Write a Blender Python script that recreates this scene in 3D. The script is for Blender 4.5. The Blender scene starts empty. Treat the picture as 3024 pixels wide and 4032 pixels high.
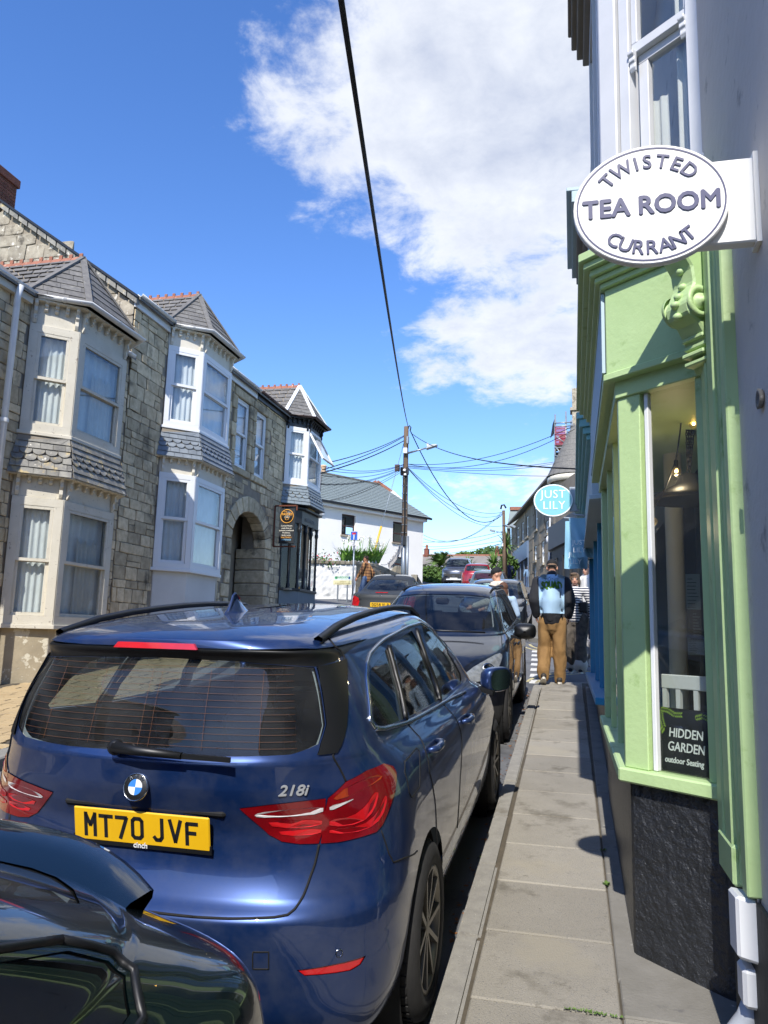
import bpy, bmesh, math, random
import numpy as np
from mathutils import Vector, Matrix, noise as mnoise
from mathutils.geometry import delaunay_2d_cdt
random.seed(7)
R = math.radians
SC = bpy.context.scene
COL = SC.collection

# ---------------------------------------------------------------- camera
FPX = 3029.0                       # focal length in pixels of the 3024 x 4032 photograph
EYE = Vector((0, 0, 1.71))
def _cam_axes(pitch=9.06, roll=1.6, yaw=13.9):
    p, r, w = R(pitch), R(roll), R(yaw)
    f = Vector((-math.sin(w)*math.cos(p), math.cos(w)*math.cos(p), math.sin(p)))
    r0 = Vector((math.cos(w), math.sin(w), 0)); u0 = r0.cross(f)
    return math.cos(r)*r0 + math.sin(r)*u0, math.cos(r)*u0 - math.sin(r)*r0, f
CR, CU, CF = _cam_axes()
cam_d = bpy.data.cameras.new('camera'); cam = bpy.data.objects.new('camera', cam_d); COL.objects.link(cam)
cam_d.sensor_fit = 'VERTICAL'; cam_d.sensor_height = 24.0; cam_d.sensor_width = 18.0
cam_d.lens = 24.0*FPX/4032.0; cam_d.clip_start = 0.05; cam_d.clip_end = 6000
_m = Matrix((CR, CU, -CF)).transposed().to_4x4(); _m.translation = EYE
cam.matrix_world = _m
SC.camera = cam

# ---------------------------------------------------------------- sky, clouds, sun, exposure
SUN_EL, SUN_AZ = 44.5, 0.2         # degrees; azimuth off the street axis, behind the viewer, a touch to the right
sun_dir = Vector((math.sin(R(SUN_AZ))*math.cos(R(SUN_EL)), -math.cos(R(SUN_AZ))*math.cos(R(SUN_EL)), math.sin(R(SUN_EL))))
world = bpy.data.worlds.new('World'); SC.world = world; world.use_nodes = True
def _world():
    nt = world.node_tree; N = nt.nodes; L = nt.links; N.clear()
    out = N.new('ShaderNodeOutputWorld'); bg = N.new('ShaderNodeBackground'); L.new(bg.outputs[0], out.inputs[0])
    sky = N.new('ShaderNodeTexSky'); sky.sky_type = 'NISHITA'; sky.sun_disc = False
    sky.sun_elevation = R(SUN_EL); sky.sun_rotation = math.atan2(sun_dir.x, sun_dir.y)
    sky.altitude = 30; sky.air_density = 1.0; sky.dust_density = 0.35; sky.ozone_density = 2.2
    tc = N.new('ShaderNodeTexCoord'); sep = N.new('ShaderNodeSeparateXYZ'); L.new(tc.outputs['Generated'], sep.inputs[0])
    def M(op, a, b=None, c=None, clamp=False):
        n = N.new('ShaderNodeMath'); n.operation = op; n.use_clamp = clamp
        for i, v in enumerate((a, b, c)):
            if v is None: continue
            if isinstance(v, (int, float)): n.inputs[i].default_value = v
            else: L.new(v, n.inputs[i])
        return n.outputs[0]
    zc = M('ADD', M('MAXIMUM', sep.outputs[2], 0.0), 0.22)
    u = M('DIVIDE', sep.outputs[0], zc); v = M('DIVIDE', sep.outputs[1], zc)
    cmb = N.new('ShaderNodeCombineXYZ'); L.new(u, cmb.inputs[0]); L.new(v, cmb.inputs[1])
    def noise(scale, det, rough, off, dist=0.0):
        mp = N.new('ShaderNodeMapping'); mp.inputs['Location'].default_value = off; L.new(cmb.outputs[0], mp.inputs[0])
        n = N.new('ShaderNodeTexNoise'); n.inputs['Scale'].default_value = scale; n.inputs['Detail'].default_value = det
        n.inputs['Roughness'].default_value = rough; n.inputs['Distortion'].default_value = dist
        L.new(mp.outputs[0], n.inputs['Vector']); return n.outputs[0]
    big = noise(2.4, 2, 0.5, (3.1, 1.7, 0)); fine = noise(8.5, 10, 0.64, (7.3, 2.2, 0), 0.2)
    def blob(cu, cv, ru, rv, k):                # a bank of cloud on the cloud layer
        du = M('DIVIDE', M('SUBTRACT', u, cu), ru); dv = M('DIVIDE', M('SUBTRACT', v, cv), rv)
        d = M('ADD', M('MULTIPLY', du, du), M('MULTIPLY', dv, dv))
        return M('MULTIPLY', M('POWER', 2.718, M('MULTIPLY', d, -1.0)), k)
    cov = M('ADD', M('MULTIPLY', big, 0.6), M('MULTIPLY', fine, 0.85))
    for b in CLOUD_BANKS: cov = M('ADD', cov, blob(*b))
    dens = N.new('ShaderNodeMapRange'); dens.interpolation_type = 'SMOOTHSTEP'
    dens.inputs['From Min'].default_value = 0.83; dens.inputs['From Max'].default_value = 1.12; L.new(cov, dens.inputs[0])
    thick = N.new('ShaderNodeMapRange'); thick.inputs['From Min'].default_value = 0.95; thick.inputs['From Max'].default_value = 1.5
    L.new(M('ADD', cov, M('MULTIPLY', M('SUBTRACT', noise(5.0, 7, 0.6, (1.2, 9.1, 0)), 0.5), 0.7)), thick.inputs[0])
    ramp = N.new('ShaderNodeMixRGB'); ramp.inputs[1].default_value = (3.45, 3.55, 3.7, 1); ramp.inputs[2].default_value = (2.0, 2.2, 2.7, 1)
    L.new(thick.outputs[0], ramp.inputs[0])
    hs = N.new('ShaderNodeHueSaturation'); hs.inputs['Hue'].default_value = .512; hs.inputs['Saturation'].default_value = 1.26; hs.inputs['Value'].default_value = .86
    L.new(sky.outputs[0], hs.inputs['Color'])
    mix = N.new('ShaderNodeMixRGB'); L.new(M('MULTIPLY', dens.outputs[0], 0.93), mix.inputs[0]); L.new(hs.outputs[0], mix.inputs[1]); L.new(ramp.outputs[0], mix.inputs[2])
    L.new(mix.outputs[0], bg.inputs[0]); bg.inputs[1].default_value = 0.15
CLOUD_BANKS = [(-.12, .98, .39, .39, .47), (-.09, 1.66, .26, .28, .39), (-.1, 2.5, .6, .3, .26), (.6, 1.4, .6, 1.2, .2), (-.86, 1.0, .36, 1.2, -.5), (-.47, 1.45, .16, .14, -.12), (-.35, 2.03, .5, .15, -.2), (-.85, 2.7, .5, .6, -.22)]
_world()
sun_d = bpy.data.lights.new('sun', 'SUN'); sun = bpy.data.objects.new('sun', sun_d); COL.objects.link(sun)
sun_d.energy = 3.2; sun_d.angle = R(0.53); sun_d.color = (1.0, 0.955, 0.89)
sun.rotation_euler = sun_dir.to_track_quat('Z', 'Y').to_euler()
SC.view_settings.view_transform = 'Standard'; SC.view_settings.look = 'None'
SC.view_settings.exposure = 1.05; SC.view_settings.gamma = 1.0; SC.view_settings.use_curve_mapping = False
SC.cycles.max_bounces = 8; SC.cycles.transparent_max_bounces = 16; SC.cycles.caustics_reflective = False; SC.cycles.caustics_refractive = False
# ---------------------------------------------------------------- measuring helpers (photograph pixel -> point of the place)
def ray(px, py): return CR*((px-1512)/FPX) - CU*((py-2016)/FPX) + CF
def on_x(px, py, X): d = ray(px, py); return EYE + d*((X-EYE.x)/d.x)
def on_y(px, py, Y): d = ray(px, py); return EYE + d*((Y-EYE.y)/d.y)
def at_d(px, py, D): return EYE + ray(px, py)*D
def K(x, y, z, k=0.9): return Vector((x*k, y*k, 1.71+(z-1.71)*k))
def sstep(a, b, t): t = min(1, max(0, (t-a)/(b-a))); return t*t*(3-2*t)
def pav(y):
    if y < 12: z = .086*y
    elif y < 62: z = 1.032+.0965*(y-12)
    else: z = 5.857+.012*min(y-62, 300)
    if y < -25: z = -2.15-.02*min(-25-y, 60)
    return z
def cross(x, y):
    cs = min(.06, max(.015, .015+.0024*(y-9.4)))
    if y > 60: cs *= max(0, 1-(y-60)/40)
    return cs*min(12, max(0, -x-1.2))
def road(x, y): return pav(y)-.1+cross(x, y)
# ---------------------------------------------------------------- object helpers
ORG = {}
def props(o, label=None, cat=None, group=None, kind=None):
    if label: o['label'] = label
    if cat: o['category'] = cat
    if group: o['group'] = group
    if kind: o['kind'] = kind
    return o
def thing(name, label, cat, loc=(0, 0, 0), group=None):
    o = bpy.data.objects.new(name, None); COL.objects.link(o); o.location = loc; o.empty_display_size = .2
    ORG[o.name] = Vector(loc); return props(o, label, cat, group)
def org(p): return ORG[p.name] if p is not None else Vector((0, 0, 0))
def link(name, me, parent=None, loc=None):
    o = bpy.data.objects.new(name, me); COL.objects.link(o)
    if parent is not None: o.parent = parent
    if loc is not None: o.location = Vector(loc)-org(parent); ORG[o.name] = Vector(loc)
    else: ORG[o.name] = org(parent)
    return o
class MB:
    """collects world-space geometry; build() links it as ONE mesh object"""
    def __init__(s): s.v = []; s.f = []; s.sm = []
    def add(s, vs, fs, smooth=False):
        b = len(s.v); s.v += [Vector(v) for v in vs]; s.f += [tuple(i+b for i in f) for f in fs]; s.sm += [smooth]*len(fs); return s
    def box(s, x0, x1, y0, y1, z0, z1):
        vs = [(x, y, z) for z in (z0, z1) for y in (y0, y1) for x in (x0, x1)]
        return s.add(vs, [(0, 2, 3, 1), (4, 5, 7, 6), (0, 1, 5, 4), (2, 6, 7, 3), (0, 4, 6, 2), (1, 3, 7, 5)])
    def obox(s, o, a, b, c):          # corner o, edge vectors a b c
        o, a, b, c = map(Vector, (o, a, b, c))
        if a.cross(b).dot(c) < 0: a, b = b, a
        vs = [o, o+a, o+b, o+a+b, o+c, o+a+c, o+b+c, o+a+b+c]
        return s.add(vs, [(0, 2, 3, 1), (4, 5, 7, 6), (0, 1, 5, 4), (2, 6, 7, 3), (0, 4, 6, 2), (1, 3, 7, 5)])
    def bar(s, p, q, w, h, up=(0, 0, 1)):
        p, q = Vector(p), Vector(q); d = q-p; side = d.cross(Vector(up))
        if side.length < 1e-6: side = d.cross(Vector((1, 0, 0)))
        side.normalize(); u = side.cross(d).normalized()
        return s.obox(p-side*w/2-u*h/2, d, side*w, u*h)
    def prism(s, poly, ext, smooth=False):
        poly = [Vector(p) for p in poly]; ext = Vector(ext); n = len(poly)
        nn = Vector((0, 0, 0))
        for i in range(n): nn += poly[i].cross(poly[(i+1) % n])
        if nn.dot(ext) > 0: poly = poly[::-1]
        vs = poly+[p+ext for p in poly]
        fs = [tuple(range(n)), tuple(range(2*n-1, n-1, -1))]+[(i, n+i, n+(i+1) % n, (i+1) % n) for i in range(n)]
        return s.add(vs, [f[::-1] if k > 1 else f for k, f in enumerate(fs)] if False else fs, smooth)
    def tube(s, path, r, n=8, cap=True, smooth=True):
        path = [Vector(p) for p in path]; m = len(path); rr = r if hasattr(r, '__len__') else [r]*m
        t0 = (path[1]-path[0]).normalized(); a = t0.orthogonal().normalized(); vs = []
        for i, p in enumerate(path):
            t = (path[min(i+1, m-1)]-path[max(i-1, 0)]).normalized()
            a = (a-t*a.dot(t)).normalized() if (a-t*a.dot(t)).length > 1e-6 else t.orthogonal().normalized(); b = t.cross(a)
            vs += [p+(a*math.cos(2*math.pi*k/n)+b*math.sin(2*math.pi*k/n))*rr[i] for k in range(n)]
        fs = [(i*n+k, i*n+(k+1) % n, (i+1)*n+(k+1) % n, (i+1)*n+k) for i in range(m-1) for k in range(n)]
        b0 = len(s.v); s.add(vs, fs, smooth)
        if cap: s.f += [tuple(b0+k for k in range(n))[::-1], tuple(b0+(m-1)*n+k for k in range(n))]; s.sm += [False]*2
        return s
    def lathe(s, prof, c, axis=(0, 0, 1), n=20, smooth=True):   # prof: (radius, offset along the axis)
        c = Vector(c); ax = Vector(axis).normalized(); a = ax.orthogonal().normalized(); b = ax.cross(a); vs = []
        for r, h in prof: vs += [c+ax*h+(a*math.cos(2*math.pi*k/n)+b*math.sin(2*math.pi*k/n))*r for k in range(n)]
        m = len(prof)
        return s.add(vs, [(i*n+k, i*n+(k+1) % n, (i+1)*n+(k+1) % n, (i+1)*n+k) for i in range(m-1) for k in range(n)], smooth)
    def ball(s, c, r, n=10, m=6, sc=(1, 1, 1)):
        c = Vector(c); vs = [c+Vector((0, 0, -r*sc[2]))]
        for j in range(1, m):
            t = math.pi*j/m-math.pi/2
            vs += [c+Vector((math.cos(t)*math.cos(2*math.pi*k/n)*r*sc[0], math.cos(t)*math.sin(2*math.pi*k/n)*r*sc[1], math.sin(t)*r*sc[2])) for k in range(n)]
        vs.append(c+Vector((0, 0, r*sc[2]))); e = len(vs)-1; fs = []
        for k in range(n): fs += [(0, 1+(k+1) % n, 1+k), (e, e-n+k, e-n+(k+1) % n)]
        for j in range(m-2):
            for k in range(n): a = 1+j*n; fs.append((a+k, a+(k+1) % n, a+n+(k+1) % n, a+n+k))
        return s.add(vs, fs, True)
    def grid(s, P, closed=False, smooth=True):   # P[i][j] points
        n, m = len(P), len(P[0]); vs = [p for row in P for p in row]
        fs = [(i*m+j, i*m+(j+1) % m, (i+1)*m+(j+1) % m, (i+1)*m+j) for i in range(n-1) for j in range(m if closed else m-1)]
        return s.add(vs, fs, smooth)
    def mesh(s, name, mat=None, off=Vector((0, 0, 0)), fixn=True):
        me = bpy.data.meshes.new(name); me.from_pydata([tuple(v-off) for v in s.v], [], s.f)
        me.polygons.foreach_set('use_smooth', s.sm[:len(me.polygons)])
        if mat is not None: me.materials.append(mat)
        if fixn:
            bm = bmesh.new(); bm.from_mesh(me); bmesh.ops.recalc_face_normals(bm, faces=bm.faces); bm.to_mesh(me); bm.free()
        me.update(); return me
    def build(s, name, mat=None, parent=None, loc=None, bevel=0, fixn=True):
        off = Vector(loc) if loc is not None else org(parent)
        me = s.mesh(name, mat, off, fixn); o = link(name, me, parent, loc)
        if bevel: bev(me, bevel)
        return o
def bev(me, w, seg=1):
    bm = bmesh.new(); bm.from_mesh(me)
    bmesh.ops.remove_doubles(bm, verts=bm.verts, dist=1e-5)
    es = [e for e in bm.edges if len(e.link_faces) == 2 and e.calc_face_angle(0) > .5]
    bmesh.ops.bevel(bm, geom=es, offset=w, segments=seg, affect='EDGES', clamp_overlap=True)
    bm.to_mesh(me); bm.free(); me.update()
def box(name, mat, parent, x0, x1, y0, y1, z0, z1, bevel=0):
    return MB().box(x0, x1, y0, y1, z0, z1).build(name, mat, parent, bevel=bevel)
def copy_tree(o, loc=None, parent=None):
    c = o.copy(); COL.objects.link(c); ORG[c.name] = ORG.get(o.name, Vector())
    c.parent = parent
    if loc is not None: c.location = loc; ORG[c.name] = Vector(loc)
    for ch in [k for k in bpy.data.objects if k.parent == o]: copy_tree(ch, None, c)
    return c
# ---------------------------------------------------------------- procedural materials
def lin(h):
    if not isinstance(h, str): return tuple(h)+((1,) if len(h) == 3 else ())
    h = h.lstrip('#'); r = [int(h[i:i+2], 16)/255 for i in (0, 2, 4)]
    return tuple(c/12.92 if c <= .04045 else ((c+.055)/1.055)**2.4 for c in r)+(1,)
MATS = {}
def mat(name, c, c2=None, rough=.6, metal=0, scale=6.0, amt=.5, bump=0, bscale=None, rnd=0, coat=0, spec=.5, detail=5, spots=None, emit=None, stretch=(1, 1, 1), rrough=0.0):
    """c..c2 blended by noise over world position; rnd varies it from piece to piece; spots = (colour, scale, threshold, softness) for stains and flaking"""
    if name in MATS: return MATS[name]
    m = bpy.data.materials.new(name); MATS[name] = m; m.use_nodes = True
    nt = m.node_tree; N = nt.nodes; L = nt.links; b = N['Principled BSDF']
    b.inputs['Roughness'].default_value = rough; b.inputs['Metallic'].default_value = metal; b.inputs['Specular IOR Level'].default_value = spec
    b.inputs['Coat Weight'].default_value = coat; b.inputs['Coat Roughness'].default_value = .03
    c = lin(c); b.inputs['Base Color'].default_value = c
    geo = N.new('ShaderNodeNewGeometry'); mp = N.new('ShaderNodeMapping'); mp.inputs['Scale'].default_value = stretch; L.new(geo.outputs['Position'], mp.inputs[0])
    def noise(sc, det=detail, ro=.6):
        n = N.new('ShaderNodeTexNoise'); n.inputs['Scale'].default_value = sc; n.inputs['Detail'].default_value = det; n.inputs['Roughness'].default_value = ro
        L.new(mp.outputs[0], n.inputs['Vector']); return n
    col = None
    if c2 is not None:
        n = noise(scale); r = N.new('ShaderNodeMapRange'); r.inputs['From Min'].default_value = .5-.25/max(amt, .05)*.5; r.inputs['From Max'].default_value = .5+.25/max(amt, .05)*.5
        L.new(n.outputs[0], r.inputs[0]); mx = N.new('ShaderNodeMixRGB'); mx.inputs[1].default_value = c; mx.inputs[2].default_value = lin(c2); L.new(r.outputs[0], mx.inputs[0]); col = mx.outputs[0]
    if spots:
        for sp in (spots if isinstance(spots[0], (tuple, list)) and not isinstance(spots[0][0], (int, float)) else [spots]):
            sc_, ssc, th, so = sp
            n = noise(ssc, 7, .65); r = N.new('ShaderNodeMapRange'); r.inputs['From Min'].default_value = th; r.inputs['From Max'].default_value = th+so; L.new(n.outputs[0], r.inputs[0])
            mx = N.new('ShaderNodeMixRGB'); mx.inputs[2].default_value = lin(sc_); L.new(r.outputs[0], mx.inputs[0])
            if col is not None: L.new(col, mx.inputs[1])
            else: mx.inputs[1].default_value = c
            col = mx.outputs[0]
    if rnd:
        oi = N.new('ShaderNodeObjectInfo'); r = N.new('ShaderNodeMapRange'); r.inputs['To Min'].default_value = 1-rnd; r.inputs['To Max'].default_value = 1+rnd; L.new(oi.outputs['Random'], r.inputs[0])
        hs = N.new('ShaderNodeHueSaturation'); L.new(r.outputs[0], hs.inputs['Value'])
        if col is not None: L.new(col, hs.inputs['Color'])
        else: hs.inputs['Color'].default_value = c
        col = hs.outputs[0]
    if col is not None: L.new(col, b.inputs['Base Color'])
    if rrough:
        n = noise(scale*1.7); r = N.new('ShaderNodeMapRange'); r.inputs['To Min'].default_value = max(0, rough-rrough); r.inputs['To Max'].default_value = min(1, rough+rrough); L.new(n.outputs[0], r.inputs[0]); L.new(r.outputs[0], b.inputs['Roughness'])
    if bump:
        n = noise(bscale or scale*6, 6); bp = N.new('ShaderNodeBump'); bp.inputs['Strength'].default_value = min(1, bump); bp.inputs['Distance'].default_value = .01*max(1, bump); L.new(n.outputs[0], bp.inputs['Height']); L.new(bp.outputs[0], b.inputs['Normal'])
    if emit: b.inputs['Emission Color'].default_value = lin(emit[0]); b.inputs['Emission Strength'].default_value = emit[1]
    return m
def glass(name, tint=(.8, .85, .85), dirt=0.0, ior=1.5, dirtcol=(.5, .5, .48), gloss=1.0):
    """thin pane: see-through tint + mirror by Fresnel (+ a dusty film)"""
    if name in MATS: return MATS[name]
    m = bpy.data.materials.new(name); MATS[name] = m; m.use_nodes = True
    nt = m.node_tree; N = nt.nodes; L = nt.links; N.clear()
    out = N.new('ShaderNodeOutputMaterial'); tr = N.new('ShaderNodeBsdfTransparent'); tr.inputs[0].default_value = (*tint, 1)
    gl = N.new('ShaderNodeBsdfGlossy'); gl.inputs['Roughness'].default_value = .004; gl.inputs[0].default_value = (gloss, gloss, gloss, 1)
    fr = N.new('ShaderNodeFresnel'); gm = N.new('ShaderNodeNewGeometry'); ir = N.new('ShaderNodeMapRange'); ir.inputs['To Min'].default_value = ior; ir.inputs['To Max'].default_value = 1/ior; L.new(gm.outputs['Backfacing'], ir.inputs[0]); L.new(ir.outputs[0], fr.inputs[0])
    mx = N.new('ShaderNodeMixShader'); L.new(fr.outputs[0], mx.inputs[0]); L.new(tr.outputs[0], mx.inputs[1]); L.new(gl.outputs[0], mx.inputs[2])
    last = mx.outputs[0]
    if dirt:
        df = N.new('ShaderNodeBsdfDiffuse'); df.inputs[0].default_value = (*dirtcol, 1)
        geo = N.new('ShaderNodeNewGeometry'); n = N.new('ShaderNodeTexNoise'); n.inputs['Scale'].default_value = 5; n.inputs['Detail'].default_value = 8; L.new(geo.outputs['Position'], n.inputs['Vector'])
        r = N.new('ShaderNodeMapRange'); r.inputs['From Min'].default_value = .3; r.inputs['From Max'].default_value = .75; r.inputs['To Max'].default_value = dirt; L.new(n.outputs[0], r.inputs[0])
        m2 = N.new('ShaderNodeMixShader'); L.new(r.outputs[0], m2.inputs[0]); L.new(last, m2.inputs[1]); L.new(df.outputs[0], m2.inputs[2]); last = m2.outputs[0]
    L.new(last, out.inputs[0]); return m
def paint(name, c, flake=.25, c_edge=None, dirt=0.0, rough=.28, dirtcol=(.16, .15, .13)):
    """car paint: metallic base, clear coat, optional road dirt"""
    if name in MATS: return MATS[name]
    m = bpy.data.materials.new(name); MATS[name] = m; m.use_nodes = True
    nt = m.node_tree; N = nt.nodes; L = nt.links; b = N['Principled BSDF']
    b.inputs['Base Color'].default_value = lin(c); b.inputs['Metallic'].default_value = flake; b.inputs['Roughness'].default_value = rough
    b.inputs['Coat Weight'].default_value = 1; b.inputs['Coat Roughness'].default_value = .015; b.inputs['Coat IOR'].default_value = 1.55
    if dirt:
        geo = N.new('ShaderNodeNewGeometry'); n = N.new('ShaderNodeTexNoise'); n.inputs['Scale'].default_value = 7; n.inputs['Detail'].default_value = 9; n.inputs['Roughness'].default_value = .68; L.new(geo.outputs['Position'], n.inputs['Vector'])
        r = N.new('ShaderNodeMapRange'); r.inputs['From Min'].default_value = .40; r.inputs['From Max'].default_value = .72; r.inputs['To Max'].default_value = dirt; L.new(n.outputs[0], r.inputs[0])
        df = N.new('ShaderNodeBsdfDiffuse'); df.inputs[0].default_value = (*dirtcol, 1)
        ms = N.new('ShaderNodeMixShader'); L.new(r.outputs[0], ms.inputs[0]); L.new(b.outputs[0], ms.inputs[1]); L.new(df.outputs[0], ms.inputs[2])
        L.new(ms.outputs[0], N['Material Output'].inputs[0])
    return m
TMP = bpy.data.scenes.new('tmp')
def eval_mesh(o):
    """final mesh of an object (text, modifiers), worked out in a small side scene"""
    TMP.collection.objects.link(o); vl = TMP.view_layers[0]; vl.update(); dg = vl.depsgraph; dg.update()
    me = bpy.data.meshes.new_from_object(o.evaluated_get(dg), depsgraph=dg); TMP.collection.objects.unlink(o); return me
# ---------------------------------------------------------------- lettering
def letters(s, size, origin, xd, yd, m, name, parent, align='CENTER', bold=0.0, depth=.002, xs=1.0, shear=0.0, spacing=1.0, keep=True):
    """the words as a mesh; origin = baseline centre (or left), xd/yd = unit directions on the surface"""
    cu = bpy.data.curves.new('t', 'FONT'); cu.body = s; cu.size = size; cu.align_x = align; cu.extrude = depth/2;  cu.shear = shear; cu.space_character = spacing; cu.resolution_u = 3
    t = bpy.data.objects.new('t', cu); me = eval_mesh(t)
    bpy.data.objects.remove(t); bpy.data.curves.remove(cu)
    xd, yd = Vector(xd).normalized(), Vector(yd).normalized(); zd = xd.cross(yd); o = Vector(origin)
    off = org(parent)
    vs = [o+xd*(v.co.x*xs)+yd*v.co.y+zd*(v.co.z+depth/2)-off for v in me.vertices]
    for v, c in zip(me.vertices, vs): v.co = c
    if bold > 0:
        bm = bmesh.new(); bm.from_mesh(me)
        for i, (a, b) in enumerate(((1, 0), (-1, 0), (0, 1), (0, -1))):
            k = bpy.data.meshes.new('k'); k.from_pydata([tuple(v.co+xd*(bold*a)+yd*(bold*b)+zd*(.00012*(i+1))) for v in me.vertices], [], [tuple(p.vertices) for p in me.polygons]); bm.from_mesh(k); bpy.data.meshes.remove(k)
        bm.to_mesh(me); bm.free()
    me.materials.clear(); me.materials.append(m); me.update()
    if not keep: return me
    me.name = name; return link(name, me, parent)
def join_meshes(mes, name, m, parent):
    bm = bmesh.new()
    for me in mes: bm.from_mesh(me); bpy.data.meshes.remove(me)
    out = bpy.data.meshes.new(name); bm.to_mesh(out); bm.free(); out.materials.clear(); out.materials.append(m); return link(name, out, parent)
# ---------------------------------------------------------------- stone / slate pieces
def unit_stones(m, n=5):
    out = []
    for k in range(n):
        bm = bmesh.new(); bmesh.ops.create_cube(bm, size=1.0)
        rr = random.Random(40+k)
        bmesh.ops.bevel(bm, geom=list(bm.edges), offset=.06, segments=1, affect='EDGES')
        for v in bm.verts: v.co += Vector((rr.uniform(-.035, .035), rr.uniform(-.05, .05), rr.uniform(-.05, .05)))
        me = bpy.data.meshes.new('stone'); bm.to_mesh(me); bm.free(); me.materials.append(m); out.append(me)
    return out
def stone_wall(meshes, parent, origin, du, dv, dn, W, H, blocked, hmin=.16, hmax=.3, wmin=.2, wmax=.5, joint=.018, proud=.03, seed=1, name='stone', cap=300, depth=.08, block2=None):
    """lays stones over a W x H face; blocked(u0,u1,v0,v1)->bool leaves openings free"""
    rr = random.Random(seed); du, dv, dn = (Vector(q).normalized() for q in (du, dv, dn)); o = Vector(origin); v = 0; cnt = 0
    rot = Matrix((dn, du, dv)).transposed().to_4x4()
    while v < H-.04:
        h = min(rr.uniform(hmin, hmax), H-v); u = -rr.uniform(0, wmax*.5)
        while u < W:
            w = rr.uniform(wmin, wmax)*(1 if h > (hmin+hmax)/2 else .85); u0, u1 = max(0, u), min(W, u+w); u += w
            if u1-u0 < .06: continue
            parts = [(u0, u1, v, v+h)]
            if h > hmin*1.5 and rr.random() < .28: hh = rr.uniform(.4, .6)*h; parts = [(u0, u1, v, v+hh), (u0, u1, v+hh, v+h)]
            for (a, b, c, d) in parts:
                tries = [(a, b)]
                if blocked(a, b, c, d):
                    tries = []
                    for s0, s1 in ((a, (a+b)/2), ((a+b)/2, b), (a, a+(b-a)*.3), (b-(b-a)*.3, b)):
                        if not blocked(s0, s1, c, d) and s1-s0 > .05: tries.append((s0, s1)); break
                for (a2, b2) in tries:
                    me = rr.choice(meshes); ob = bpy.data.objects.new(name, me); COL.objects.link(ob); ob.parent = parent
                    c3 = o+du*((a2+b2)/2)+dv*((c+d)/2)+dn*(rr.uniform(.4, 1)*proud-depth/2)-org(parent)
                    ob.matrix_local = Matrix.Translation(c3) @ rot @ Matrix.Diagonal((depth, b2-a2-joint, d-c-joint, 1)); cnt += 1
        v += h
    return cnt
def slate(parent, m, o, du, dv, dn, w, l, th=.008, tilt=.012, scale=False, name='slate', lift=0.0):
    """one slate: o = middle of its top edge; hangs along -dv; scallop end when scale"""
    h = w/2; pts = []
    if scale:
        n = 7; r = h
        pts = [(-h, 0), (h, 0)]+[(h*math.cos(math.pi*k/n), -(l-r*.8)-r*.8*math.sin(math.pi*k/n)) for k in range(n+1)]
    else: pts = [(-h, 0), (h, 0), (h, -l), (-h, -l)]
    mb = MB(); P = [o+du*a+dv*b+dn*(lift+tilt*(-b/l)) for a, b in pts]
    mb.prism(P, dn*th); return mb.build(name, m, parent)
def slate_poly(parent, m, poly, course, width, seed=0, scallop=(), gap=.006, name='slate', th=.008, tilt=.014):
    """covers a planar polygon (bottom edge = first two points, anticlockwise seen from outside) with courses of slates"""
    rr = random.Random(seed); P = [Vector(p) for p in poly]; du = (P[1]-P[0]).normalized(); nn = Vector((0, 0, 0))
    for i in range(len(P)): nn += (P[i]-P[0]).cross(P[(i+1) % len(P)]-P[0])
    dn = nn.normalized(); dv = dn.cross(du); Q = [((p-P[0]).dot(du), (p-P[0]).dot(dv)) for p in P]; H = max(q[1] for q in Q)
    def span(v):
        xs = []
        for i in range(len(Q)):
            (a, b), (c, d) = Q[i], Q[(i+1) % len(Q)]
            if (b-v)*(d-v) <= 0 and abs(b-d) > 1e-9: xs.append(a+(c-a)*(v-b)/(d-b))
        return (min(xs), max(xs)) if len(xs) > 1 else None
    n = max(1, round(H/course)); ch = H/n
    for k in range(n):
        lo = span(min(H-1e-4, k*ch+1e-4)); hi = span(min(H-1e-4, (k+1)*ch-1e-4))
        if not lo or not hi: continue
        off = (k % 2)*width/2; u = lo[0]-off
        while u < lo[1]-.02:
            a, b = max(u, lo[0]), min(u+width, lo[1]); u += width
            if b-a < .03: continue
            ta, tb = max(a, hi[0]), min(b, hi[1])
            if tb < ta: ta = tb = min(max((a+b)/2, hi[0]), hi[1])
            ov = .25*ch if k < n-1 else 0
            z = lambda uu, vv, up: P[0]+du*uu+dv*vv+dn*(up+rr.uniform(0, .003))
            g = gap/2
            if k in scallop and b-a > width*.8:
                w2 = (b-a)/2-g; c = (a+b)/2; m_ = 6
                pts = [z(c-w2, (k+1)*ch, .002), z(c+w2, (k+1)*ch, .002)]+[z(c+w2*math.cos(math.pi*q/m_), k*ch+w2*.75-w2*.75*math.sin(math.pi*q/m_)-.01, tilt) for q in range(m_+1)]
                pts = pts[::-1]
            else:
                pts = [z(a+g, k*ch-.01, tilt), z(b-g, k*ch-.01, tilt)]+([z(tb-g, (k+1)*ch, .002), z(ta+g, (k+1)*ch, .002)] if tb-ta > .02 else [z((ta+tb)/2, (k+1)*ch, .002)])
            MB().prism(pts, dn*th).build(name, m, parent)
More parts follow.
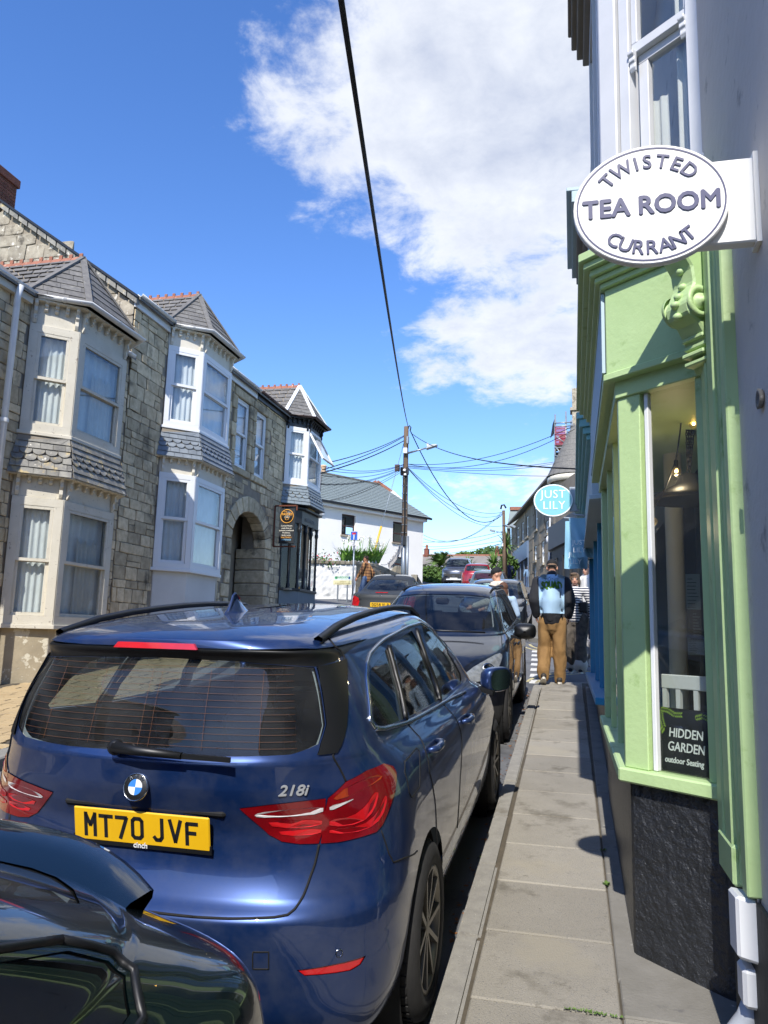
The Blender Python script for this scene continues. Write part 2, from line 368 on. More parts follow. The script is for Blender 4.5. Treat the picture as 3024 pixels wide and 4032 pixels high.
# ---------------------------------------------------------------- ground, road, pavements
M_asph = mat('asphalt', '#5a5b5d', '#6a6b6c', .85, scale=1.3, amt=.5, bump=.5, bscale=160, spots=[('#8f8f8c', 210, .64, .04), ('#2c2d2f', 90, .66, .05), ('#4a4b4d', .8, .55, .1)])
M_earth = mat('earth_grass', '#55603a', '#3d4a28', .9, scale=.3, bump=.3, bscale=5)
M_flag = mat('paving_flag', '#928d82', '#858075', .9, scale=3.2, amt=.5, bump=.6, bscale=130, rnd=.12, spots=[('#55555a', 170, .60, .02), ('#b5ae9e', 130, .655, .02), ('#656055', 3.5, .56, .14), ('#5a554b', 12, .64, .1), ('#8f897b', 1.3, .58, .1)])
M_kerb = mat('granite_kerb', '#8d8a82', '#7b7872', .85, scale=14, amt=.6, bump=.4, bscale=120, rnd=.06, spots=[('#6d6c6a', 130, .62, .03), ('#cfccc4', 120, .66, .02), ('#6a6459', 2.7, .6, .1)])
M_mortar = mat('joint_dirt', '#5b5244', '#3f3a2f', .95, scale=9, bump=.4, bscale=60)
M_conc = mat('channel_concrete', '#7d7a73', '#6a675f', .9, scale=5, bump=.4, bscale=70, spots=[('#5c5a58', 6, .58, .1), ('#b0aca2', 9, .66, .05)])
M_yel = mat('yellow_line_paint', '#cdbd7d', '#b8ad85', .8, scale=20, spots=('#77756c', 38, .5, .08))
M_white = mat('white_line_paint', '#d2d0c8', '#bdbbb4', .8, scale=20, spots=('#84837f', 30, .56, .08))
M_sett = mat('tan_setts', '#b59f78', '#a18c6a', .85, scale=2.2, amt=.6, bump=.3, bscale=60, spots=[('#8c7a60', 5, .58, .1), ('#c8b895', 4, .62, .08)])
M_weed = mat('weed_leaf', '#5f7a35', '#4c662c', .6, scale=30)
M_dead = mat('dead_leaf', '#8a5a2c', '#6b4423', .8, scale=20)

def sheet(name, xs, ys, fz, m, **kw):
    mb = MB(); mb.grid([[Vector((x, y, fz(x, y))) for x in xs] for y in ys]); o = mb.build(name, m, fixn=False)
    # faces must look up
    if o.data.polygons[0].normal.z < 0: o.data.flip_normals()
    return props(o, **kw)
ys_far = [-2500, -800, -200, -80, -40, -25, -12, -6, 0, 6, 12, 20, 30, 40, 50, 62, 80, 120, 250, 800, 3000]
xs_far = [-3000, -800, -200, -80, -40, -20, -13, -9, -5, -1.2, 3, 10, 25, 60, 200, 800, 3000]
sheet('ground', xs_far, ys_far, lambda x, y: road(x, y)-.35, M_earth, kind='structure', label='grass and earth around the village street')
xs = [-30, -22, -16, -13, -11, -9, -7, -5, -3, -1.2, -.6, 0, 1, 4, 10, 20]; ysr = [-30, -20, -10, -4, 0, 3, 6, 9, 12, 15, 18, 21, 25, 30, 35, 40, 46, 52, 58, 62, 70, 90]
sheet('road', xs, ysr, road, M_asph, kind='structure', label='grey asphalt street climbing uphill past the shops')

pave = props(MB().grid([[Vector((x, y, pav(y)-.012)) for x in (-.46, .62)] for y in (-6, 0, 6, 12.2)]).build('pavement', M_mortar), kind='structure', label='narrow paved footway beside the shops on the right')
ORG['pavement'] = Vector((0, 0, 0))
def kx(y): return -.43-.005*(y-3.15)                  # inner kerb line
_side = MB()                                            # vertical face below the kerb
_fm = []
for w in range(3):                                      # three slab meshes shared by all flags
    mb = MB(); L2 = .592; rr = random.Random(w)
    P = [(-.29, 0), (.29, 0), (.29, L2), (-.29, L2)]
    mb.prism([Vector((x, y, .086*y+rr.uniform(-.002, .002))) for x, y in P], (0, 0, -.05)); me = mb.mesh('flag', M_flag); bev(me, .006); _fm.append(me)
y = -3.25+.002
while y < 12.1:
    o = bpy.data.objects.new('paving_flag', random.choice(_fm)); COL.objects.link(o); o.parent = pave
    o.location = (kx(y)+.012+.292, y, pav(y)+random.uniform(-.002, .003)); o.rotation_euler = (0, 0, random.uniform(-.004, .004)); y += .6
mb = MB(); mb.prism([(-.056, 0, 0), (.056, 0, 0), (.056, .9, .0774), (-.056, .9, .0774)], (0, 0, -.16)); _km = mb.mesh('kerb', M_kerb); bev(_km, .014, 2)
y = -3.4
while y < 11.6:
    o = bpy.data.objects.new('kerb_stone', _km); COL.objects.link(o); o.parent = pave; o.location = (kx(y)-.058, y, pav(y)+random.uniform(-.003, .004)); o.rotation_euler = (0, 0, .005); y += .908
# radius kerbs turning into the side lane
for k in range(5):
    a0, a1 = R(180-18*k), R(180-18*(k+1)-1); c = Vector((.55, 11.72, 0)); ro, ri = 1.13, 1.015
    pts = [c+Vector((math.cos(t)*r, math.sin(t)*r*.75, 0)) for t, r in ((a0, ro), (a1, ro), (a1, ri), (a0, ri))]
    mb = MB(); mb.prism([Vector((p.x, p.y, pav(p.y)-.002*k)) for p in pts], (0, 0, -.16)); mb.build('kerb_stone', M_kerb, pave, bevel=.01)
# concrete channel strip along the wall foot, in lengths
yy = 3.62
while yy < 12:
    l = random.uniform(.7, 1.3); mb = MB(); z0, z1 = pav(yy)+.004, pav(min(yy+l, 12))+.004
    mb.prism([(.166, yy+.008, z0), (.33, yy+.008, z0), (.33, min(yy+l, 12), z1), (.166, min(yy+l, 12), z1)], (0, 0, -.06)); mb.build('channel_block', M_conc, pave, bevel=.006); yy += l
for (a, b) in ((2.72, 3.345), (2.1, 2.71), (1.2, 2.09), (-.5, 1.19)):
    mb = MB(); mb.prism([(.172, a, pav(a)+.002), (.62, a, pav(a)+.004), (.62, b, pav(b)+.004), (.172, b, pav(b)+.002)], (0, 0, -.06)); mb.build('paving_flag', M_flag, pave, bevel=.006)
mb = MB(); mb.prism([(.172, 3.355, pav(3.355)+.003), (.62, 3.355, pav(3.355)+.003), (.62, 3.7, pav(3.7)+.003), (.26, 3.9, pav(3.9)+.003), (.172, 3.9, pav(3.9)+.003)], (0, 0, -.06)); mb.build('channel_block', M_conc, pave, bevel=.006)

# painted lines
def line(name, pts, w, m, label, cat='road marking', dz=.005, group=None):
    mb = MB(); rows = []
    for i, p in enumerate(pts):
        p = Vector((*p, 0)); q = Vector((*pts[min(i+1, len(pts)-1)], 0)); o_ = Vector((*pts[max(i-1, 0)], 0)); d = (q-o_).normalized(); s_ = Vector((-d.y, d.x, 0))*w/2
        rows.append([Vector((t.x, t.y, road(t.x, t.y)+dz)) for t in (p+s_, p-s_)])
    mb.grid(rows); o = mb.build(name, m); 
    if o.data.polygons[0].normal.z < 0: o.data.flip_normals()
    return props(o, label, cat, group)
line('yellow_line', [(-.86+.0*k, -2+1.0*k) for k in range(15)], .07, M_yel, 'faded yellow parking line on the asphalt beside the parked cars')
for r_, lab in ((0, 'outer pale yellow line curving right into the side lane'), (.14, 'inner pale yellow line curving right into the side lane')):
    line('yellow_line', [(-.72+r_+1.9*(1-math.cos(t)), 12.9-r_+1.7*math.sin(t)) for t in np.linspace(0, 1.5, 14)], .06, M_yel, lab, group='double yellow lines at the lane')
for r_, lab in ((0, 'outer pale yellow line curving back out of the side lane'), (.16, 'inner pale yellow line curving back out of the side lane')):
    line('yellow_line', [(-1.15+r_+1.9*(1-math.cos(t)), 18.6+r_-1.9*math.sin(t)) for t in np.linspace(0, 1.5, 14)], .07, M_yel, lab, group='double yellow lines at the lane')
for k in range(7):
    y0 = 12.75+.72*k; line('give_way_dash', [(-.62-.03*k, y0), (-.62-.03*k, y0+.36)], .15, M_white, ['nearest','second','third','fourth','fifth','sixth','farthest'][k]+' white painted dash across the mouth of the side lane', group='give way dashes at the lane')
# opposite footway with tan setts
def lkx(y): return -4.75-.11*max(0, y-5)-.012*max(0, y-8)**2
lp = MB(); rows = []
for y in np.linspace(-4, 17, 15): rows.append([Vector((x, y, road(lkx(y), y)+.10+.015*(lkx(y)-x))) for x in np.linspace(-8.6, lkx(y), 6)])
lp.grid(rows); lpo = lp.build('left_pavement', M_mortar, fixn=False)
if lpo.data.polygons[0].normal.z < 0: lpo.data.flip_normals()
props(lpo, kind='structure', label='footway of tan setts in front of the stone houses')
mb = MB(); rr = random.Random(3)
y = 3.0
while y < 13:
    x = -7.4+rr.uniform(0, .1)
    while x < lkx(y)-.32:
        z = road(lkx(y), y)+.105+.015*(lkx(y)-x); h = rr.uniform(.004, .012)
        mb.obox((x, y, z-.01), (.205, 0, -.003), (0, .105, .009), (0, 0, .01+h)); x += .215
    y += .115
o = mb.build('sett_paving', M_sett, lpo); o['kind'] = 'stuff'
y = -3.5
while y < 15:
    x0, x1 = lkx(y), lkx(y+.9); z0, z1 = road(x0, y)+.112, road(x1, y+.9)+.112
    mb = MB(); mb.prism([(x0-.15, y, z0), (x0+.06, y, z0), (x1+.06, y+.892, z1), (x1-.15, y+.892, z1)], (0, 0, -.16)); mb.build('kerb_stone', M_kerb, lpo, bevel=.012); y += .9
# weeds and litter in the joints
def weed(x, y, z, n, s, label):
    t = MB(); rr = random.Random(int(x*999+y*77))
    for k in range(n):
        a = rr.uniform(0, 6.28); l = s*rr.uniform(.5, 1.1); d = Vector((math.cos(a), math.sin(a), rr.uniform(.15, .8)))*l; s_ = Vector((-math.sin(a), math.cos(a), 0))*l*.28
        b = Vector((x+rr.uniform(-1, 1)*(.3*s if n < 40 else .07), y+rr.uniform(-.3, .3)*s, z)); t.add([b, b+d*.5+s_, b+d, b+d*.5-s_], [(0, 1, 2, 3)])
    o = t.build('weed_tuft', M_weed); return props(o, label, 'weed')
weed(.163, 4.62, pav(4.62)+.004, 16, .03, 'small leafy weed in the joint beside the black plinth')
weed(.02, 3.35, pav(3.35)+.003, 90, .012, 'moss-like weeds growing along the cracked paving joint')
weed(.10, 3.34, pav(3.34)+.003, 50, .014, 'thin strip of green moss in the joint near the downpipe')
weed(.16, 5.15, pav(5.15)+.003, 9, .03, 'tiny weed at the wall foot near the oval sign shadow')
weed(-.55, 5.1, pav(5.1)-.09, 8, .035, 'small weed at the foot of the kerb by the front wheel')
mb = MB(); rr = random.Random(11)
for k in range(260):
    y = rr.uniform(4, 12); x = kx(y)-.12-abs(rr.gauss(0, .05)); z = road(x, y)+.004; a = rr.uniform(0, 6.28); s_ = rr.uniform(.006, .022)*(1.6 if rr.random() < .12 else 1)
    d = Vector((math.cos(a), math.sin(a), rr.uniform(0, .3)))*s_; e = Vector((-math.sin(a), math.cos(a), rr.uniform(0, .4)))*s_*.6; c = Vector((x, y, z)); mb.add([c-d, c+e, c+d, c-e], [(0, 1, 2, 3)])
props(mb.build('leaf_litter', M_dead), 'brown leaf litter and grit gathered along the kerb foot', 'litter', kind='stuff')
# ---------------------------------------------------------------- terrace of stone houses on the left (measured, then scaled about the eye)
M_gran = mat('granite_stone', '#d3c2a0', '#b09e7e', .9, scale=7, amt=.7, bump=.8, bscale=45, rnd=.26, spots=[('#5f574a', 2.2, .58, .14), ('#cfc4ab', 16, .66, .06), ('#4f493d', .9, .58, .16)])
M_gran2 = mat('gable_stone', '#a69e8c', '#857c6c', .9, scale=6, amt=.7, bump=.9, bscale=30, rnd=.18, spots=[('#cfc9bb', 7, .6, .06), ('#5c564b', 3, .58, .1)])
M_jnt = mat('stone_mortar', '#7d7464', '#93897a', .95, scale=8, bump=.4, bscale=60)
M_slate = mat('roof_slate', '#726f69', '#5c5a57', .75, scale=12, amt=.7, bump=.25, bscale=50, rnd=.14, spots=[('#8f8b7f', 14, .6, .08), ('#4a4946', 7, .6, .1), ('#8d8566', 9, .68, .05)])
M_slate_l = mat('weathered_skirt_slate', '#8d8a80', '#6f6d68', .8, scale=7, amt=.8, bump=.25, bscale=50, rnd=.2, spots=[('#b39f70', 4, .57, .1), ('#c3beb0', 11, .62, .06), ('#46443f', 4.5, .62, .1)])
M_slate_b = mat('blue_skirt_slate', '#7f868b', '#6b7278', .55, scale=6, amt=.6, bump=.15, bscale=50, rnd=.12, spots=[('#9ea4a6', 5, .62, .1)])
M_slate_n = mat('new_skirt_slate', '#7c868a', '#727c80', .6, scale=5, amt=.5, rnd=.06)
M_terra = mat('terracotta_ridge', '#9a6650', '#855643', .85, scale=9, amt=.6, bump=.4, bscale=40, rnd=.1, spots=[('#c9a893', 12, .6, .06), ('#6b5a48', 8, .63, .08)])
M_peel = mat('peeling_white_paint', '#cfc9b8', '#c2bba8', .7, scale=4, bump=.35, bscale=40, spots=[('#9a9080', 14, .645, .01), ('#70675b', 34, .66, .01), ('#b9a782', 3.2, .64, .12)])
M_upvc = mat('white_upvc', '#dfe0df', None, .35)
M_cream = mat('cream_paint_wood', '#d8d2c2', '#cdc6b4', .6, scale=6)
M_gut = mat('white_gutter', '#d9dad8', '#c9c9c4', .4, scale=5)
M_gutb = mat('brown_gutter', '#3d2f2b', '#4a3833', .45, scale=5)
M_black = mat('black_paint', '#17181a', '#202123', .4, scale=6)
M_netc = mat('net_curtain', '#dfe2e3', '#cdd1d3', .9, scale=3)
M_curt = mat('white_curtain', '#dad7d0', '#c9c6bf', .9, scale=3)
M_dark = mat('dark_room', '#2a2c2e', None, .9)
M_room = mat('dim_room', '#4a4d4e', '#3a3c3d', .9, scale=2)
M_rend = mat('white_render', '#d5d4cf', '#c6c5bf', .85, scale=1.5, bump=.3, bscale=40)
M_rendold = mat('flaking_render', '#a79b82', '#958a73', .9, scale=4, amt=.6, bump=.5, bscale=30, spots=[('#c9c2ad', 6, .56, .03), ('#776e5d', 3, .6, .1)])
M_navy = mat('navy_plinth_paint', '#152c55', '#1b345f', .6, scale=5)
M_glass = glass('window_glass', (.93, .95, .95), .03)
M_glassd = glass('old_window_glass', (.92, .94, .93), .08)
M_brick = mat('chimney_brick', '#7c4a3a', '#5f392e', .9, scale=8, amt=.6, bump=.4, bscale=60, rnd=.22)
STONES = unit_stones(M_gran, 6); STONES2 = unit_stones(M_gran2, 4)
XW = -8.55
def gutter(parent, pts, m, r=.055, name='gutter'):
    """half-round gutter run"""
    pts = [Vector(p) for p in pts]; mb = MB(); rows = []
    for i, p in enumerate(pts):
        a = (pts[i]-pts[i-1]).normalized() if i else (pts[1]-pts[0]).normalized(); b = (pts[i+1]-pts[i]).normalized() if i < len(pts)-1 else a
        t = (a+b).normalized(); s_ = Vector((t.y, -t.x, 0)).normalized()/max(.5, math.cos(a.angle(b)/2) if a.angle(b) > .01 else 1)
        ring = [p+s_*r*math.cos(k*math.pi/8)*rr_+Vector((0, 0, -r*math.sin(k*math.pi/8)*rr_)) for rr_ in (1, .88) for k in (range(9) if rr_ == 1 else range(8, -1, -1))]
        rows.append(ring)
    mb.grid(rows, closed=True); n = len(rows[0]); mb.f += [tuple(range(n)), tuple(len(mb.v)-n+k for k in range(n))]; mb.sm += [False]*2
    o = mb.build(name, m, parent)
    for i in range(len(pts)-1):
        L_ = (pts[i+1]-pts[i]).length; nb = max(1, int(L_/.8)); d = (pts[i+1]-pts[i]).normalized(); s_ = Vector((d.y, -d.x, 0))
        for k in range(nb):
            c = pts[i]+d*(L_*(k+.5)/nb); b = MB(); ring = [c+s_*r*1.14*math.cos(q*math.pi/8)+Vector((0, 0, -r*1.14*math.sin(q*math.pi/8)+.004)) for q in range(9)]
            b.grid([[p-d*.02 for p in ring], [p+d*.02 for p in ring]]); b.build('gutter_bracket', m, o)
    return o
def panel_frame(parent, A, U, V, N, w, h, fr, th, m, name='sash_frame', mull=None):
    """rectangular frame of four bars (+ bars at heights mull) as one mesh; A lower-left corner; returns opening"""
    mb = MB()
    mb.obox(A, U*w, V*fr, N*th); mb.obox(A+V*(h-fr), U*w, V*fr, N*th); mb.obox(A+V*fr, U*fr, V*(h-2*fr), N*th); mb.obox(A+U*(w-fr)+V*fr, U*fr, V*(h-2*fr), N*th)
    for q in (mull or []): mb.obox(A+U*fr+V*(q-fr*.55), U*(w-2*fr), V*fr*1.1, N*th*.9)
    return mb.build(name, m, parent, bevel=.004)
def curtain(parent, A, U, V, N, w, h, m, seed=0, amp=.02, n=26, name='curtain', wave=0.0):
    rr = random.Random(seed); ph = [rr.uniform(-.4, .4) for _ in range(n+1)]; rows = []
    for j in range(7):
        v = h*j/6; rows.append([A+U*(w*i/n)+V*(v if j < 6 else v-wave*abs(math.sin(i*.9)))+N*(amp*math.sin(i*1.25+ph[i]+.25*math.sin(j+seed))*(1-.2*j/6)) for i in range(n+1)])
    return MB().grid(rows).build(name, m, parent)
def window_face(parent, A, U, w, h, kind, seed, N, mid=.5, frm=.09):
    """a sash or casement filling a bay face; A = lower-left outer corner, U along, N outward"""
    V = Vector((0, 0, 1)); s_ = .045 if kind == 'peel' else .055
    mm = M_peel if kind == 'peel' else M_upvc
    panel_frame(parent, A-N*.03, U, V, N, w, h, frm if kind == 'peel' else frm*.75, .05, mm, 'window_frame')
    f = frm if kind == 'peel' else frm*.75
    iw, ih = w-2*f, h-2*f; a = A+U*f+V*f
    hm = ih*mid
    lo = panel_frame(parent, a-N*.055, U, V, N, iw, hm+.02, s_, .035, mm, 'lower_sash'); up = panel_frame(parent, a+V*(hm-.02)-N*.02, U, V, N, iw, ih-hm+.02, s_, .035, mm, 'upper_sash')
    g = M_glassd if kind == 'peel' else M_glass
    MB().obox(a+U*s_+V*s_-N*.044, U*(iw-2*s_), V*(hm-1.6*s_), N*.006).build('pane', g, lo); MB().obox(a+U*s_+V*(hm+s_-.02)-N*.012, U*(iw-2*s_), V*(ih-hm-2*s_+.02), N*.006).build('pane', g, up)
    curtain(parent, a-N*.11, U, V, N, iw, ih*.98, M_netc if kind != 'white' else M_curt, seed, name='net_curtain')
    if kind == 'peel' and seed % 2 == 0: curtain(parent, a+U*iw*.38-N*.085, U, V, N, iw*.5, ih*.78, M_curt, seed+5, wave=.12, name='drape')
def corbel(parent, p, N, U, h, d, w, m, name='bracket'):
    pr = [(0, 0), (d, 0), (d, -.18*h), (d*.62, -.3*h), (d*.72, -.5*h), (d*.42, -.62*h), (d*.5, -.82*h), (d*.2, -h), (0, -h)]
    MB().prism([p+N*a+Vector((0, 0, b))-U*w/2 for a, b in pr], U*w).build(name, m, parent, bevel=.003)
def bay(house, y0, y1, y2, y3, dep, zs, kind, top_mats, skirt_m, seed, lower=True, name='bay_window'):
    """canted bay; zs: base, sill, head, skirt_bot, skirt_top(sill of upper), uhead, eave"""
    base, sill, head, sb, st, uhead, eave = zs
    mm = M_peel if kind == 'peel' else M_upvc; trim = M_peel if kind == 'peel' else M_cream
    if kind == 'shop': trim = M_black
    def P(y, d, z): return K(XW+d, y, z)
    out = [(y0, 0), (y1, dep), (y2, dep), (y3, 0)]
    def ring(z, off=0.0, zz=None):      # outward offset of the plan
        o = off; s2 = o*.41
        return [P(y0-o*1.08, 0, z), P(y1-s2, dep+o, z), P(y2+s2, dep+o, z), P(y3+o*1.08, 0, z)]
    def slab(z0, z1, off, nm, m, parent): 
        a = ring(z0, off); b = ring(z1, off); mb = MB(); back = [P(y3+off*1.08, -.25, z0), P(y0-off*1.08, -.25, z0)]
        mb.prism(a+back, Vector((0, 0, b[0].z-a[0].z))); return mb.build(nm, m, parent, bevel=.006)
    t = house; root = MB()
    # inner dark room box so the panes look into a dim room
    def floor_block(za, zb, tag, frame_kind):
        A = ring(za, 0); B = ring(zb, 0)
        part = slab(za, za+.03, -.02, tag, mm, t)
        # room behind
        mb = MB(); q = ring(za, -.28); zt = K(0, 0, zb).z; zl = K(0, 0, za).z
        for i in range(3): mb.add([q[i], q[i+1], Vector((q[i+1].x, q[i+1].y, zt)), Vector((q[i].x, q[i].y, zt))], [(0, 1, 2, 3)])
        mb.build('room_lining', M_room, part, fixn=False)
        for i, (a, b) in enumerate(((0, 1), (1, 2), (2, 3))):
            U = (A[b]-A[a]); w = U.length; U.normalize(); N = Vector((U.y, -U.x, 0)); N = N if N.x > 0 else -N
            window_face(part, A[a]+N*.0, U, w, B[0].z-A[0].z, frame_kind, seed+i*3+(10 if tag == 'upper_window' else 0), N, .5 if kind == 'peel' else .52, .12 if kind == 'peel' else .13)
        for c in (1, 2):                 # corner posts
            pc = A[c]; MB().lathe([(.05, 0), (.05, (B[0].z-A[0].z))], pc+Vector((-.035, 0, 0)), n=6, smooth=False).build('corner_post', mm, part)
        return part
    fk = 'peel' if kind == 'peel' else 'upvc'
    if lower:
        slab(base, sill-.07, -.06, 'bay_plinth', M_rendold if kind == 'peel' else M_rend, t)
        if kind != 'peel': slab(base-.05, base+.42, -.05, 'painted_base', M_navy, t)
        slab(sill-.07, sill, .05, 'window_sill', mm if kind == 'peel' else M_upvc, t)
        lw = floor_block(sill, head, 'lower_window', fk)
        fr = slab(head, sb+.06, .0, 'frieze', trim, t)
    up = floor_block(st, uhead, 'upper_window', fk)
    slab(st-.06, st, .05, 'upper_sill', mm, t)
    fr2 = slab(uhead, eave, .0, 'upper_frieze', trim, t)
    # brackets under skirt and eave
    for (zt, zb_, par) in (((sb+.05, head, fr),) if lower else ())+((eave, uhead, fr2),):
        A = ring(zt, 0.0)
        for (a, b) in ((0, 1), (1, 2)):
            U = A[b]-A[a]; w = U.length; U.normalize(); N = Vector((U.y, -U.x, 0)); N = N if N.x > 0 else -N
            nb = 5 if a == 0 else 7
            for k in range(nb):
                f = (k+.35)/(nb-.3); big = k in (0, nb-1)
                corbel(par, A[a]+U*(w*f)-Vector((0, 0, .01)), N, U, .34 if big else .15, .10, .05, trim)
        slab(zt-.03, zt+.0, .14, 'soffit', trim if kind != 'shop' else M_black, t)
    # flared slate skirt between the storeys
    a = ring(sb, .17); b = ring(st-.06, .02); core = MB(); core.grid([a, b], smooth=False); sk = core.build('slate_skirt', M_jnt, t)
    for i in range(3):
        sc = (2, 3) if kind != 'shop' else (2, 3)
        slate_poly(sk, skirt_m, [a[i], a[i+1], b[i+1], b[i]], (a[0]-b[0]).length/5.6, .17 if kind != 'shop' else .2, seed*7+i, scallop=sc, tilt=.02)
    MB().prism([p-Vector((0, 0, .02)) for p in a], (0, 0, .02)).build('skirt_soffit', trim if kind != 'shop' else M_black, t)
    # hipped slate roof with terracotta crest
    e = ring(eave+.03, .2); apex = P((y0+y3)/2, -.05, eave+1.33); back = P((y0+y3)/2, -1.95, eave+1.33)
    l0 = P(y0-.2, -.0, eave+.03); l3 = P(y3+.2, 0, eave+.03)
    core = MB(); core.add([l0, e[1], e[2], l3, apex, back, P(y0-.2, -.6, eave+.46), P(y3+.2, -.6, eave+.46)], [(0, 1, 4), (1, 2, 4), (2, 3, 4), (0, 4, 5, 6), (3, 7, 5, 4)]); rf = core.build('bay_roof', M_jnt, t)
    for i, (p, q) in enumerate(((l0, e[1]), (e[1], e[2]), (e[2], l3))): slate_poly(rf, M_slate, [p, q, apex], .17, .3, seed+20+i)
    slate_poly(rf, M_slate, [P(y0-.2, -.0, eave+.03), apex, back, P(y0-.2, -.02, eave+.05)] if False else [l0, apex, back], .17, .3, seed+31) if False else None
    # left slope (towards the viewer): bottom edge follows the valley with the main roof
    vl = P(y0-.2, -.0, eave+.03); side = [vl, apex, back]
    U = (apex-back).normalized(); n = 7
    for k in range(n):
        f0, f1 = k/n, (k+1)/n; lo0 = vl.lerp(back, f0); hi0 = vl.lerp(apex, f0); lo1 = vl.lerp(back, f1); hi1 = vl.lerp(apex, f1)
        w = (hi0-lo0).length; m_ = max(1, int(w/.22))
        if w < .05: continue
        dn = (apex-vl).cross(back-vl).normalized(); dn = dn if dn.z > 0 else -dn
        for q in range(m_):
            a0, a1 = q/m_+.01/max(w, .1), (q+1)/m_-.01/max(w, .1)
            j = random.Random(seed*100+k*10+q).uniform(0, .006)
            MB().prism([lo0.lerp(hi0, a0)+dn*(.022+j), lo0.lerp(hi0, a1)+dn*(.022+j), lo1.lerp(hi1, a1)+dn*.004, lo1.lerp(hi1, a0)+dn*.004], dn*.008).build('slate', M_slate, rf)
    hipm = M_jnt if kind != 'shop' else M_upvc
    for p in (l0, e[1], e[2]): MB().bar(p+Vector((0, 0, .025)), apex+Vector((0, 0, .03)), .1, .03).build('hip_flashing', M_slate if kind != 'shop' else M_upvc, rf)
    L_ = (back-apex).length; nt = 9
    for k in range(nt):
        p = apex.lerp(back, (k+.02)/nt); q = apex.lerp(back, (k+.98)/nt); s_ = Vector((0, 1, 0)); d = (q-p)
        mb = MB(); pr = [s_*-.1+Vector((0, 0, -.07)), Vector((0, 0, .05)), s_*.1+Vector((0, 0, -.07)), Vector((0, 0, -.02))]
        mb.prism([p+w_ for w_ in pr], d); mb.obox(p+Vector((0, -.015, .03)), d*.35, Vector((0, .03, 0)), Vector((0, 0, .07))); mb.build('ridge_tile', M_terra, rf, bevel=.004)
    g = [K(XW+.12, y0-.02, eave+.06)]+[P(y1-.1, dep+.24, eave+.06), P(y2+.1, dep+.24, eave+.06), K(XW+.12, y3+.02, eave+.06)]
    gutter(t, g, M_gut if kind != 'shop' else M_gutb)
def wallblock(house, y0, y1, z0, z1, m=None):
    a, b = K(XW-.1, y0, z0), K(XW-.005, y1, z1); c = K(XW-6.5, y0, z0)
    return MB().box(c.x, b.x, a.y, b.y, a.z, b.z)
def gable_roof(house, y0, y1, eave, ridge_dx=3.45, pitch=.715, m=None, verge=True):
    a = K(XW+.13, y0, eave-.02); r = K(XW-ridge_dx, y0, eave+pitch*ridge_dx); b = K(XW-2*ridge_dx-.2, y0, eave-.02); d = Vector((0, (y1-y0)*.9, 0)); th = Vector((0, 0, -.05))
    mb = MB(); mb.prism([a, r, b, b+th, r+th*1.3, a+th], d); return mb.build('roof', M_slate, house)

# ---- house 1 (flaking white bay)
h1 = thing('stone_house', 'stone terraced house with peeling white timber bay window', 'house', K(-8.55, 11, .75))
W1 = MB(); a0, a1 = K(-14.5, 5.2, .2), K(XW-.02, 13.08, 7.0); W1.box(a0.x, a1.x, a0.y, a1.y, a0.z, a1.z); w1 = W1.build('wall', M_jnt, h1)
def bl1(u0, u1, v0, v1):
    y0_, y1_ = 9.0+u0/.9, 9.0+u1/.9; return not (y1_ < 10.2 or y0_ > 12.62)
stone_wall(STONES, w1, (a1.x, 9.0*.9, K(0, 0, .5).z), (0, 1, 0), (0, 0, 1), (1, 0, 0), (13.08-9.0)*.9, (6.9-.5)*.9, bl1, .14, .27, .18, .44, seed=5)
gable_roof(h1, 5.2, 13.08, 7.05)
bay(h1, 10.18, 10.7, 12.1, 12.62, .55, (.55, 1.72, 3.72, 4.07, 4.78, 6.58, 6.98), 'peel', None, M_slate_l, 3)
gutter(h1, [K(XW+.09, 5.2, 7.06), K(XW+.09, 10.16, 7.06)], M_gut); gutter(h1, [K(XW+.12, 12.64, 7.06), K(XW+.12, 13.0, 7.06)], M_gut)
MB().box(K(XW, 0, 0).x, K(XW+.08, 0, 0).x, K(0, 5.2, 0).y, K(0, 10.1, 0).y, K(0, 0, 6.86).z, K(0, 0, 6.98).z).build('fascia_board', M_peel, h1)
dp = h1; MB().tube([K(XW+.14, 9.72, 7.0), K(XW+.1, 9.72, 6.8), K(XW+.1, 9.72, .8)], .045, 12).build('downpipe', M_gut, h1)
for z in (4.8, 3.0): MB().lathe([(.058, -.03), (.062, 0), (.058, .03)], K(XW+.1, 9.72, z), n=14).build('pipe_collar', M_gut, h1)
# ---- house 2 (white plastic bay, arched porch)
h2 = thing('stone_house', 'stone terraced house with clean white bay window and arched doorway', 'house', K(-8.55, 16, 1.4))
a0, a1 = K(-14.5, 13.1, .6), K(XW-.02, 19.3, 8.2)
# wall core left out over the arch: pieces
W2 = MB(); ya, yb = 18.22, 20.48
for (p, q, r_, s_) in ((13.1, 18.07, .6, 8.2), (18.07, 18.2, .6, 5.9), (18.2, 18.96, 4.97, 5.9), (18.07, 18.96, 7.9, 8.2), (18.96, 19.3, 4.97, 8.2)):
    b0, b1 = K(-9.3, p, r_), K(XW-.02, q, s_); W2.box(b0.x, b1.x, b0.y, b1.y, b0.z, b1.z)
b0, b1 = K(-14.5, 13.1, .6), K(-9.31, 19.3, 8.2); W2.box(b0.x, K(-10.2, 0, 0).x, b0.y, b1.y, b0.z, b1.z)
gz = [(XW-.02, 8.2), (XW-3.45, 8.2+.715*3.43), (-14.5, 8.2)]
W2.prism([K(x, 13.1, z) for x, z in gz]+[K(-14.5, 13.1, 6), K(XW-.02, 13.1, 6)], Vector((0, .35, 0)))
w2 = W2.build('wall', M_jnt, h2)
def arch_in(yc, zc, pad=.0):
    if yc < ya-pad or yc > yb+pad: return False
    if zc < 4.05: return True
    u = (yc-(ya+yb)/2)/((yb-ya)/2+pad); return abs(u) < 1 and zc < 4.05+(.87+pad)*math.sqrt(1-u*u)
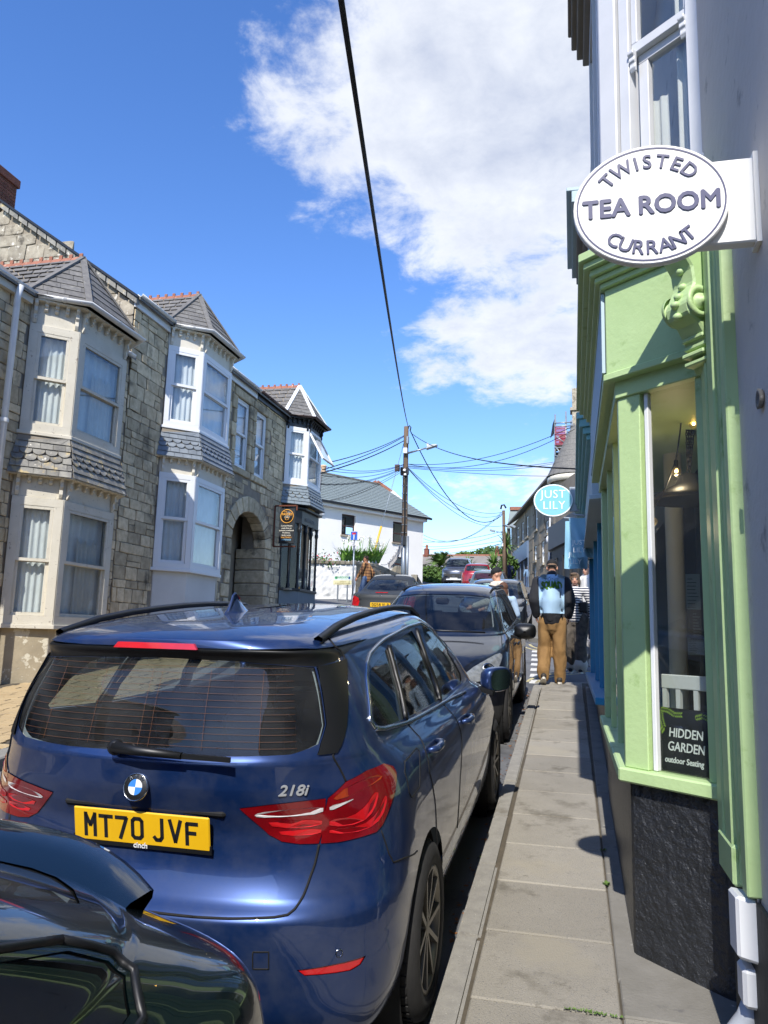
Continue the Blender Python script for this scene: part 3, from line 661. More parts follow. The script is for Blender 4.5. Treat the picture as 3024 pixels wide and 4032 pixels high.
def bl2(u0, u1, v0, v1, Y0=13.1, Z0=.6):
    y0_, y1_, z0_, z1_ = Y0+u0/.9, Y0+u1/.9, Z0+v0/.9, Z0+v1/.9
    if not (y1_ < 14.5 or y0_ > 17.12): return True
    for (p, q) in ((18.08, 18.95), (19.36, 20.18)):
        if y1_ > p-.2 and y0_ < q+.2 and z1_ > 5.85 and z0_ < 8.05: return True
    if any(arch_in(y_, z_, .42) for y_ in (y0_, (y0_+y1_)/2, y1_) for z_ in (z0_, z1_)): return True
    return False
stone_wall(STONES, w2, (a1.x, a0.y, K(0, 0, .6).z), (0, 1, 0), (0, 0, 1), (1, 0, 0), (19.3-13.1)*.9, (8.12-.6)*.9, bl2, .14, .28, .2, .48, seed=9)
def blg(u0, u1, v0, v1):
    d = u1/.9; return (v1/.9) > .715*(min(d, 3.45))-.02+ (8.2-6.9) or (v0/.9 < 0)
stone_wall(STONES2, w2, K(XW-.02, 13.1, 6.9), (-1, 0, 0), (0, 0, 1), (0, -1, 0), 5.4*.9, 3.8*.9, blg, .2, .36, .25, .7, seed=12)
for k in range(8):                                # quoins at the exposed corner
    z = 6.9+k*.165
gable_roof(h2, 13.05, 19.3, 8.33)
rv = K(XW+.1, 13.02, 8.30); rr_ = K(XW-3.45, 13.02, 8.30+.715*3.5)
for k in range(14):                               # verge slates under the roof edge
    p, q = rv.lerp(rr_, k/14+.004), rv.lerp(rr_, (k+1)/14-.004); MB().obox(p+Vector((0, -.03, -.14)), q-p, Vector((0, .1, 0)), Vector((0, 0, .11))).build('verge_slate', M_slate_l, h2)
MB().obox(rv+Vector((0, -.06, -.02)), rr_-rv, Vector((0, .2, 0)), Vector((0, 0, .05))).build('verge_edge', M_black, h2)
bay(h2, 14.48, 15.04, 16.5, 17.06, .55, (1.5, 2.98, 5.02, 5.36, 6.05, 7.86, 8.26), 'upvc', None, M_slate_b, 11)
gutter(h2, [K(XW+.12, 13.05, 8.38), K(XW+.12, 14.44, 8.38)], M_gut); gutter(h2, [K(XW+.12, 17.1, 8.38), K(XW+.12, 19.28, 8.38)], M_gut)
for (p, q) in ((13.05, 14.44), (17.1, 19.28)): MB().box(K(XW, 0, 0).x, K(XW+.05, 0, 0).x, K(0, p, 0).y, K(0, q, 0).y, K(0, 0, 8.12).z, K(0, 0, 8.33).z).build('fascia_board', M_gut, h2)
MB().tube([K(XW+.1, 17.28, 5.3), K(XW+.1, 17.28, 1.6)], .03, 10).build('downpipe', M_cream, h2)
# chimney
cz0, cz1 = K(-13.2, 13.3, 10.6), K(-12.72, 14.1, 12.0); ch = thing('chimney_stack', 'red brick chimney stack with clay pot on the gable ridge', 'chimney', cz0)
ccore = MB().box(cz0.x-.28, cz1.x+.1, cz0.y, cz1.y, cz0.z-.2, cz1.z).build('stack', M_jnt, ch)
_bm = MB().box(-.5, .5, -.5, .5, -.5, .5).mesh('brick', M_brick); bev(_bm, .05)
def bricks(parent, o, du, dv, dn, W, H, bw=.215, bh=.075, me=_bm, name='brick', blocked=None, dep=.03):
    o = Vector(o); du, dv, dn = Vector(du), Vector(dv), Vector(dn); rot = Matrix((dn, du, dv)).transposed().to_4x4(); r = 0; v = 0
    while v < H-.02:
        u = -(r % 2)*bw/2
        while u < W:
            a, b = max(0, u), min(W, u+bw); u += bw
            if b-a > .03:
                c = o+du*((a+b)/2)+dv*(v+bh/2)+dn*(.012-dep/2)-org(parent); q = bpy.data.objects.new(name, me); COL.objects.link(q); q.parent = parent
                q.matrix_local = Matrix.Translation(c) @ rot @ Matrix.Diagonal((dep, b-a-.012, bh-.012, 1))
        v += bh; r += 1
X0, X1, Y0_, ZZ0, ZZ1 = cz0.x-.28, cz1.x+.1, cz0.y, cz0.z-.2, cz1.z
bricks(ccore, (X0, Y0_, ZZ0), (1, 0, 0), (0, 0, 1), (0, -1, 0), X1-X0, ZZ1-ZZ0); bricks(ccore, (X1, Y0_, ZZ0), (0, 1, 0), (0, 0, 1), (1, 0, 0), cz1.y-cz0.y, ZZ1-ZZ0)
MB().box(X0-.05, X1+.05, Y0_-.05, cz1.y+.05, ZZ1-.14, ZZ1+.04).build('corbelled_cap', M_brick, ch, bevel=.01); MB().lathe([(.12, 0), (.1, .35), (.13, .38), (.13, .46), (.07, .46)], (X0+.22, Y0_+.2, ZZ1+.03), n=16).build('chimney_pot', M_black, ch)

# ---- house 3 (windows over the arch, shop below)
h3 = thing('stone_house', 'stone house with paired sash windows and black pasty shopfront on the corner', 'house', K(-8.55, 22, 1.9))
W3 = MB()
for (p, q, r_, s_) in ((19.3, 19.35, 4.97, 8.25), (19.35, 20.19, 4.97, 5.9), (19.35, 20.19, 7.9, 8.25), (20.19, 20.5, 4.97, 8.25), (20.5, 21.7, .9, 8.25), (21.7, 24.3, 5.5, 8.25)):
    b0, b1 = K(-9.3, p, r_), K(XW-.02, q, s_); W3.box(b0.x, b1.x, b0.y, b1.y, b0.z, b1.z)
b0, b1 = K(-14.5, 19.3, .9), K(-10.2, 24.3, 8.25); W3.box(b0.x, b1.x, b0.y, b1.y, b0.z, b1.z)
b0, b1 = K(-10.2, 24.05, .9), K(XW-.02, 24.3, 8.25); W3.box(b0.x, b1.x, b0.y, b1.y, b0.z, b1.z)
w3 = W3.build('wall', M_jnt, h3)
def bl3(u0, u1, v0, v1):
    return bl2(u0, u1, v0, v1, 19.3, .9) or (19.3+u1/.9 > 21.66)
stone_wall(STONES, w3, (K(XW-.02, 0, 0).x, K(0, 19.3, 0).y, K(0, 0, .9).z), (0, 1, 0), (0, 0, 1), (1, 0, 0), (24.2-19.3)*.9, (8.2-.9)*.9, bl3, .15, .30, .2, .5, seed=15)
gable_roof(h3, 19.32, 24.3, 8.33)
# windows with granite surrounds
for j, (p, q) in enumerate(((18.1, 18.93), (19.38, 20.16))):
    host, hn = (h2, w2) if j == 0 else (h3, w3)
    A = K(XW-.06, p, 5.97); B = K(XW-.06, q, 7.84); w_, h_ = B.y-A.y, B.z-A.z; U = Vector((0, 1, 0)); N = Vector((1, 0, 0))
    wn = MB().obox(A+Vector((-.1, 0, -.02)), U*w_, Vector((0, 0, .02)), N*.12).build('sash_window', M_upvc, host)
    window_face(wn, A, U, w_, h_, 'upvc', 30+j, N, .5, .075)
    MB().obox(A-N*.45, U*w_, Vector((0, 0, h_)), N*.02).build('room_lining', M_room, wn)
    for (o_, u_, v_) in ((A+Vector((.02, -.16, h_)), w_+.32, .2), (A+Vector((.02, -.16, -.16)), w_+.32, .16)): MB().obox(o_, U*u_, Vector((0, 0, v_)), N*.07).build('granite_surround', M_gran, hn, bevel=.015)
    for k in range(5):
        for sgn in (0, 1):
            ww = .17 if k % 2 else .25; y_ = A.y-ww if sgn == 0 else B.y
            if j == 0 and sgn == 1: ww = min(ww, .19)
            MB().obox((A.x+.01, y_ if not (j == 1 and sgn == 0) else A.y-min(ww, .19), A.z+h_*k/5+.006), (0, ww if not (j == 1 and sgn == 0) else min(ww, .19), 0), (0, 0, h_/5-.012), (.07, 0, 0)).build('granite_surround', M_gran, hn, bevel=.015)
# arched porch: jambs, voussoirs, back wall with door
yc, hw = (ya+yb)/2, (yb-ya)/2
for k in range(11):
    t0, t1 = math.pi*k/11+.012, math.pi*(k+1)/11-.012; f = lambda t, r, e: K(XW-.35 if e else XW+.02, yc-math.cos(t)*(hw+r), 4.05+math.sin(t)*(.87+r))
    MB().prism([f(t0, 0, 0), f(t1, 0, 0), f(t1, .42, 0), f(t0, .42, 0)], f(t0, 0, 1)-f(t0, 0, 0)).build('voussoir', M_gran, w2 if k < 5 else w3, bevel=.014)
for sgn, yj in ((-1, ya), (1, yb)):
    z = 1.4; k = 0
    while z < 4.0:
        hh = random.uniform(.3, .42); ww = .46 if k % 2 else .28; p = K(XW-.9, yj if sgn > 0 else yj-ww, z+.012); q = K(XW+.025, yj+ww if sgn > 0 else yj, min(z+hh, 4.05)-.012)
        MB().box(p.x, q.x, p.y, q.y, p.z, q.z).build('jamb_stone', M_gran, w2 if sgn < 0 else w3, bevel=.018); z += hh; k += 1
M_plas = mat('porch_plaster', '#9b8f7c', '#877c6a', .9, scale=2.5, bump=.2, bscale=20)
p, q = K(XW-1.15, ya-.3, 1.3), K(XW-.95, yb+.3, 5.1); MB().box(p.x, q.x, p.y, q.y, p.z, q.z).build('porch_back', M_plas, w2)
p, q = K(XW-.95, ya-.2, 1.3), K(XW-.1, ya-.0, 4.6); MB().box(p.x, q.x, p.y, q.y, p.z, q.z).build('porch_side', M_plas, w2)
p, q = K(XW-.94, ya+.35, 1.3), K(XW-.9, yb-.5, 4.3); dr = MB().box(p.x, q.x, p.y, q.y, p.z, q.z).build('door', M_plas, h2)
c = K(XW-.89, (ya+yb)/2, 3.55); MB().prism([c+Vector((0, a*.17, b*.2)) for a, b in ((1, 0), (0, 1), (-1, 0), (0, -1))], (.02, 0, 0)).build('diamond_light', M_dark, dr)
# bay of house 3 (no lower window: shopfront)
bay(h3, 21.68, 22.2, 23.45, 23.97, .55, (0, 0, 0, 5.58, 6.24, 8.02, 8.32), 'shop', None, M_slate_n, 23, lower=False)
gutter(h3, [K(XW+.12, 19.32, 8.38), K(XW+.12, 21.64, 8.38)], M_gutb)
MB().box(K(XW, 0, 0).x, K(XW+.05, 0, 0).x, K(0, 19.32, 0).y, K(0, 21.64, 0).y, K(0, 0, 8.14).z, K(0, 0, 8.33).z).build('fascia_board', M_black, h3)
# open top-hung casement of the far bay
A, B = K(XW+.56, 22.28, 7.98), K(XW+.56, 23.38, 7.98); d = (K(XW+1.05, 22.3, 7.1)-A); d.y = 0
op = MB(); U = (B-A).normalized(); w_ = (B-A).length; Nn = U.cross(d.normalized())
for (o_, a_, b_) in ((A, U*w_, d*.07), (A+d*.93, U*w_, d*.07), (A+d*.07, U*.06, d*.86), (A+d*.07+U*(w_-.06), U*.06, d*.86)): op.obox(o_, a_, b_, Nn*.05)
ob = op.build('open_casement', M_upvc, h3); MB().obox(A+d*.07+U*.06+Nn*.02, U*(w_-.12), d*.86, Nn*.006).build('pane', M_glass, ob)
# pasty shopfront
sh = MB(); y0s, y1s, y2s = 21.75, 22.1, 24.15
def S(y, d, z): return K(XW+d, y, z)
pl = [(21.72, 0), (22.25, .42), (23.85, .42), (24.2, 0)]
M_shgrey = mat('grey_shop_base', '#7b8486', '#70797b', .7, scale=4, spots=('#5e6667', 6, .62, .1))
base = MB().prism([S(y, d, 1.4) for y, d in pl], (0, 0, K(0, 0, 2.95).z-K(0, 0, 1.4).z)).build('shopfront_base', M_shgrey, h3)
MB().prism([S(y, d+.05, 2.95) for y, d in pl], (0, 0, .07)).build('shop_sill', M_black, h3, bevel=.01)
MB().prism([S(y, d+.02, 5.02) for y, d in pl], (0, 0, .42)).build('shop_fascia', M_black, h3, bevel=.01)
MB().prism([S(y, d+.14, 5.45) for y, d in pl], (0, 0, .07)).build('shop_cornice', M_black, h3, bevel=.015)
front = base
def seg(i, f): (a, b), (c, d) = pl[i], pl[i+1]; return a+(c-a)*f, b+(d-b)*f
for i, fs in ((0, (.03, .5, .97)), (1, (.33, .66, .99)), (2, (.97,))):
    for f in fs:
        y_, d_ = seg(i, f); p = S(y_, d_-.03, 3.02); MB().lathe([(.05, 0), (.05, .1), (.035, .14), (.035, 1.55), (.055, 1.6), (.055, 1.66), (.04, 1.7), (.06, 1.83)], p, n=10).build('black_column', M_black, base)
for i in range(3):
    (a, b), (c, d) = pl[i], pl[i+1]; MB().add([S(a, b-.05, 3.0), S(c, d-.05, 3.0), S(c, d-.05, 5.05), S(a, b-.05, 5.05)], [(0, 1, 2, 3)]).build('shop_pane', M_glass, base)
MB().add([S(21.7, -.6, 2.9), S(24.1, -.6, 2.9), S(24.1, -.6, 5.1), S(21.7, -.6, 5.1)], [(0, 1, 2, 3)]).build('shop_interior', M_room, base)
MB().box(S(0, -.6, 0).x, S(0, .3, 0).x, S(21.8, 0, 0).y, S(24, 0, 0).y, S(0, 0, 2.96).z, S(0, 0, 3.02).z).build('window_shelf', M_gran2, base)
M_goldl = mat('gold_lettering', '#b89b5a', None, .5); M_greyl = mat('grey_lettering', '#6f7274', None, .6)
letters('ANN\'S PASTIES', .16, S(23.0, .46, 5.14)+Vector((.004, 0, 0)), (0, 1, 0), (0, 0, 1), M_greyl, 'shop_name', h3, xs=.8)
MB().box(S(0, .3, 0).x, S(0, .55, 0).x, S(22.5, 0, 0).y, S(23.1, 0, 0).y, S(0, 0, 5.47).z, S(0, 0, 5.56).z).build('soffit_lamp', mat('lamp_box', '#c9a96a', None, .6), h3)
# fire extinguisher in the porch
fe = thing('fire_extinguisher', 'red fire extinguisher standing inside the stone arch', 'extinguisher', K(XW-.55, yb-.35, 1.75))
p = K(XW-.55, yb-.35, 1.95); M_red = mat('red_gloss', '#b3161b', None, .35); M_lab = mat('label_white', '#d9d6cf', None, .6)
MB().lathe([(0, 0), (.085, .01), (.085, .42), (.07, .5), (.03, .54), (.03, .6), (0, .6)], p, n=18).build('cylinder', M_red, fe); MB().lathe([(.087, .12), (.087, .26)], p, n=18).build('label_band', M_lab, fe)
MB().tube([p+Vector((0, -.02, .58)), p+Vector((0, -.15, .62)), p+Vector((.02, -.25, .5)), p+Vector((.02, -.26, .2))], .014, 8).build('hose', M_black, fe); MB().bar(p+Vector((0, .02, .6)), p+Vector((0, -.14, .66)), .03, .02).build('handle', M_red, fe)

# hanging pasty sign
ps_ = thing('hanging_sign', 'rust framed PASTIES sign with gold ring hanging by the stone arch', 'sign', on_y(1120, 2070, 18.9)); a, b = on_y(1084, 1992, 18.9), on_y(1163, 2152, 18.9); M_rust = mat('rusty_iron', '#6b3a28', '#54301f', .9, scale=14, bump=.4, bscale=60); M_pb = mat('sign_dark_board', '#1b1e22', None, .5); M_gold = mat('gold_paint', '#d99a3a', None, .5); M_cr = mat('cream_paint', '#d8d2c0', None, .6); M_lbp = mat('light_blue_paint', '#7fb2d0', None, .6)
a.x = min(a.x, -7.62)
for (p, q) in (((a.x, a.z), (b.x, a.z)), ((a.x, b.z), (b.x, b.z)), ((a.x, a.z), (a.x, b.z)), ((b.x, a.z), (b.x, a.z-.13))): MB().bar((p[0], 18.9, p[1]), (q[0], 18.9, q[1]), .04, .035).build('iron_frame', M_rust, ps_)
a2, b2 = on_y(1103, 2002, 18.9), on_y(1157, 2140, 18.9); MB().box(a2.x, b2.x, 18.885, 18.915, b2.z, a2.z).build('board', M_pb, ps_, bevel=.005); cx_, cz_ = (a2.x+b2.x)/2, a2.z-.215
MB().lathe([(.19, 0), (.19, .008), (0, .008)], (cx_, 18.884, cz_), (0, -1, 0), n=32).build('roundel', M_pb, ps_); MB().lathe([(.185, .0), (.185, .012), (.168, .012), (.168, .0)], (cx_, 18.88, cz_), (0, -1, 0), n=32).build('gold_ring', M_gold, ps_)
letters('THE', .055, (cx_-.05, 18.868, cz_+.1), (1, 0, 0), (0, 0, 1), M_gold, 'lettering', ps_); letters('PASTIES', .085, (cx_, 18.868, cz_+.025), (1, 0, 0), (0, 0, 1), M_gold, 'lettering', ps_, bold=.002)
MB().tube([(cx_-.05, 18.868, cz_-.05), (cx_-.04, 18.868, cz_-.09), (cx_, 18.868, cz_-.10), (cx_+.05, 18.868, cz_-.085), (cx_+.055, 18.868, cz_-.05), (cx_, 18.868, cz_-.03), (cx_-.05, 18.868, cz_-.05)], .006, 6).build('pasty_outline', M_gold, ps_)
for sg in (-1, 1): MB().tube([(cx_+sg*(.02+.05*math.sin(t)), 18.868, cz_-.02+.025*math.cos(t)) for t in np.linspace(0, 6.28, 12)], .004, 6).build('wing_outline', M_cr, ps_)
for k, (t_, m_) in enumerate((('Cornish Pasties', M_cr), ('made from an', M_cr), ('authentic traditional', M_cr), ('Porthleven', M_cr), ('family recipe', M_cr), ('BEAUTIFULLY', M_gold), ('HOMEMADE', M_lbp))): letters(t_, .05, (cx_, 18.882, cz_-.27-.062*k), (1, 0, 0), (0, 0, 1), m_, 'lettering', ps_, bold=.0006)
# ---------------------------------------------------------------- tea room building on the right
M_green = mat('sage_green_paint', '#b2ca92', '#a6bf86', .5, scale=3, amt=.5, bump=.22, bscale=34, spots=[('#8aa666', 5, .60, .1), ('#b5cd92', 24, .68, .04), ('#6d7a55', 40, .74, .02)])
M_greyw = mat('grey_painted_render', '#d2cac0', '#c6beb4', .85, scale=1.6, amt=.5, bump=.5, bscale=18, spots=[('#9a938b', 5, .60, .1), ('#c8c2ba', 3, .64, .1), ('#6a5346', 34, .75, .02)])
M_bplinth = mat('black_rough_plinth', '#2a2c30', '#1d1f22', .36, scale=7, amt=.6, bump=2.2, bscale=22, spots=('#4a4c4f', 40, .70, .05))
M_bdado = mat('black_dado', '#1f2326', '#2a2c2a', .7, scale=4, bump=.4, bscale=25)
M_wht = mat('white_gloss_paint', '#d9dbdc', '#cfd1d3', .4, scale=4)
M_wframe = mat('white_window_frame', '#cfd0d2', '#c2c4c7', .45, scale=4, spots=('#a89f93', 18, .72, .03))
M_shopg = glass('shop_glass', (.86, .88, .86), .025)
M_blue = mat('bright_blue_paint', '#2f86ad', '#2a7ca3', .45, scale=4)
M_turq = mat('turquoise_paint', '#78b3b5', '#6da5a8', .55, scale=5, spots=('#4e7a78', 11, .66, .04))
M_pale = mat('pale_blue_fascia', '#a9bcc2', '#9fb3ba', .6, scale=3, stretch=(1, 1, .2), spots=('#7d9097', 9, .66, .08))
M_int = mat('tea_room_wall', '#57534b', '#4d4942', .9, scale=2)
M_int2 = mat('tea_room_ochre', '#8a672b', '#7d5c25', .9, scale=2)
M_col = mat('tea_room_column', '#b9b7b0', None, .6)
M_signw = mat('sign_white', '#e3e2dd', '#dcdbd6', .5, scale=6, spots=('#b9b6ad', 16, .70, .05))
M_ink = mat('sign_navy', '#141d55', None, .5)
A0 = Vector((.25, 3.87, 0)); CD = Vector((.757, -.653, 0)); CN = Vector((-.653, -.757, 0))
UP = Vector((0, 0, 1))
def corner(d): return Vector((A0.x-d, A0.y-.46*d, 0))
def cend(d, x=.60): c = corner(d); return c+CD*((x-c.x)/CD.x)      # where the canted face meets the wall
YF = 6.42                                                                 # far end of the tea room front
def bayslab(name, m, parent, d, z0, z1, yf=YF, back=.85, bevel=0, x=.60):
    c, e = corner(d), cend(d, x); pts = [e, c, Vector((c.x, yf, 0)), Vector((back, yf, 0)), Vector((back, e.y, 0))]
    return MB().prism([p+UP*z0 for p in pts], UP*(z1-z0)).build(name, m, parent, bevel=bevel)
tea = thing('tea_room_building', 'grey rendered building with sage green tea room shopfront', 'building', (.6, 3.5, .3))
# main walls as slabs round real rooms
def slab(name, m, x0, x1, y0, y1, z0, z1, parent=tea, bevel=0): return MB().box(x0, x1, y0, y1, z0, z1).build(name, m, parent, bevel=bevel)
wall = slab('front_wall', M_greyw, .60, .85, -9, 3.40, -1.2, 9.0)
slab('upper_wall', M_greyw, .60, .85, 3.402, 6.5, 3.66, 9.0)
slab('party_wall', M_int, .75, 6, 6.42, 6.6, -.5, 9.0); slab('back_wall', M_int, 5.8, 6, -9, 6.4, -1.2, 9.0); slab('side_wall', M_greyw, .86, 5.8, -9, -8.8, -1.2, 9)
slab('roof', M_slate, .6, 6.2, -9.2, 6.6, 9.0, 9.2); slab('ceiling', M_int, .86, 5.8, 3.3, 6.4, 3.2, 3.3); slab('shop_floor', M_int, .86, 5.8, 3.3, 6.4, .7, .8); slab('inner_wall', M_int, .86, 5.8, 3.1, 3.25, .6, 9)
slab('upper_floor_back', M_dark, 3.0, 3.1, 3.3, 6.4, 3.7, 8.9)
slab('ochre_panel', M_int2, 1.55, 3.4, 6.38, 6.415, 1.9, 2.75)
slab('black_dado', M_bdado, .585, .6, -9, 3.40, -1.2, .86)
# plinth, sill, window frames, fascia, cornice
bayslab('black_plinth', M_bplinth, tea, 0, .1, 1.075, bevel=.012)
bayslab('window_sill', M_green, tea, .055, 1.075, 1.138, bevel=.008)
bayslab('window_head', M_green, tea, .035, 2.90, 2.99, bevel=.004)
fas = bayslab('fascia', M_green, tea, .075, 2.99, 3.47, bevel=.004)
for z0, z1, d in ((3.47, 3.50, .10), (3.50, 3.53, .125), (3.53, 3.565, .15), (3.565, 3.60, .18), (3.60, 3.645, .205)): bayslab('cornice_moulding', M_green, tea, d, z0, z1, bevel=.004)
bayslab('fascia_bead', M_green, tea, .09, 2.985, 3.02, bevel=.004)
c = corner(.09); MB().box(c.x-.004, c.x+.012, c.y+.03, YF-.02, 3.04, 3.46).build('fascia_panel', M_pale, tea)
def facebox(name, m, parent, d, s0, s1, z0, z1, th, bevel=.003):         # on the canted face; s along it from the corner
    o = corner(d)+CD*s0-CN*th; return MB().obox(o+UP*z0, CD*(s1-s0), CN*th, UP*(z1-z0)).build(name, m, parent, bevel=bevel)
sf = tea
LC = (cend(.02)-corner(.02)).length
cp = corner(.022); pil = MB().prism([cp+UP*1.138, cp+CD*.125+UP*1.138, cp+CD*.125-CN*.08+UP*1.138, Vector((cp.x+.09, cp.y+.1, 1.138)), Vector((cp.x, cp.y+.07, 1.138))], UP*1.765).build('corner_pilaster', M_green, tea, bevel=.004)
facebox('inner_bead', M_wht, pil, .004, .128, .15, 1.14, 2.9, .03)
facebox('right_jamb', M_green, tea, .02, LC-.07, LC+.03, 1.138, 2.9, .06)
facebox('shop_pane', M_shopg, tea, -.012, .15, LC-.07, 1.138, 2.9, .006)
# street side: far pilaster, mid glass bars
for (y0, y1) in ((YF-.16, YF),): slab('far_pilaster', M_green, .232, .30, y0, y1, 1.138, 2.9, bevel=.004)
for y0 in (4.75, 5.55): slab('glazing_bar', M_green, .245, .29, y0, y0+.05, 1.138, 2.9, bevel=.003)
MB().box(.262, .268, cp.y+.1, YF-.16, 1.138, 2.9).build('shop_pane', M_shopg, tea)
# moulded pilaster on the wall beside the window
for (y0, y1, x0) in ((2.95, 3.03, .555), (3.03, 3.09, .573), (3.09, 3.15, .562), (3.15, 3.27, .548), (3.27, 3.33, .565), (3.33, 3.43, .550)): slab('pilaster_moulding', M_green, x0, .62, y0, y1, .875-(y0-2.95)*.02, 3.47, bevel=.006)
slab('pilaster_foot', M_green, .542, .62, 3.12, 3.40, .86, 1.0, bevel=.01)
# scroll console
cs = thing('scroll_console', 'carved sage green scroll console under the cornice beside the oval sign', 'console', (.55, 3.35, 3.2))
dirn = Vector((-.80, -.60, 0)); sd = Vector((-dirn.y, dirn.x, 0)); cb = Vector((.575, 3.40, 0))
prof = [(0, 3.47), (.34, 3.47), (.335, 3.43), (.27, 3.40), (.19, 3.36), (.135, 3.29), (.125, 3.22), (.15, 3.17), (.17, 3.13), (.16, 3.08), (.11, 3.05), (.075, 3.0), (.05, 2.94), (.015, 2.87), (0, 2.86)]
MB().prism([cb+dirn*a+UP*z-sd*.065 for a, z in prof], sd*.13).build('body', M_green, cs, bevel=.012)
for s_ in (-1, 1):
    cc = cb+dirn*.105+UP*3.135+sd*(.066*s_)
    MB().lathe([(.068, 0), (.07, .012*s_), (.05, .016*s_), (.046, .006*s_), (.034, .006*s_), (.03, .02*s_), (.016, .022*s_), (.014, .03*s_), (0, .032*s_)], cc, sd, n=22).build('volute', M_green, cs)
for k in range(5): MB().bar(cb+dirn*(.05+.012*(k % 2))+UP*(3.035-.035*k)-sd*.06, cb+dirn*(.05+.012*(k % 2))+UP*(3.035-.035*k)+sd*.06, .05, .02).build('rib', M_green, cs, bevel=.005)
for k in range(9):
    a, z = prof[1+k]; MB().ball(cb+dirn*(a+.0)+UP*z, .022, 8, 6, (1, 1, .8)).build('leaf_carving', M_green, cs)
# upper bay window
ub = bayslab('upper_bay_base', M_wframe, tea, .06, 3.66, 3.86, yf=5.5)
bayslab('upper_bay_sill', M_wframe, tea, .10, 3.86, 3.92, yf=5.5, bevel=.006)
cu_ = corner(.085); po = MB().prism([cu_+UP*3.92, cu_+CD*.105+UP*3.92, cu_+CD*.105-CN*.1+UP*3.92, Vector((cu_.x+.1, cu_.y+.1, 3.92)), Vector((cu_.x, cu_.y+.1, 3.92))], UP*2.1).build('bay_post', M_wframe, tea, bevel=.006)
LU = (cend(.085)-corner(.085)).length
fr = facebox('window_surround', M_wframe, tea, .07, .11, .17, 3.92, 6.02, .08); facebox('window_surround', M_wframe, tea, .075, LU-.075, LU+.02, 3.92, 6.02, .08)
zr = 4.70
usash = facebox('meeting_rail', M_wframe, tea, .055, .17, LU-.07, zr, zr+.055, .05)
facebox('sash_top_edge', M_wframe, usash, .02, .17, LU-.07, zr-.05, zr+.0, .05)
for s0, s1, d_, z0, z1 in ((.17, .205, .055, zr+.055, 6.0), (LU-.105, LU-.075, .055, zr+.055, 6.0), (.17, .225, .02, 3.92, zr-.05), (LU-.12, LU-.075, .02, 3.92, zr-.05)): facebox('sash_stile', M_wframe, usash, d_, s0, s1, z0, z1, .04)
for s_ in (.185, LU-.10): corbel(usash, corner(.055)+CD*s_+UP*(zr+.0), CN, CD, .11, .035, .035, M_wframe, 'sash_horn')
facebox('pane', M_glass, usash, .035, .205, LU-.1, zr+.055, 6.0, .005); facebox('pane', M_glass, usash, 0.0, .225, LU-.12, 3.92, zr-.05, .005)
o = corner(-.04)+CD*(.20); curtain(usash, o+CD*.12+UP*3.9, CD, UP, CN, .12, 2.1, M_curt, 3, .012, 14); curtain(usash, corner(-.05)+CD*.16+UP*3.9, CD, UP, CN, .10, .55, M_curt, 8, .012, 10)
bayslab('upper_bay_head', M_wframe, tea, .085, 6.02, 6.15, yf=5.5)
MB().box(cu_.x, cu_.x+.05, 4.0, 4.1, 3.92, 6.02).build('bay_mullion', M_wframe, tea); MB().box(cu_.x, cu_.x+.08, 5.4, 5.5, 3.92, 6.02).build('bay_mullion', M_wframe, tea)
MB().box(cu_.x+.02, cu_.x+.026, 4.0, 5.42, 3.92, 6.02).build('pane', M_glass, tea); MB().box(cu_.x, cu_.x+.05, 4.7, 4.76, 3.92, 6.02).build('bay_mullion', M_wframe, tea)
M_eave = mat('stone_coloured_eave', '#8b8378', '#7b746a', .7, scale=4)
for z0, z1, d in ((6.15, 6.21, .13), (6.21, 6.30, .175), (6.30, 6.42, .215), (6.42, 6.46, .24)): bayslab('eave_moulding', M_eave, tea, d, z0, z1, yf=5.6, bevel=.008)
bayslab('bay_leads', M_slate, tea, .22, 6.46, 6.56, yf=5.6)
# ---- hanging oval sign
ts = thing('oval_sign', 'white oval TWISTED CURRANT TEA ROOM sign on a white bracket', 'sign', (.27, 2.5, 3.14))
sc_ = Vector((.262, 2.5, 3.142)); rx, rz = .246, .212; n = 56
def ell(a, b, y, n=n): return [Vector((sc_.x+a*math.cos(2*math.pi*k/n), y, sc_.z+b*math.sin(2*math.pi*k/n))) for k in range(n)]
MB().prism(ell(rx, rz, 2.485), (0, .03, 0)).build('board', M_signw, ts, bevel=.003)
ri = MB(); ri.grid([ell(rx-.010, rz-.010, 2.4835), ell(rx-.0155, rz-.0155, 2.4835)], closed=True, smooth=False); ri.build('border_ring', M_ink, ts)
MB().box(.40, .60, 2.517, 2.565, 2.995, 3.29).build('bracket_box', M_signw, ts, bevel=.005)
MB().box(.585, .60, 2.50, 2.58, 2.985, 3.30).build('wall_plate', M_signw, ts)
letters('TEA ROOM', .09, sc_+Vector((.002, -.0165, -.034)), (1, 0, 0), (0, 0, 1), M_ink, 'lettering', ts, bold=.0028, xs=.955, depth=.0025)
def arc_text(word, a0, a1, size, rad, flip, nm, bold=.001):
    mes = []; k = len(word); wd = [dict(I=.45, W=1.35, S=.85, E=.85, T=.9).get(q, 1.0) for q in word]; cw_ = [sum(wd[:i])+wd[i]/2 for i in range(k)]; cw_ = [(q-cw_[0])/(cw_[-1]-cw_[0]) for q in cw_]
    for i, chr_ in enumerate(word):
        t = R(a0+(a1-a0)*cw_[i]); p = Vector((sc_.x+rad*math.cos(t)*rx, 2.4835, sc_.z+rad*math.sin(t)*rz)); tang = Vector((-math.sin(t)*rx, 0, math.cos(t)*rz)).normalized()
        if not flip: xd = -tang
        else: xd = tang
        yd = Vector((-xd.z, 0, xd.x)); base = p-yd*size*.35
        mes.append(letters(chr_, size, base, xd, yd, M_ink, nm, ts, bold=bold, keep=False, depth=.0025))
    return join_meshes(mes, nm, M_ink, ts)
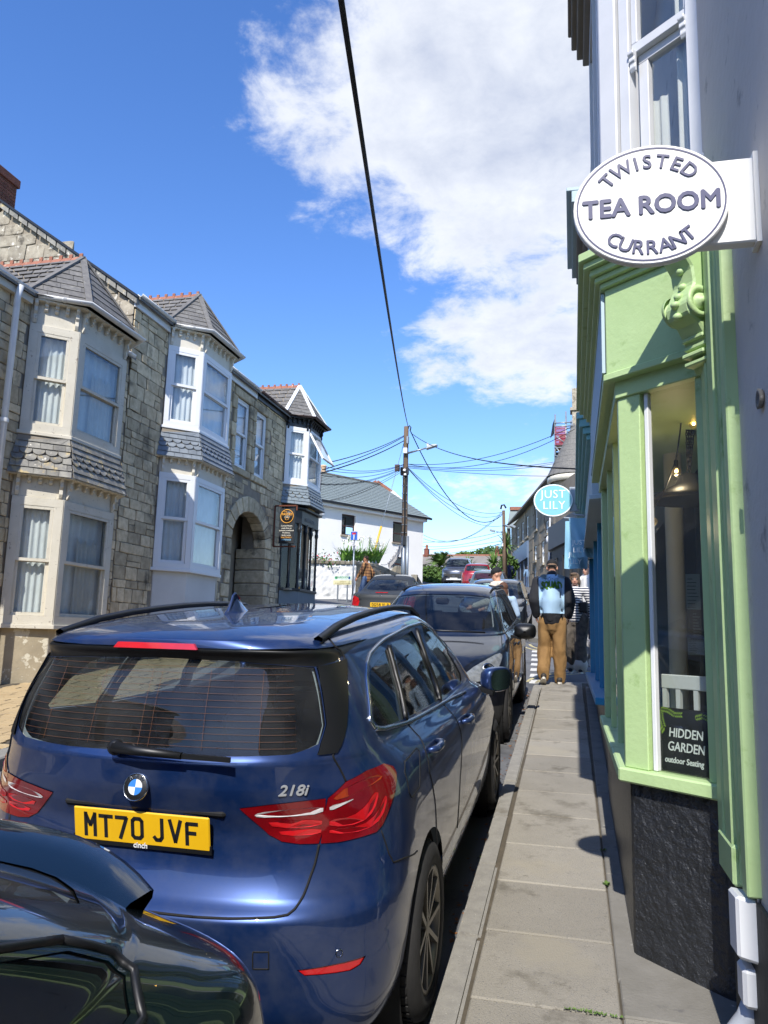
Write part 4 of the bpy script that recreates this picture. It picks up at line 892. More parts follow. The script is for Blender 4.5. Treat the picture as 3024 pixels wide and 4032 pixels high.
arc_text('TWISTED', 140, 44, .068, .715, False, 'lettering'); arc_text('CURRANT', 230, 310, .067, .725, True, 'lettering')
# ---- in the window: chalkboard, chair, lamps
cbT = thing('chalkboard', 'black HIDDEN GARDEN chalkboard with painted leaves inside the tea room window', 'sign', corner(-.05)+CD*.3+UP*1.14)
M_chalk = mat('chalkboard_black', '#16191b', None, .5); M_chw = mat('chalk_white', '#dfe3e2', None, .8); M_leafp = mat('painted_leaf', '#86a63a', None, .7)
bo = corner(-.045)+CD*.075+UP*1.135; bU, bV, bN = CD, (UP*.985-CN*.17).normalized(), None; bN = bU.cross(bV); bW, bH = .325, .285
if bN.dot(CN) < 0: bN = -bN
MB().obox(bo-bN*.006, bU*bW, bV*bH, bN*.006).build('board', M_chalk, cbT)
for txt, sz, u_, v_ in (('HIDDEN', .056, .150, .158), ('GARDEN', .056, .156, .098), ('outdoor Seating', .036, .150, .046)): letters(txt, sz, bo+bU*u_+bV*v_+bN*.0012, bU, bV, M_chw, 'lettering', cbT, xs=.82, depth=.001, bold=.0008)
def garland(pts):
    mb = MB()
    P = [bo+bU*a+bV*b+bN*.0015 for a, b in pts]
    for i in range(len(P)-1):
        for k in range(4):
            p = P[i].lerp(P[i+1], k/4); d = (P[i+1]-P[i]).normalized(); s_ = bN.cross(d)
            for sg in (-1, 1): q = p+d*.010+s_*.014*sg; mb.add([p, p.lerp(q, .5)+d*.005, q, p.lerp(q, .5)-d*.003], [(0, 1, 2, 3)])
    mb.build('leaf_garland', M_leafp, cbT)
garland([(.012, .275), (.05, .272), (.085, .255), (.125, .258)]); garland([(.012, .27), (.02, .23), (.035, .195), (.022, .175)]); garland([(.19, .25), (.225, .262), (.262, .25), (.3, .255)]); garland([(.3, .25), (.312, .21), (.305, .18)])
ch_ = thing('white_chair', 'white slatted chair back standing behind the chalkboard in the window', 'chair', corner(-.12)+CD*.3+UP*.9)
o = corner(-.10)+CD*.06
MB().obox(o+UP*1.50, CD*.36, -CN*.025, UP*.065).build('top_rail', M_wht, ch_, bevel=.004)
for s_ in (.005, .075, .165, .255, .33): MB().obox(o+CD*s_+UP*.95-CN*.002, CD*.022, -CN*.02, UP*.55).build('slat', M_wht, ch_)
MB().obox(o+UP*.92, CD*.36, -CN*.35, UP*.03).build('seat', M_wht, ch_)
M_bulb = mat('lit_bulb', '#ffdca0', None, .3, emit=('#ffc873', 25.0)); M_bglass = glass('bulb_glass', (.9, .82, .66), .06); M_wire = mat('black_cable', '#0c0d0e', None, .6)
sl = thing('string_lights', 'string of warm round festoon bulbs hung inside the tea room window', 'lights', (.6, 4.5, 2.6))
bp = [on_y(*q, 4.35) for q in ((2554, 1513), (2735, 1498), (2693, 1616), (2731, 1669), (2663, 1856), (2548, 1910), (2558, 2003), (2569, 2054))]
bp += [on_y(2432, 1842, 5.6)]
for i_, p in enumerate(bp):
    if i_ in (0, 2, 4, 7): ld = bpy.data.lights.new('bulb_light', 'POINT'); ld.energy = 1.6; ld.color = (1, .78, .5); ld.shadow_soft_size = .03; lo_ = bpy.data.objects.new('bulb_light', ld); COL.objects.link(lo_); lo_.parent = sl; lo_.location = p-org(sl)-UP*.04
    MB().ball(p, .026, 14, 10).build('bulb_globe', M_bglass, sl); MB().ball(p, .009, 8, 6).build('filament', M_bulb, sl); MB().lathe([(.012, .022), (.012, .06), (.006, .065)], p, n=10).build('lamp_holder', M_wire, sl)
def sag(p, q, s_, n=10): return [p.lerp(q, k/n)-UP*(4*s_*(k/n)*(1-k/n)) for k in range(n+1)]
wp = [bp[i]+UP*.065 for i in range(8)]
for a, b, s_ in ((0, 1, .06), (1, 3, -.02), (3, 2, .04), (2, 4, .02), (4, 7, .03), (0, 5, .0), (5, 6, .01)): MB().tube(sag(wp[a], wp[b], s_), .004, 6).build('cable', M_wire, sl)
pc = on_y(2715, 1960, 4.5); pl_ = thing('pendant_lamp', 'black metal pendant lamp on chains inside the tea room', 'lamp', pc)
MB().lathe([(.02, .14), (.05, .13), (.075, .075), (.20, .01), (.215, -.02), (.205, -.02), (.19, .0), (.06, .07)], pc, n=28).build('shade', M_wire, pl_)
for k in range(3):
    t_ = pc+UP*.14; e_ = on_y(2700+25*k, 1470, 4.5)
    mb = MB()
    nl = 22
    for i in range(nl):
        c_ = t_.lerp(e_, (i+.5)/nl); d_ = (e_-t_).normalized(); s_ = d_.orthogonal().normalized() if i % 2 else d_.cross(d_.orthogonal()).normalized()
        ring = [c_+d_*(.024*math.cos(q*math.pi/4))+s_*(.012*math.sin(q*math.pi/4)) for q in range(9)]; mb.tube(ring, .0035, 4, False)
    mb.build('chain', M_wire, pl_)
# interior column, posters
cl = thing('white_column', 'white round column inside the tea room', 'column', on_y(2660, 2600, 5.1)); p = on_y(2672, 2600, 5.1); MB().lathe([(.055, .8), (.055, 3.2)], (p.x, p.y, 0), n=18).build('shaft', M_col, cl); MB().lathe([(.07, 3.1), (.07, 3.2)], (p.x, p.y, 0), n=18).build('capital', M_col, cl)
M_paper = mat('paper', '#b9beba', '#a9afab', .8, scale=3)
M_dkp = mat('dark_poster', '#31383b', '#3d2e22', .8, scale=6)
for i, (q0, q1, m_, lab) in enumerate((((2692, 2260), (2760, 2400), M_paper, 'pale menu sheet hung on the tea room wall'), ((2715, 2400), (2770, 2520), M_dkp, 'dark poster below the menu sheet'), ((2700, 2510), (2775, 2580), M_paper, 'lower paper notice near the chair back'))):
    p, q = on_y(*q0, 6.0), on_y(*q1, 6.0); t = thing('wall_notice', lab, 'notice', p, 'notices inside the tea room'); MB().box(p.x, q.x, 6.0, 6.006, q.z, p.z).build('sheet', m_, t)
    mb = MB()
    for k in range(9): mb.box(p.x+.02, p.x+(q.x-p.x)*(.5+.4*random.random()), 5.997, 5.9995, q.z+(p.z-q.z)*(k+.5)/10, q.z+(p.z-q.z)*(k+.65)/10)
    mb.build('print_lines', M_dkp if m_ == M_paper else M_paper, t)
MB().box(.9, 3.2, 6.1, 6.12, .8, 3.2).build('panelled_partition', mat('grey_partition', '#6a6a66', '#5d5d5a', .8, scale=3, stretch=(6, 1, .3)), tea)
# ---- wall fittings
b1 = thing('white_meter_box', 'larger white plastic meter box on the black dado', 'box', (.56, 3.07, .7)); MB().prism([(.60, 2.97, .66), (.525, 2.99, .67), (.525, 3.13, .66), (.60, 3.15, .65)], (0, 0, .20)).build('case', M_wht, b1, bevel=.01)
b2 = thing('white_junction_box', 'smaller white junction box above the downpipe shoe', 'box', (.57, 3.1, .52)); MB().prism([(.60, 3.02, .50), (.545, 3.03, .50), (.545, 3.14, .50), (.60, 3.15, .50)], (0, 0, .125)).build('case', M_wht, b2, bevel=.012)
ds = thing('downpipe_shoe', 'pale grey plastic downpipe shoe at the foot of the wall', 'pipe', (.53, 3.12, .2)); M_pipe = mat('pale_grey_plastic', '#aeb3ba', '#a1a6ad', .35, scale=5)
MB().tube([(.585, 3.12, .50), (.575, 3.12, .44), (.535, 3.13, .36), (.51, 3.14, .27), (.50, 3.14, .18)], [.028, .04, .05, .052, .052], 16).build('pipe', M_pipe, ds); MB().lathe([(.054, 0), (.057, .01), (.057, .04), (.054, .05)], (.502, 3.14, .2), n=18).build('socket', M_pipe, ds)
cb_ = thing('wall_cable', 'white cable with oval clip running down the grey wall', 'cable', (.59, 2.95, 1.0)); MB().ball((.592, 2.98, 1.06), .022, 10, 8, (.6, 1, 2.2)).build('clip_box', M_wht, cb_); MB().tube([(.592, 2.98, 1.03), (.592, 2.975, .96), (.592, 2.955, .9), (.592, 2.97, .86)], .005, 8).build('cable', M_wht, cb_)
ho = thing('broken_pipe_stub', 'round broken pipe stub in the grey wall', 'pipe', (.59, 2.47, 2.4)); p = on_x(3000, 1570, .597); MB().lathe([(.012, .0), (.03, .0), (.034, -.012), (.02, -.014), (.012, -.004)], p, (1, 0, 0), n=16).build('rim', M_conc, ho)
# ---- blue shop next door
bl = thing('blue_gift_shop', 'bright blue shopfront with pale fascia beyond the tea room', 'building', (.5, 8.5, .8))
Y0b, Y1b = 6.6, 11.9
def bs(name, m, d, z0, z1, bevel=.004, nb=.16, yf=Y1b):                  # plan: short canted near end, then along the street
    pts = [Vector((.42, Y0b-.04, 0)), Vector((.27-d, Y0b+nb-d*.5, 0)), Vector((.27-d, yf+d*.5, 0)), Vector((.9, yf+d*.5, 0)), Vector((.9, Y0b-.04, 0))]
    return MB().prism([p+UP*z0 for p in pts], UP*(z1-z0)).build(name, m, bl, bevel=bevel)
bs('black_plinth', M_bplinth, 0, .3, 1.19); bs('window_sill', M_blue, .10, 1.19, 1.25, .006)
bs('fascia', M_pale, .10, 2.92, 3.42); bs('fascia_bead', M_pale, .125, 2.90, 2.94)
for z0, z1, d in ((3.42, 3.47, .14), (3.47, 3.53, .17), (3.53, 3.60, .20), (3.60, 3.66, .225)): bs('cornice_moulding', M_turq, d, z0, z1)
for y0, y1, x0 in ((6.62, 6.72, .30), (6.72, 6.86, .26), (8.1, 8.18, .25), (9.6, 9.68, .25), (11.72, 11.88, .24)): MB().box(x0, x0+.09, y0, y1, 1.25, 2.92).build('blue_pilaster', M_blue, bl, bevel=.004)
MB().box(.31, .9, 6.6, 11.9, 1.25, 1.255).build('display_floor', M_blue, bl); MB().box(.285, .29, 6.8, 11.75, 1.25, 2.92).build('shop_pane', M_shopg, bl)
slab('upper_wall', M_pale, .55, .9, 6.6, 11.9, 3.66, 8.0, bl); slab('back_wall', M_dark, 2.5, 2.6, 6.6, 11.9, .3, 8, bl); slab('roof', M_slate, .3, 2.7, 6.6, 11.9, 8.0, 8.15, bl); slab('end_wall', M_pale, .9, 2.5, 11.75, 11.9, .5, 8, bl)
for z0, z1, x0 in ((5.75, 5.82, .16), (5.82, 5.90, .10), (5.90, 6.02, .05), (6.02, 6.06, .0)): slab('eave_moulding', M_eave if z0 < 5.9 else M_pale, x0-.02, .6, 7.1, 8.75, z0, z1, bl, .006)
slab('bay_front', M_pale, .19, .6, 7.2, 8.65, 3.66, 5.75, bl)
# oval sign of the gift shop
M_jl = mat('sign_turquoise', '#79bdc7', '#74b8c2', .5, scale=4); M_jlw = mat('sign_lettering_white', '#e4eeee', None, .5); M_brg = mat('grey_bracket', '#9aa3ab', None, .6)
jl = thing('oval_sign', 'turquoise oval JUST LILY sign projecting over the footway', 'sign', (-.25, 11, 3.65)); jc = Vector((-.255, 11.0, 3.655)); ja, jb = .272, .232
def je(a, b, y): return [Vector((jc.x+a*math.cos(2*math.pi*k/48), y, jc.z+b*math.sin(2*math.pi*k/48))) for k in range(48)]
MB().prism(je(ja, jb, 10.985), (0, .03, 0)).build('board', M_jl, jl, bevel=.003); r_ = MB(); r_.grid([je(ja-.002, jb-.002, 10.983), je(ja-.018, jb-.018, 10.983)], closed=True, smooth=False); r_.build('border_ring', M_jlw, jl)
def serif_word(word, size, o, nm):
    me = letters(word, size, o, (1, 0, 0), UP, M_jlw, nm, jl, keep=False, depth=.002, xs=.98, spacing=1.08)
    ob = join_meshes([me], nm, M_jlw, jl); return ob
serif_word('JUST', .165, jc+Vector((.0, -.0165, .035)), 'lettering'); serif_word('LILY', .165, jc+Vector((.01, -.0165, -.125)), 'lettering')
sm = MB()
for (x, z, w) in ((-.145, .152, .05), (-.075, .152, .045), (.0, .152, .035), (.155, .036, .05), (-.13, -.01, .05), (-.02, -.01, .045), (-.02, -.124, .045), (.05, -.01, .05), (.115, -.01, .04), (.175, -.01, .035), (.145, -.124, .05)): sm.box(jc.x+x-w/2, jc.x+x+w/2, 10.9835, 10.985, jc.z+z-.005, jc.z+z+.003)
pass
MB().box(-.03, .17, 11.017, 11.07, 3.50, 3.85).build('bracket_box', M_brg, jl, bevel=.005)
for i, (x0, x1, z0, z1, y_, lab, rot) in enumerate(((-.04, .22, 2.78, 3.30, 10.35, 'nearer pale blue banner flag hanging below the oval turquoise sign', .05), (-.09, .22, 2.68, 3.34, 10.9, 'farther pale blue banner flag behind the first on the gift shop', -.02))):
    fl = thing('banner_flag', lab, 'flag', (.1, y_, 3.0), 'banner flags of the gift shop'); rows = []
    for j in range(9): rows.append([Vector((x0+(x1-x0)*k/10+rot*(1-j/8), y_+.05*math.sin(k*.8+j*.5)*(1-j/12), z0+(z1-z0)*j/8)) for k in range(11)])
    mf = mat('banner_cloth', '#8fc0d6', '#86b8d0', .8, scale=3); MB().grid(rows).build('cloth', mf, fl); MB().tube([(.26, y_, z1+.02), (x0+rot, y_, z1+.05)], .012, 8).build('pole', M_brg, fl)
    letters('JUST', .09, (x0+.13, y_-.065, z0+.16), (1, 0, 0), UP, M_jlw, 'lettering', fl); letters('LILY', .09, (x0+.13, y_-.065, z0+.06), (1, 0, 0), UP, M_jlw, 'lettering', fl)
# ---------------------------------------------------------------- the street behind the viewer (seen only in reflections)
for (x0, x1, y0, y1, z1, m_, lab) in ((-13, -7.8, -9.5, 3.9, 5.6, M_rend, 'pale rendered house downhill of the peeling bay house'), (-13, -7.6, -24, -9.7, 4.6, M_gran2, 'rubble house farther down the hill on the left'), (.7, 6, -24, -9.3, 7.0, M_greyw, 'grey house next to the tea room downhill'), (-9, 4, -46, -40, 4.0, M_rend, 'rendered house closing the bottom of the street')):
    t = thing('downhill_house', lab, 'house', (x0, y0, pav(y0))); bx_ = MB().box(x0, x1, y0, y1, -5, z1).build('wall', m_, t)
    MB().prism([(x0-.2, y0-.2, z1), (x1+.2, y0-.2, z1), ((x0+x1)/2, y0-.2, z1+2.2)], (0, y1-y0+.4, 0)).build('roof', M_slate, t)
    fx = x1 if x1 < 0 else x0; sgn = 1 if x1 < 0 else -1
    if y0 > -40:
        k = 0; y_ = y0+1.2
        while y_ < y1-1.5:
            for z_ in (pav(y_)+1.0, pav(y_)+3.6): w_ = MB().box(min(fx, fx+.05*sgn), max(fx, fx+.05*sgn), y_, y_+1.0, z_, z_+1.5).build('window', M_upvc, bx_); MB().box(min(fx, fx+.06*sgn), max(fx, fx+.06*sgn), y_+.1, y_+.9, z_+.1, z_+1.4).build('pane', M_dark, w_)
            y_ += 2.6
# ---------------------------------------------------------------- far end of the street
M_wcot = mat('white_cottage_render', '#ebe9e3', '#e2e0d9', .85, scale=.9, bump=.25, bscale=12, spots=('#bdb9af', 3, .68, .06))
M_wood = mat('brown_window_frame', '#3b2320', '#43302b', .5, scale=5)
M_slatef = mat('grey_slate_far', '#7d8786', '#737d7c', .7, scale=3, rnd=.05)
M_pole = mat('pole_timber', '#6e5b49', '#57483a', .9, scale=3, amt=.7, bump=.4, bscale=30, stretch=(4, 4, .4), spots=('#7e8a4a', 4, .72, .05))
M_galv = mat('galvanised_steel', '#8d949a', '#7d848a', .45, .6, scale=6)
M_wall = mat('whitewashed_stone', '#e0dfda', '#d6d5cf', .85, scale=2, bump=1.0, bscale=5)
M_rub = mat('rubble_wall_stone', '#857c6b', '#655e50', .95, scale=4, amt=.7, bump=.8, bscale=20, rnd=.25, spots=('#a8a08c', 6, .62, .06))
M_cop = mat('lichen_coping', '#8b8474', '#746d5e', .95, scale=5, amt=.6, bump=.6, bscale=20, rnd=.12, spots=('#b3ab8e', 5, .6, .06))
# whitewashed cottage; near end at eave_near, far end at eave_far
EN, EF = at_d(1240, 1966, 44.1), at_d(1668, 2035, 50.0); EN.z = EF.z = (EN.z+EF.z)/2
HU = Vector((EF.x-EN.x, EF.y-EN.y, 0)); HL = HU.length; HU.normalize(); HN = Vector((HU.y, -HU.x, 0)); HN = HN if HN.y < 0 else -HN
gb = min(road(EN.x, EN.y), road(EF.x, EF.y))-.4; eh = EF.z-.12
cot = thing('white_cottage', 'whitewashed two storey cottage with grey slate roof behind the garden wall', 'house', (EN.x, EN.y, gb))
def HP(u, z, n=0): return EN*1.0+HU*u+HN*n+UP*(z-EN.z)
wins = []
for (x0, y0, x1, y1) in ((1347, 2022, 1398, 2112), (1548, 2052, 1589, 2140), (1342, 2166, 1392, 2222), (1546, 2190, 1588, 2245), (1466, 2180, 1496, 2232)):
    c0, c1 = [], []
    def hit(px, py): d = ray(px, py); t = (EN-EYE).dot(HN)/d.dot(HN); return EYE+d*t
    a, b = hit(x0, y0), hit(x1, y1); wins.append(((a-EN).dot(HU), (b-EN).dot(HU), min(a.z, b.z), max(a.z, b.z)))
us = sorted({0, HL}|{w[0] for w in wins}|{w[1] for w in wins}); zs_ = sorted({gb, eh}|{w[2] for w in wins}|{w[3] for w in wins}); mb = MB()
for i in range(len(us)-1):
    for j in range(len(zs_)-1):
        uc, zc = (us[i]+us[i+1])/2, (zs_[j]+zs_[j+1])/2
        if any(w[0] < uc < w[1] and w[2] < zc < w[3] for w in wins): continue
        mb.add([HP(us[i], zs_[j]), HP(us[i+1], zs_[j]), HP(us[i+1], zs_[j+1]), HP(us[i], zs_[j+1])], [(0, 1, 2, 3)])
for u_ in (0, HL): mb.add([HP(u_, gb), HP(u_, gb, -6), HP(u_, eh, -6), HP(u_, eh+2.3, -3) if u_ else HP(u_, eh, -3), HP(u_, eh)], [(0, 1, 2, 3, 4)])
for w in wins:
    a, b, z0, z1 = w
    for (p, q) in (((a, z0), (b, z0)), ((b, z0), (b, z1)), ((b, z1), (a, z1)), ((a, z1), (a, z0))): mb.add([HP(p[0], p[1]), HP(q[0], q[1]), HP(q[0], q[1], -.16), HP(p[0], p[1], -.16)], [(0, 1, 2, 3)])
mb.build('wall', M_wcot, cot)
for i, w in enumerate(wins):
    a, b, z0, z1 = w; fr = panel_frame(cot, HP(a, z0, -.16), HU, UP, HN, b-a, z1-z0, .08, .05, M_wood, 'window', [(z1-z0)*.45] if i < 4 else None)
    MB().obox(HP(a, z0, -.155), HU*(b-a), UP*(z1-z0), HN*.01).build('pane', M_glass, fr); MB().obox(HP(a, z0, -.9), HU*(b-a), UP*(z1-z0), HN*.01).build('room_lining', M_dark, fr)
    if i < 4: MB().obox(HP(a-.08, z0-.09, -.05), HU*(b-a+.16), UP*.09, HN*.14).build('sill', M_gran2, fr)
ro = .38; e0, e1 = HP(-.1, eh+.05, ro), HP(HL+.32, eh+.05, ro); r0, r1 = HP(2.6, eh+2.45, -3), HP(HL-1.3, eh+2.45, -3)
mb = MB(); mb.add([e0, e1, r1, r0], [(0, 1, 2, 3)]); mb.add([e0, r0, HP(-.1, eh, -6.3)], [(0, 1, 2)]); mb.add([e1, HP(HL+.32, eh, -6.3), r1], [(0, 1, 2)]); mb.add([r0, r1, HP(HL+.3, eh, -6.3), HP(-.1, eh, -6.3)], [(0, 1, 2, 3)]); rf = mb.build('roof', M_slatef, cot)
mb = MB(); nC = 17; dn = ((e1-e0).cross(r0-e0)).normalized(); dn = dn if dn.z > 0 else -dn
for k in range(nC):
    a0, a1 = e0.lerp(r0, k/nC), e1.lerp(r1, k/nC); b0, b1 = e0.lerp(r0, (k+1)/nC), e1.lerp(r1, (k+1)/nC); m_ = int((a1-a0).length/.34)
    for q in range(m_):
        f0, f1 = (q+(k % 2)*.5)/m_, min(1, (q+(k % 2)*.5+.94)/m_)
        if f0 >= 1: continue
        mb.prism([a0.lerp(a1, f0)+dn*.03, a0.lerp(a1, f1)+dn*.03, b0.lerp(b1, f1)+dn*.006, b0.lerp(b1, f0)+dn*.006], dn*.012)
o = mb.build('slate_courses', M_slatef, rf); o['kind'] = 'stuff'
MB().bar(e0-UP*.05+HN*.05, e1-UP*.05+HN*.05, .1, .12).build('gutter', M_black, cot); MB().bar(r0+UP*.05, r1+UP*.05, .22, .1).build('ridge', M_slate, cot); MB().bar(e0+UP*.06, r0+UP*.06, .2, .08).build('hip', M_slate, cot)
MB().obox(HP(0, eh-.22), HU*HL, UP*.22, HN*ro*.9).build('soffit_board', M_wcot, cot)
p = HP(.35, eh-.75, 0); MB().obox(p, HU*.28, UP*.38, HN*.12).build('alarm_box', M_wht, cot)
# neighbours' chimney and gable behind
ck = thing('chimney_stack', 'yellow brick chimney with pale pot beyond the open casement', 'chimney', at_d(1275, 1880, 52)); a, b = at_d(1252, 1868, 52), at_d(1284, 1925, 52); MB().box(a.x, b.x, a.y, a.y+.7, b.z-2.5, a.z).build('stack', mat('yellow_brick', '#8f7f55', '#796a45', .9, scale=6, bump=.5, bscale=8), ck, bevel=.02)
MB().box(a.x-.06, b.x+.06, a.y-.06, a.y+.76, a.z-.15, a.z).build('cap', M_rend, ck); MB().lathe([(.2, 0), (.16, .5), (.2, .55), (.2, .7), (.12, .7)], ((a.x+b.x)/2, a.y+.35, a.z), n=14).build('chimney_pot', mat('buff_pot', '#c2a383', None, .8), ck)
gb_ = thing('slate_gable', 'slate-hung gable edged in terracotta rising behind the cottage roof', 'building', at_d(1484, 1935, 60)); a, p, b = at_d(1440, 1920, 60), at_d(1484, 1897, 60), at_d(1545, 1940, 60)
MB().prism([a-UP*4, a, p, b, b-UP*4], (0, 3, 0)).build('gable_wall', M_slate, gb_); MB().bar(a, p, .5, .22).build('verge', M_terra, gb_); MB().bar(p, b, .5, .22).build('verge', M_terra, gb_)
# garden walls in front of the cottage
WD = 30.5
def wpt(px, py, d): return at_d(px, py, d)
wl = thing('whitewashed_wall', 'whitewashed rubble garden wall behind the street name sign', 'wall', wpt(1300, 2340, WD))
t0, t1 = wpt(1215, 2218, WD-.6), wpt(1402, 2223, WD+.3); g0, g1 = Vector((t0.x, t0.y, road(t0.x, t0.y)-.5)), Vector((t1.x, t1.y, road(t1.x, t1.y)-.5)); back = Vector((.1, 1, 0))*.45
rows = []; nu, nv = 40, 16
for j in range(nv+1):
    row = []
    for i in range(nu+1):
        p = g0.lerp(g1, i/nu).lerp(t0.lerp(t1, i/nu), j/nv); row.append(p+Vector((0, -1, 0))*(.06*mnoise.noise(Vector((p.x*3, p.z*5, 1)))+.03*mnoise.noise(Vector((p.x*8, p.z*12, 4)))))
    rows.append(row)
rows.append([p+back for p in rows[-1]]); MB().grid(rows, smooth=False).build('wall_face', M_wall, wl)
for k in range(9):
    a, b = t0.lerp(t1, k/9+.004), t0.lerp(t1, (k+1)/9-.004); MB().obox(a+Vector((0, -.08, -.02)), b-a, back*1.2, UP*random.uniform(.14, .19)).build('coping_stone', M_cop, wl, bevel=.03)
sw = thing('stone_garden_wall', 'unpainted rubble stone garden wall sweeping down beside the cottage steps', 'wall', wpt(1450, 2300, WD+1))
topline = [(1403, 2222, WD+.32), (1440, 2225, WD+.9), (1480, 2232, WD+1.6), (1520, 2248, WD+2.6), (1550, 2262, WD+3.6), (1580, 2272, WD+4.6)]
tp = [wpt(*q) for q in topline]; mb = MB(); rows = [[Vector((p.x, p.y, road(p.x, p.y)-.4)) for p in tp], tp, [p+back for p in tp]]; MB().grid(rows, smooth=False).build('wall_core', M_jnt, sw)
for i in range(len(tp)-1):
    a, b = tp[i], tp[i+1]; du = Vector((b.x-a.x, b.y-a.y, 0)); W_ = du.length; du.normalize(); dn = Vector((du.y, -du.x, 0)); dn = dn if dn.y < 0 else -dn
    gzz = road(a.x, a.y)-.2
    def blk(u0, u1, v0, v1, a=a, b=b, W_=W_, gzz=gzz): return gzz+v1 > a.z+(b.z-a.z)*(u0+u1)/2/W_-.02
    stone_wall(unit_stones(M_rub, 1) if i == 0 else RUBS, sw, (a.x, a.y, gzz), du, UP, dn, W_, a.z-gzz, blk, .1, .2, .15, .4, .02, .05, seed=60+i) if i else None
    if i == 0: RUBS = unit_stones(M_rub, 3)
    if i == 0: MB().obox(Vector((a.x, a.y, gzz)), b-a, Vector((0, .5, 0)), UP*(a.z-gzz)).build('end_pier', M_rendold, sw, bevel=.03)
    MB().obox(a+Vector((0, -.1, -.03)), b-a, back*1.3, UP*.16).build('coping_stone', M_cop, sw, bevel=.04)
gp = thing('gate_post', 'round topped granite gate post at the cottage entrance', 'post', wpt(1565, 2300, WD+5.2)); c = wpt(1565, 2248, WD+5.2); MB().prism([Vector((c.x+.3*math.cos(t), c.y, c.z+.3*math.sin(t)-.05)) for t in np.linspace(0, math.pi, 10)]+[Vector((c.x-.3, c.y, c.z-2)), Vector((c.x+.3, c.y, c.z-2))], (0, .28, 0)).build('shaft', M_cop, gp, bevel=.03)
g2 = thing('low_post', 'square granite post right of the telegraph pole', 'post', wpt(1630, 2290, 40)); c = wpt(1630, 2262, 40); MB().box(c.x-.16, c.x+.16, c.y, c.y+.3, c.z-1.5, c.z).build('shaft', M_cop, g2, bevel=.02); q = wpt(1660, 2292, 42); MB().obox(c+Vector((.16, .05, -.1)), q-c-Vector((.16, 0, 0)), Vector((0, .3, 0)), UP*-1.2).build('ramped_wall', M_cop, g2)
# street name sign
ns = thing('street_name_sign', 'green and cream CHURCH ROW street name sign on two posts', 'sign', wpt(1355, 2350, WD-1.2)); D_ = WD-1.2
M_sgw = mat('sign_plate_pale', '#bccfc2', None, .5); M_sgc = mat('sign_plate_cream', '#c9c39a', None, .5); M_sgreen = mat('sign_green', '#1f8a57', None, .5); M_sgb = mat('sign_blue', '#1d4f96', None, .5); M_sgt = mat('sign_text_dark', '#5d8a6c', None, .6); M_sgt2 = mat('sign_text_brown', '#7a6a3d', None, .6)
def quad_on(q0, q1, D, th=.03): a = wpt(*q0, D); b = wpt(*q1, D); return a, b
a, b = quad_on((1316, 2268), (1389, 2283), D_); MB().box(a.x, b.x, a.y, a.y+.03, b.z, a.z).build('name_plate', M_sgw, ns); w_ = b.x-a.x
letters('CHURCH ROW', .10, ((a.x+b.x)/2, a.y-.004, b.z+.045), (1, 0, 0), UP, M_sgt, 'lettering', ns, bold=.002, xs=.78*w_/.72)
MB().lathe([(0, 0), (.05, 0), (.05, .01)], (a.x+.08, a.y-.003, (a.z+b.z)/2), (0, -1, 0), n=16).build('green_roundel', M_sgreen, ns); MB().box(b.x-.12, b.x-.045, a.y-.006, a.y, b.z+.02, a.z-.02).build('blue_symbol', M_sgb, ns)
a2, b2 = quad_on((1313, 2284), (1390, 2304), D_); MB().box(a2.x, b2.x, a.y+.0, a.y+.03, b2.z, a2.z-.008).build('direction_plate', M_sgc, ns)
for k, s_ in enumerate(('LEADING TO', 'ST. BARTHOLOMEWS CHURCH', 'CHRISTADELPHIAN HALL')): letters(s_, .05, ((a2.x+b2.x)/2+.02, a.y-.004, a2.z-.075-.06*k), (1, 0, 0), UP, M_sgt2, 'lettering', ns, xs=.85)
for px in (1333, 1373): p = wpt(px, 2305, D_); MB().box(p.x-.025, p.x+.025, a.y+.0, a.y+.04, road(p.x, p.y)-.2, p.z+.02).build('post', M_galv, ns)
# no through road sign
nr = thing('road_sign', 'blue no through road sign on a grey post with white footpath arrow plate', 'sign', wpt(1393, 2350, WD-.9)); D_ = WD-.9
a, b = wpt(1381, 2092, D_), wpt(1411, 2129, D_); yS = a.y; M_sb = mat('road_sign_blue', '#1f5bb0', None, .45); M_sr = mat('road_sign_red', '#c8232c', None, .45)
MB().box(a.x, b.x, yS, yS+.02, b.z, a.z).build('sign_plate', M_wht, nr, bevel=.004); MB().box(a.x+.012, b.x-.012, yS-.003, yS, b.z+.012, a.z-.012).build('blue_field', M_sb, nr)
xm = (a.x+b.x)/2; MB().box(xm-.022, xm+.022, yS-.006, yS-.003, b.z+.025, a.z-.12).build('white_stem', M_wht, nr); MB().box(xm-.075, xm+.075, yS-.006, yS-.003, a.z-.125, a.z-.055).build('red_bar', M_sr, nr)
a, b = wpt(1372, 2133, D_), wpt(1417, 2152, D_); MB().prism([(a.x+.05, yS, a.z), (b.x, yS, a.z), (b.x, yS, b.z), (a.x+.05, yS, b.z), (a.x, yS, (a.z+b.z)/2)], (0, .02, 0)).build('arrow_plate', M_wht, nr)
for k, s_ in enumerate(('Pedestrian', 'access', 'to Car Park')): letters(s_, .045, ((a.x+b.x)/2, yS-.004, a.z-.06-.055*k), (1, 0, 0), UP, M_wood, 'lettering', nr)
p = wpt(1395, 2140, D_); MB().tube([(xm, yS+.05, p.z+.3), (xm, yS+.05, road(xm, yS)-.3)], .032, 12).build('post', M_galv, nr)
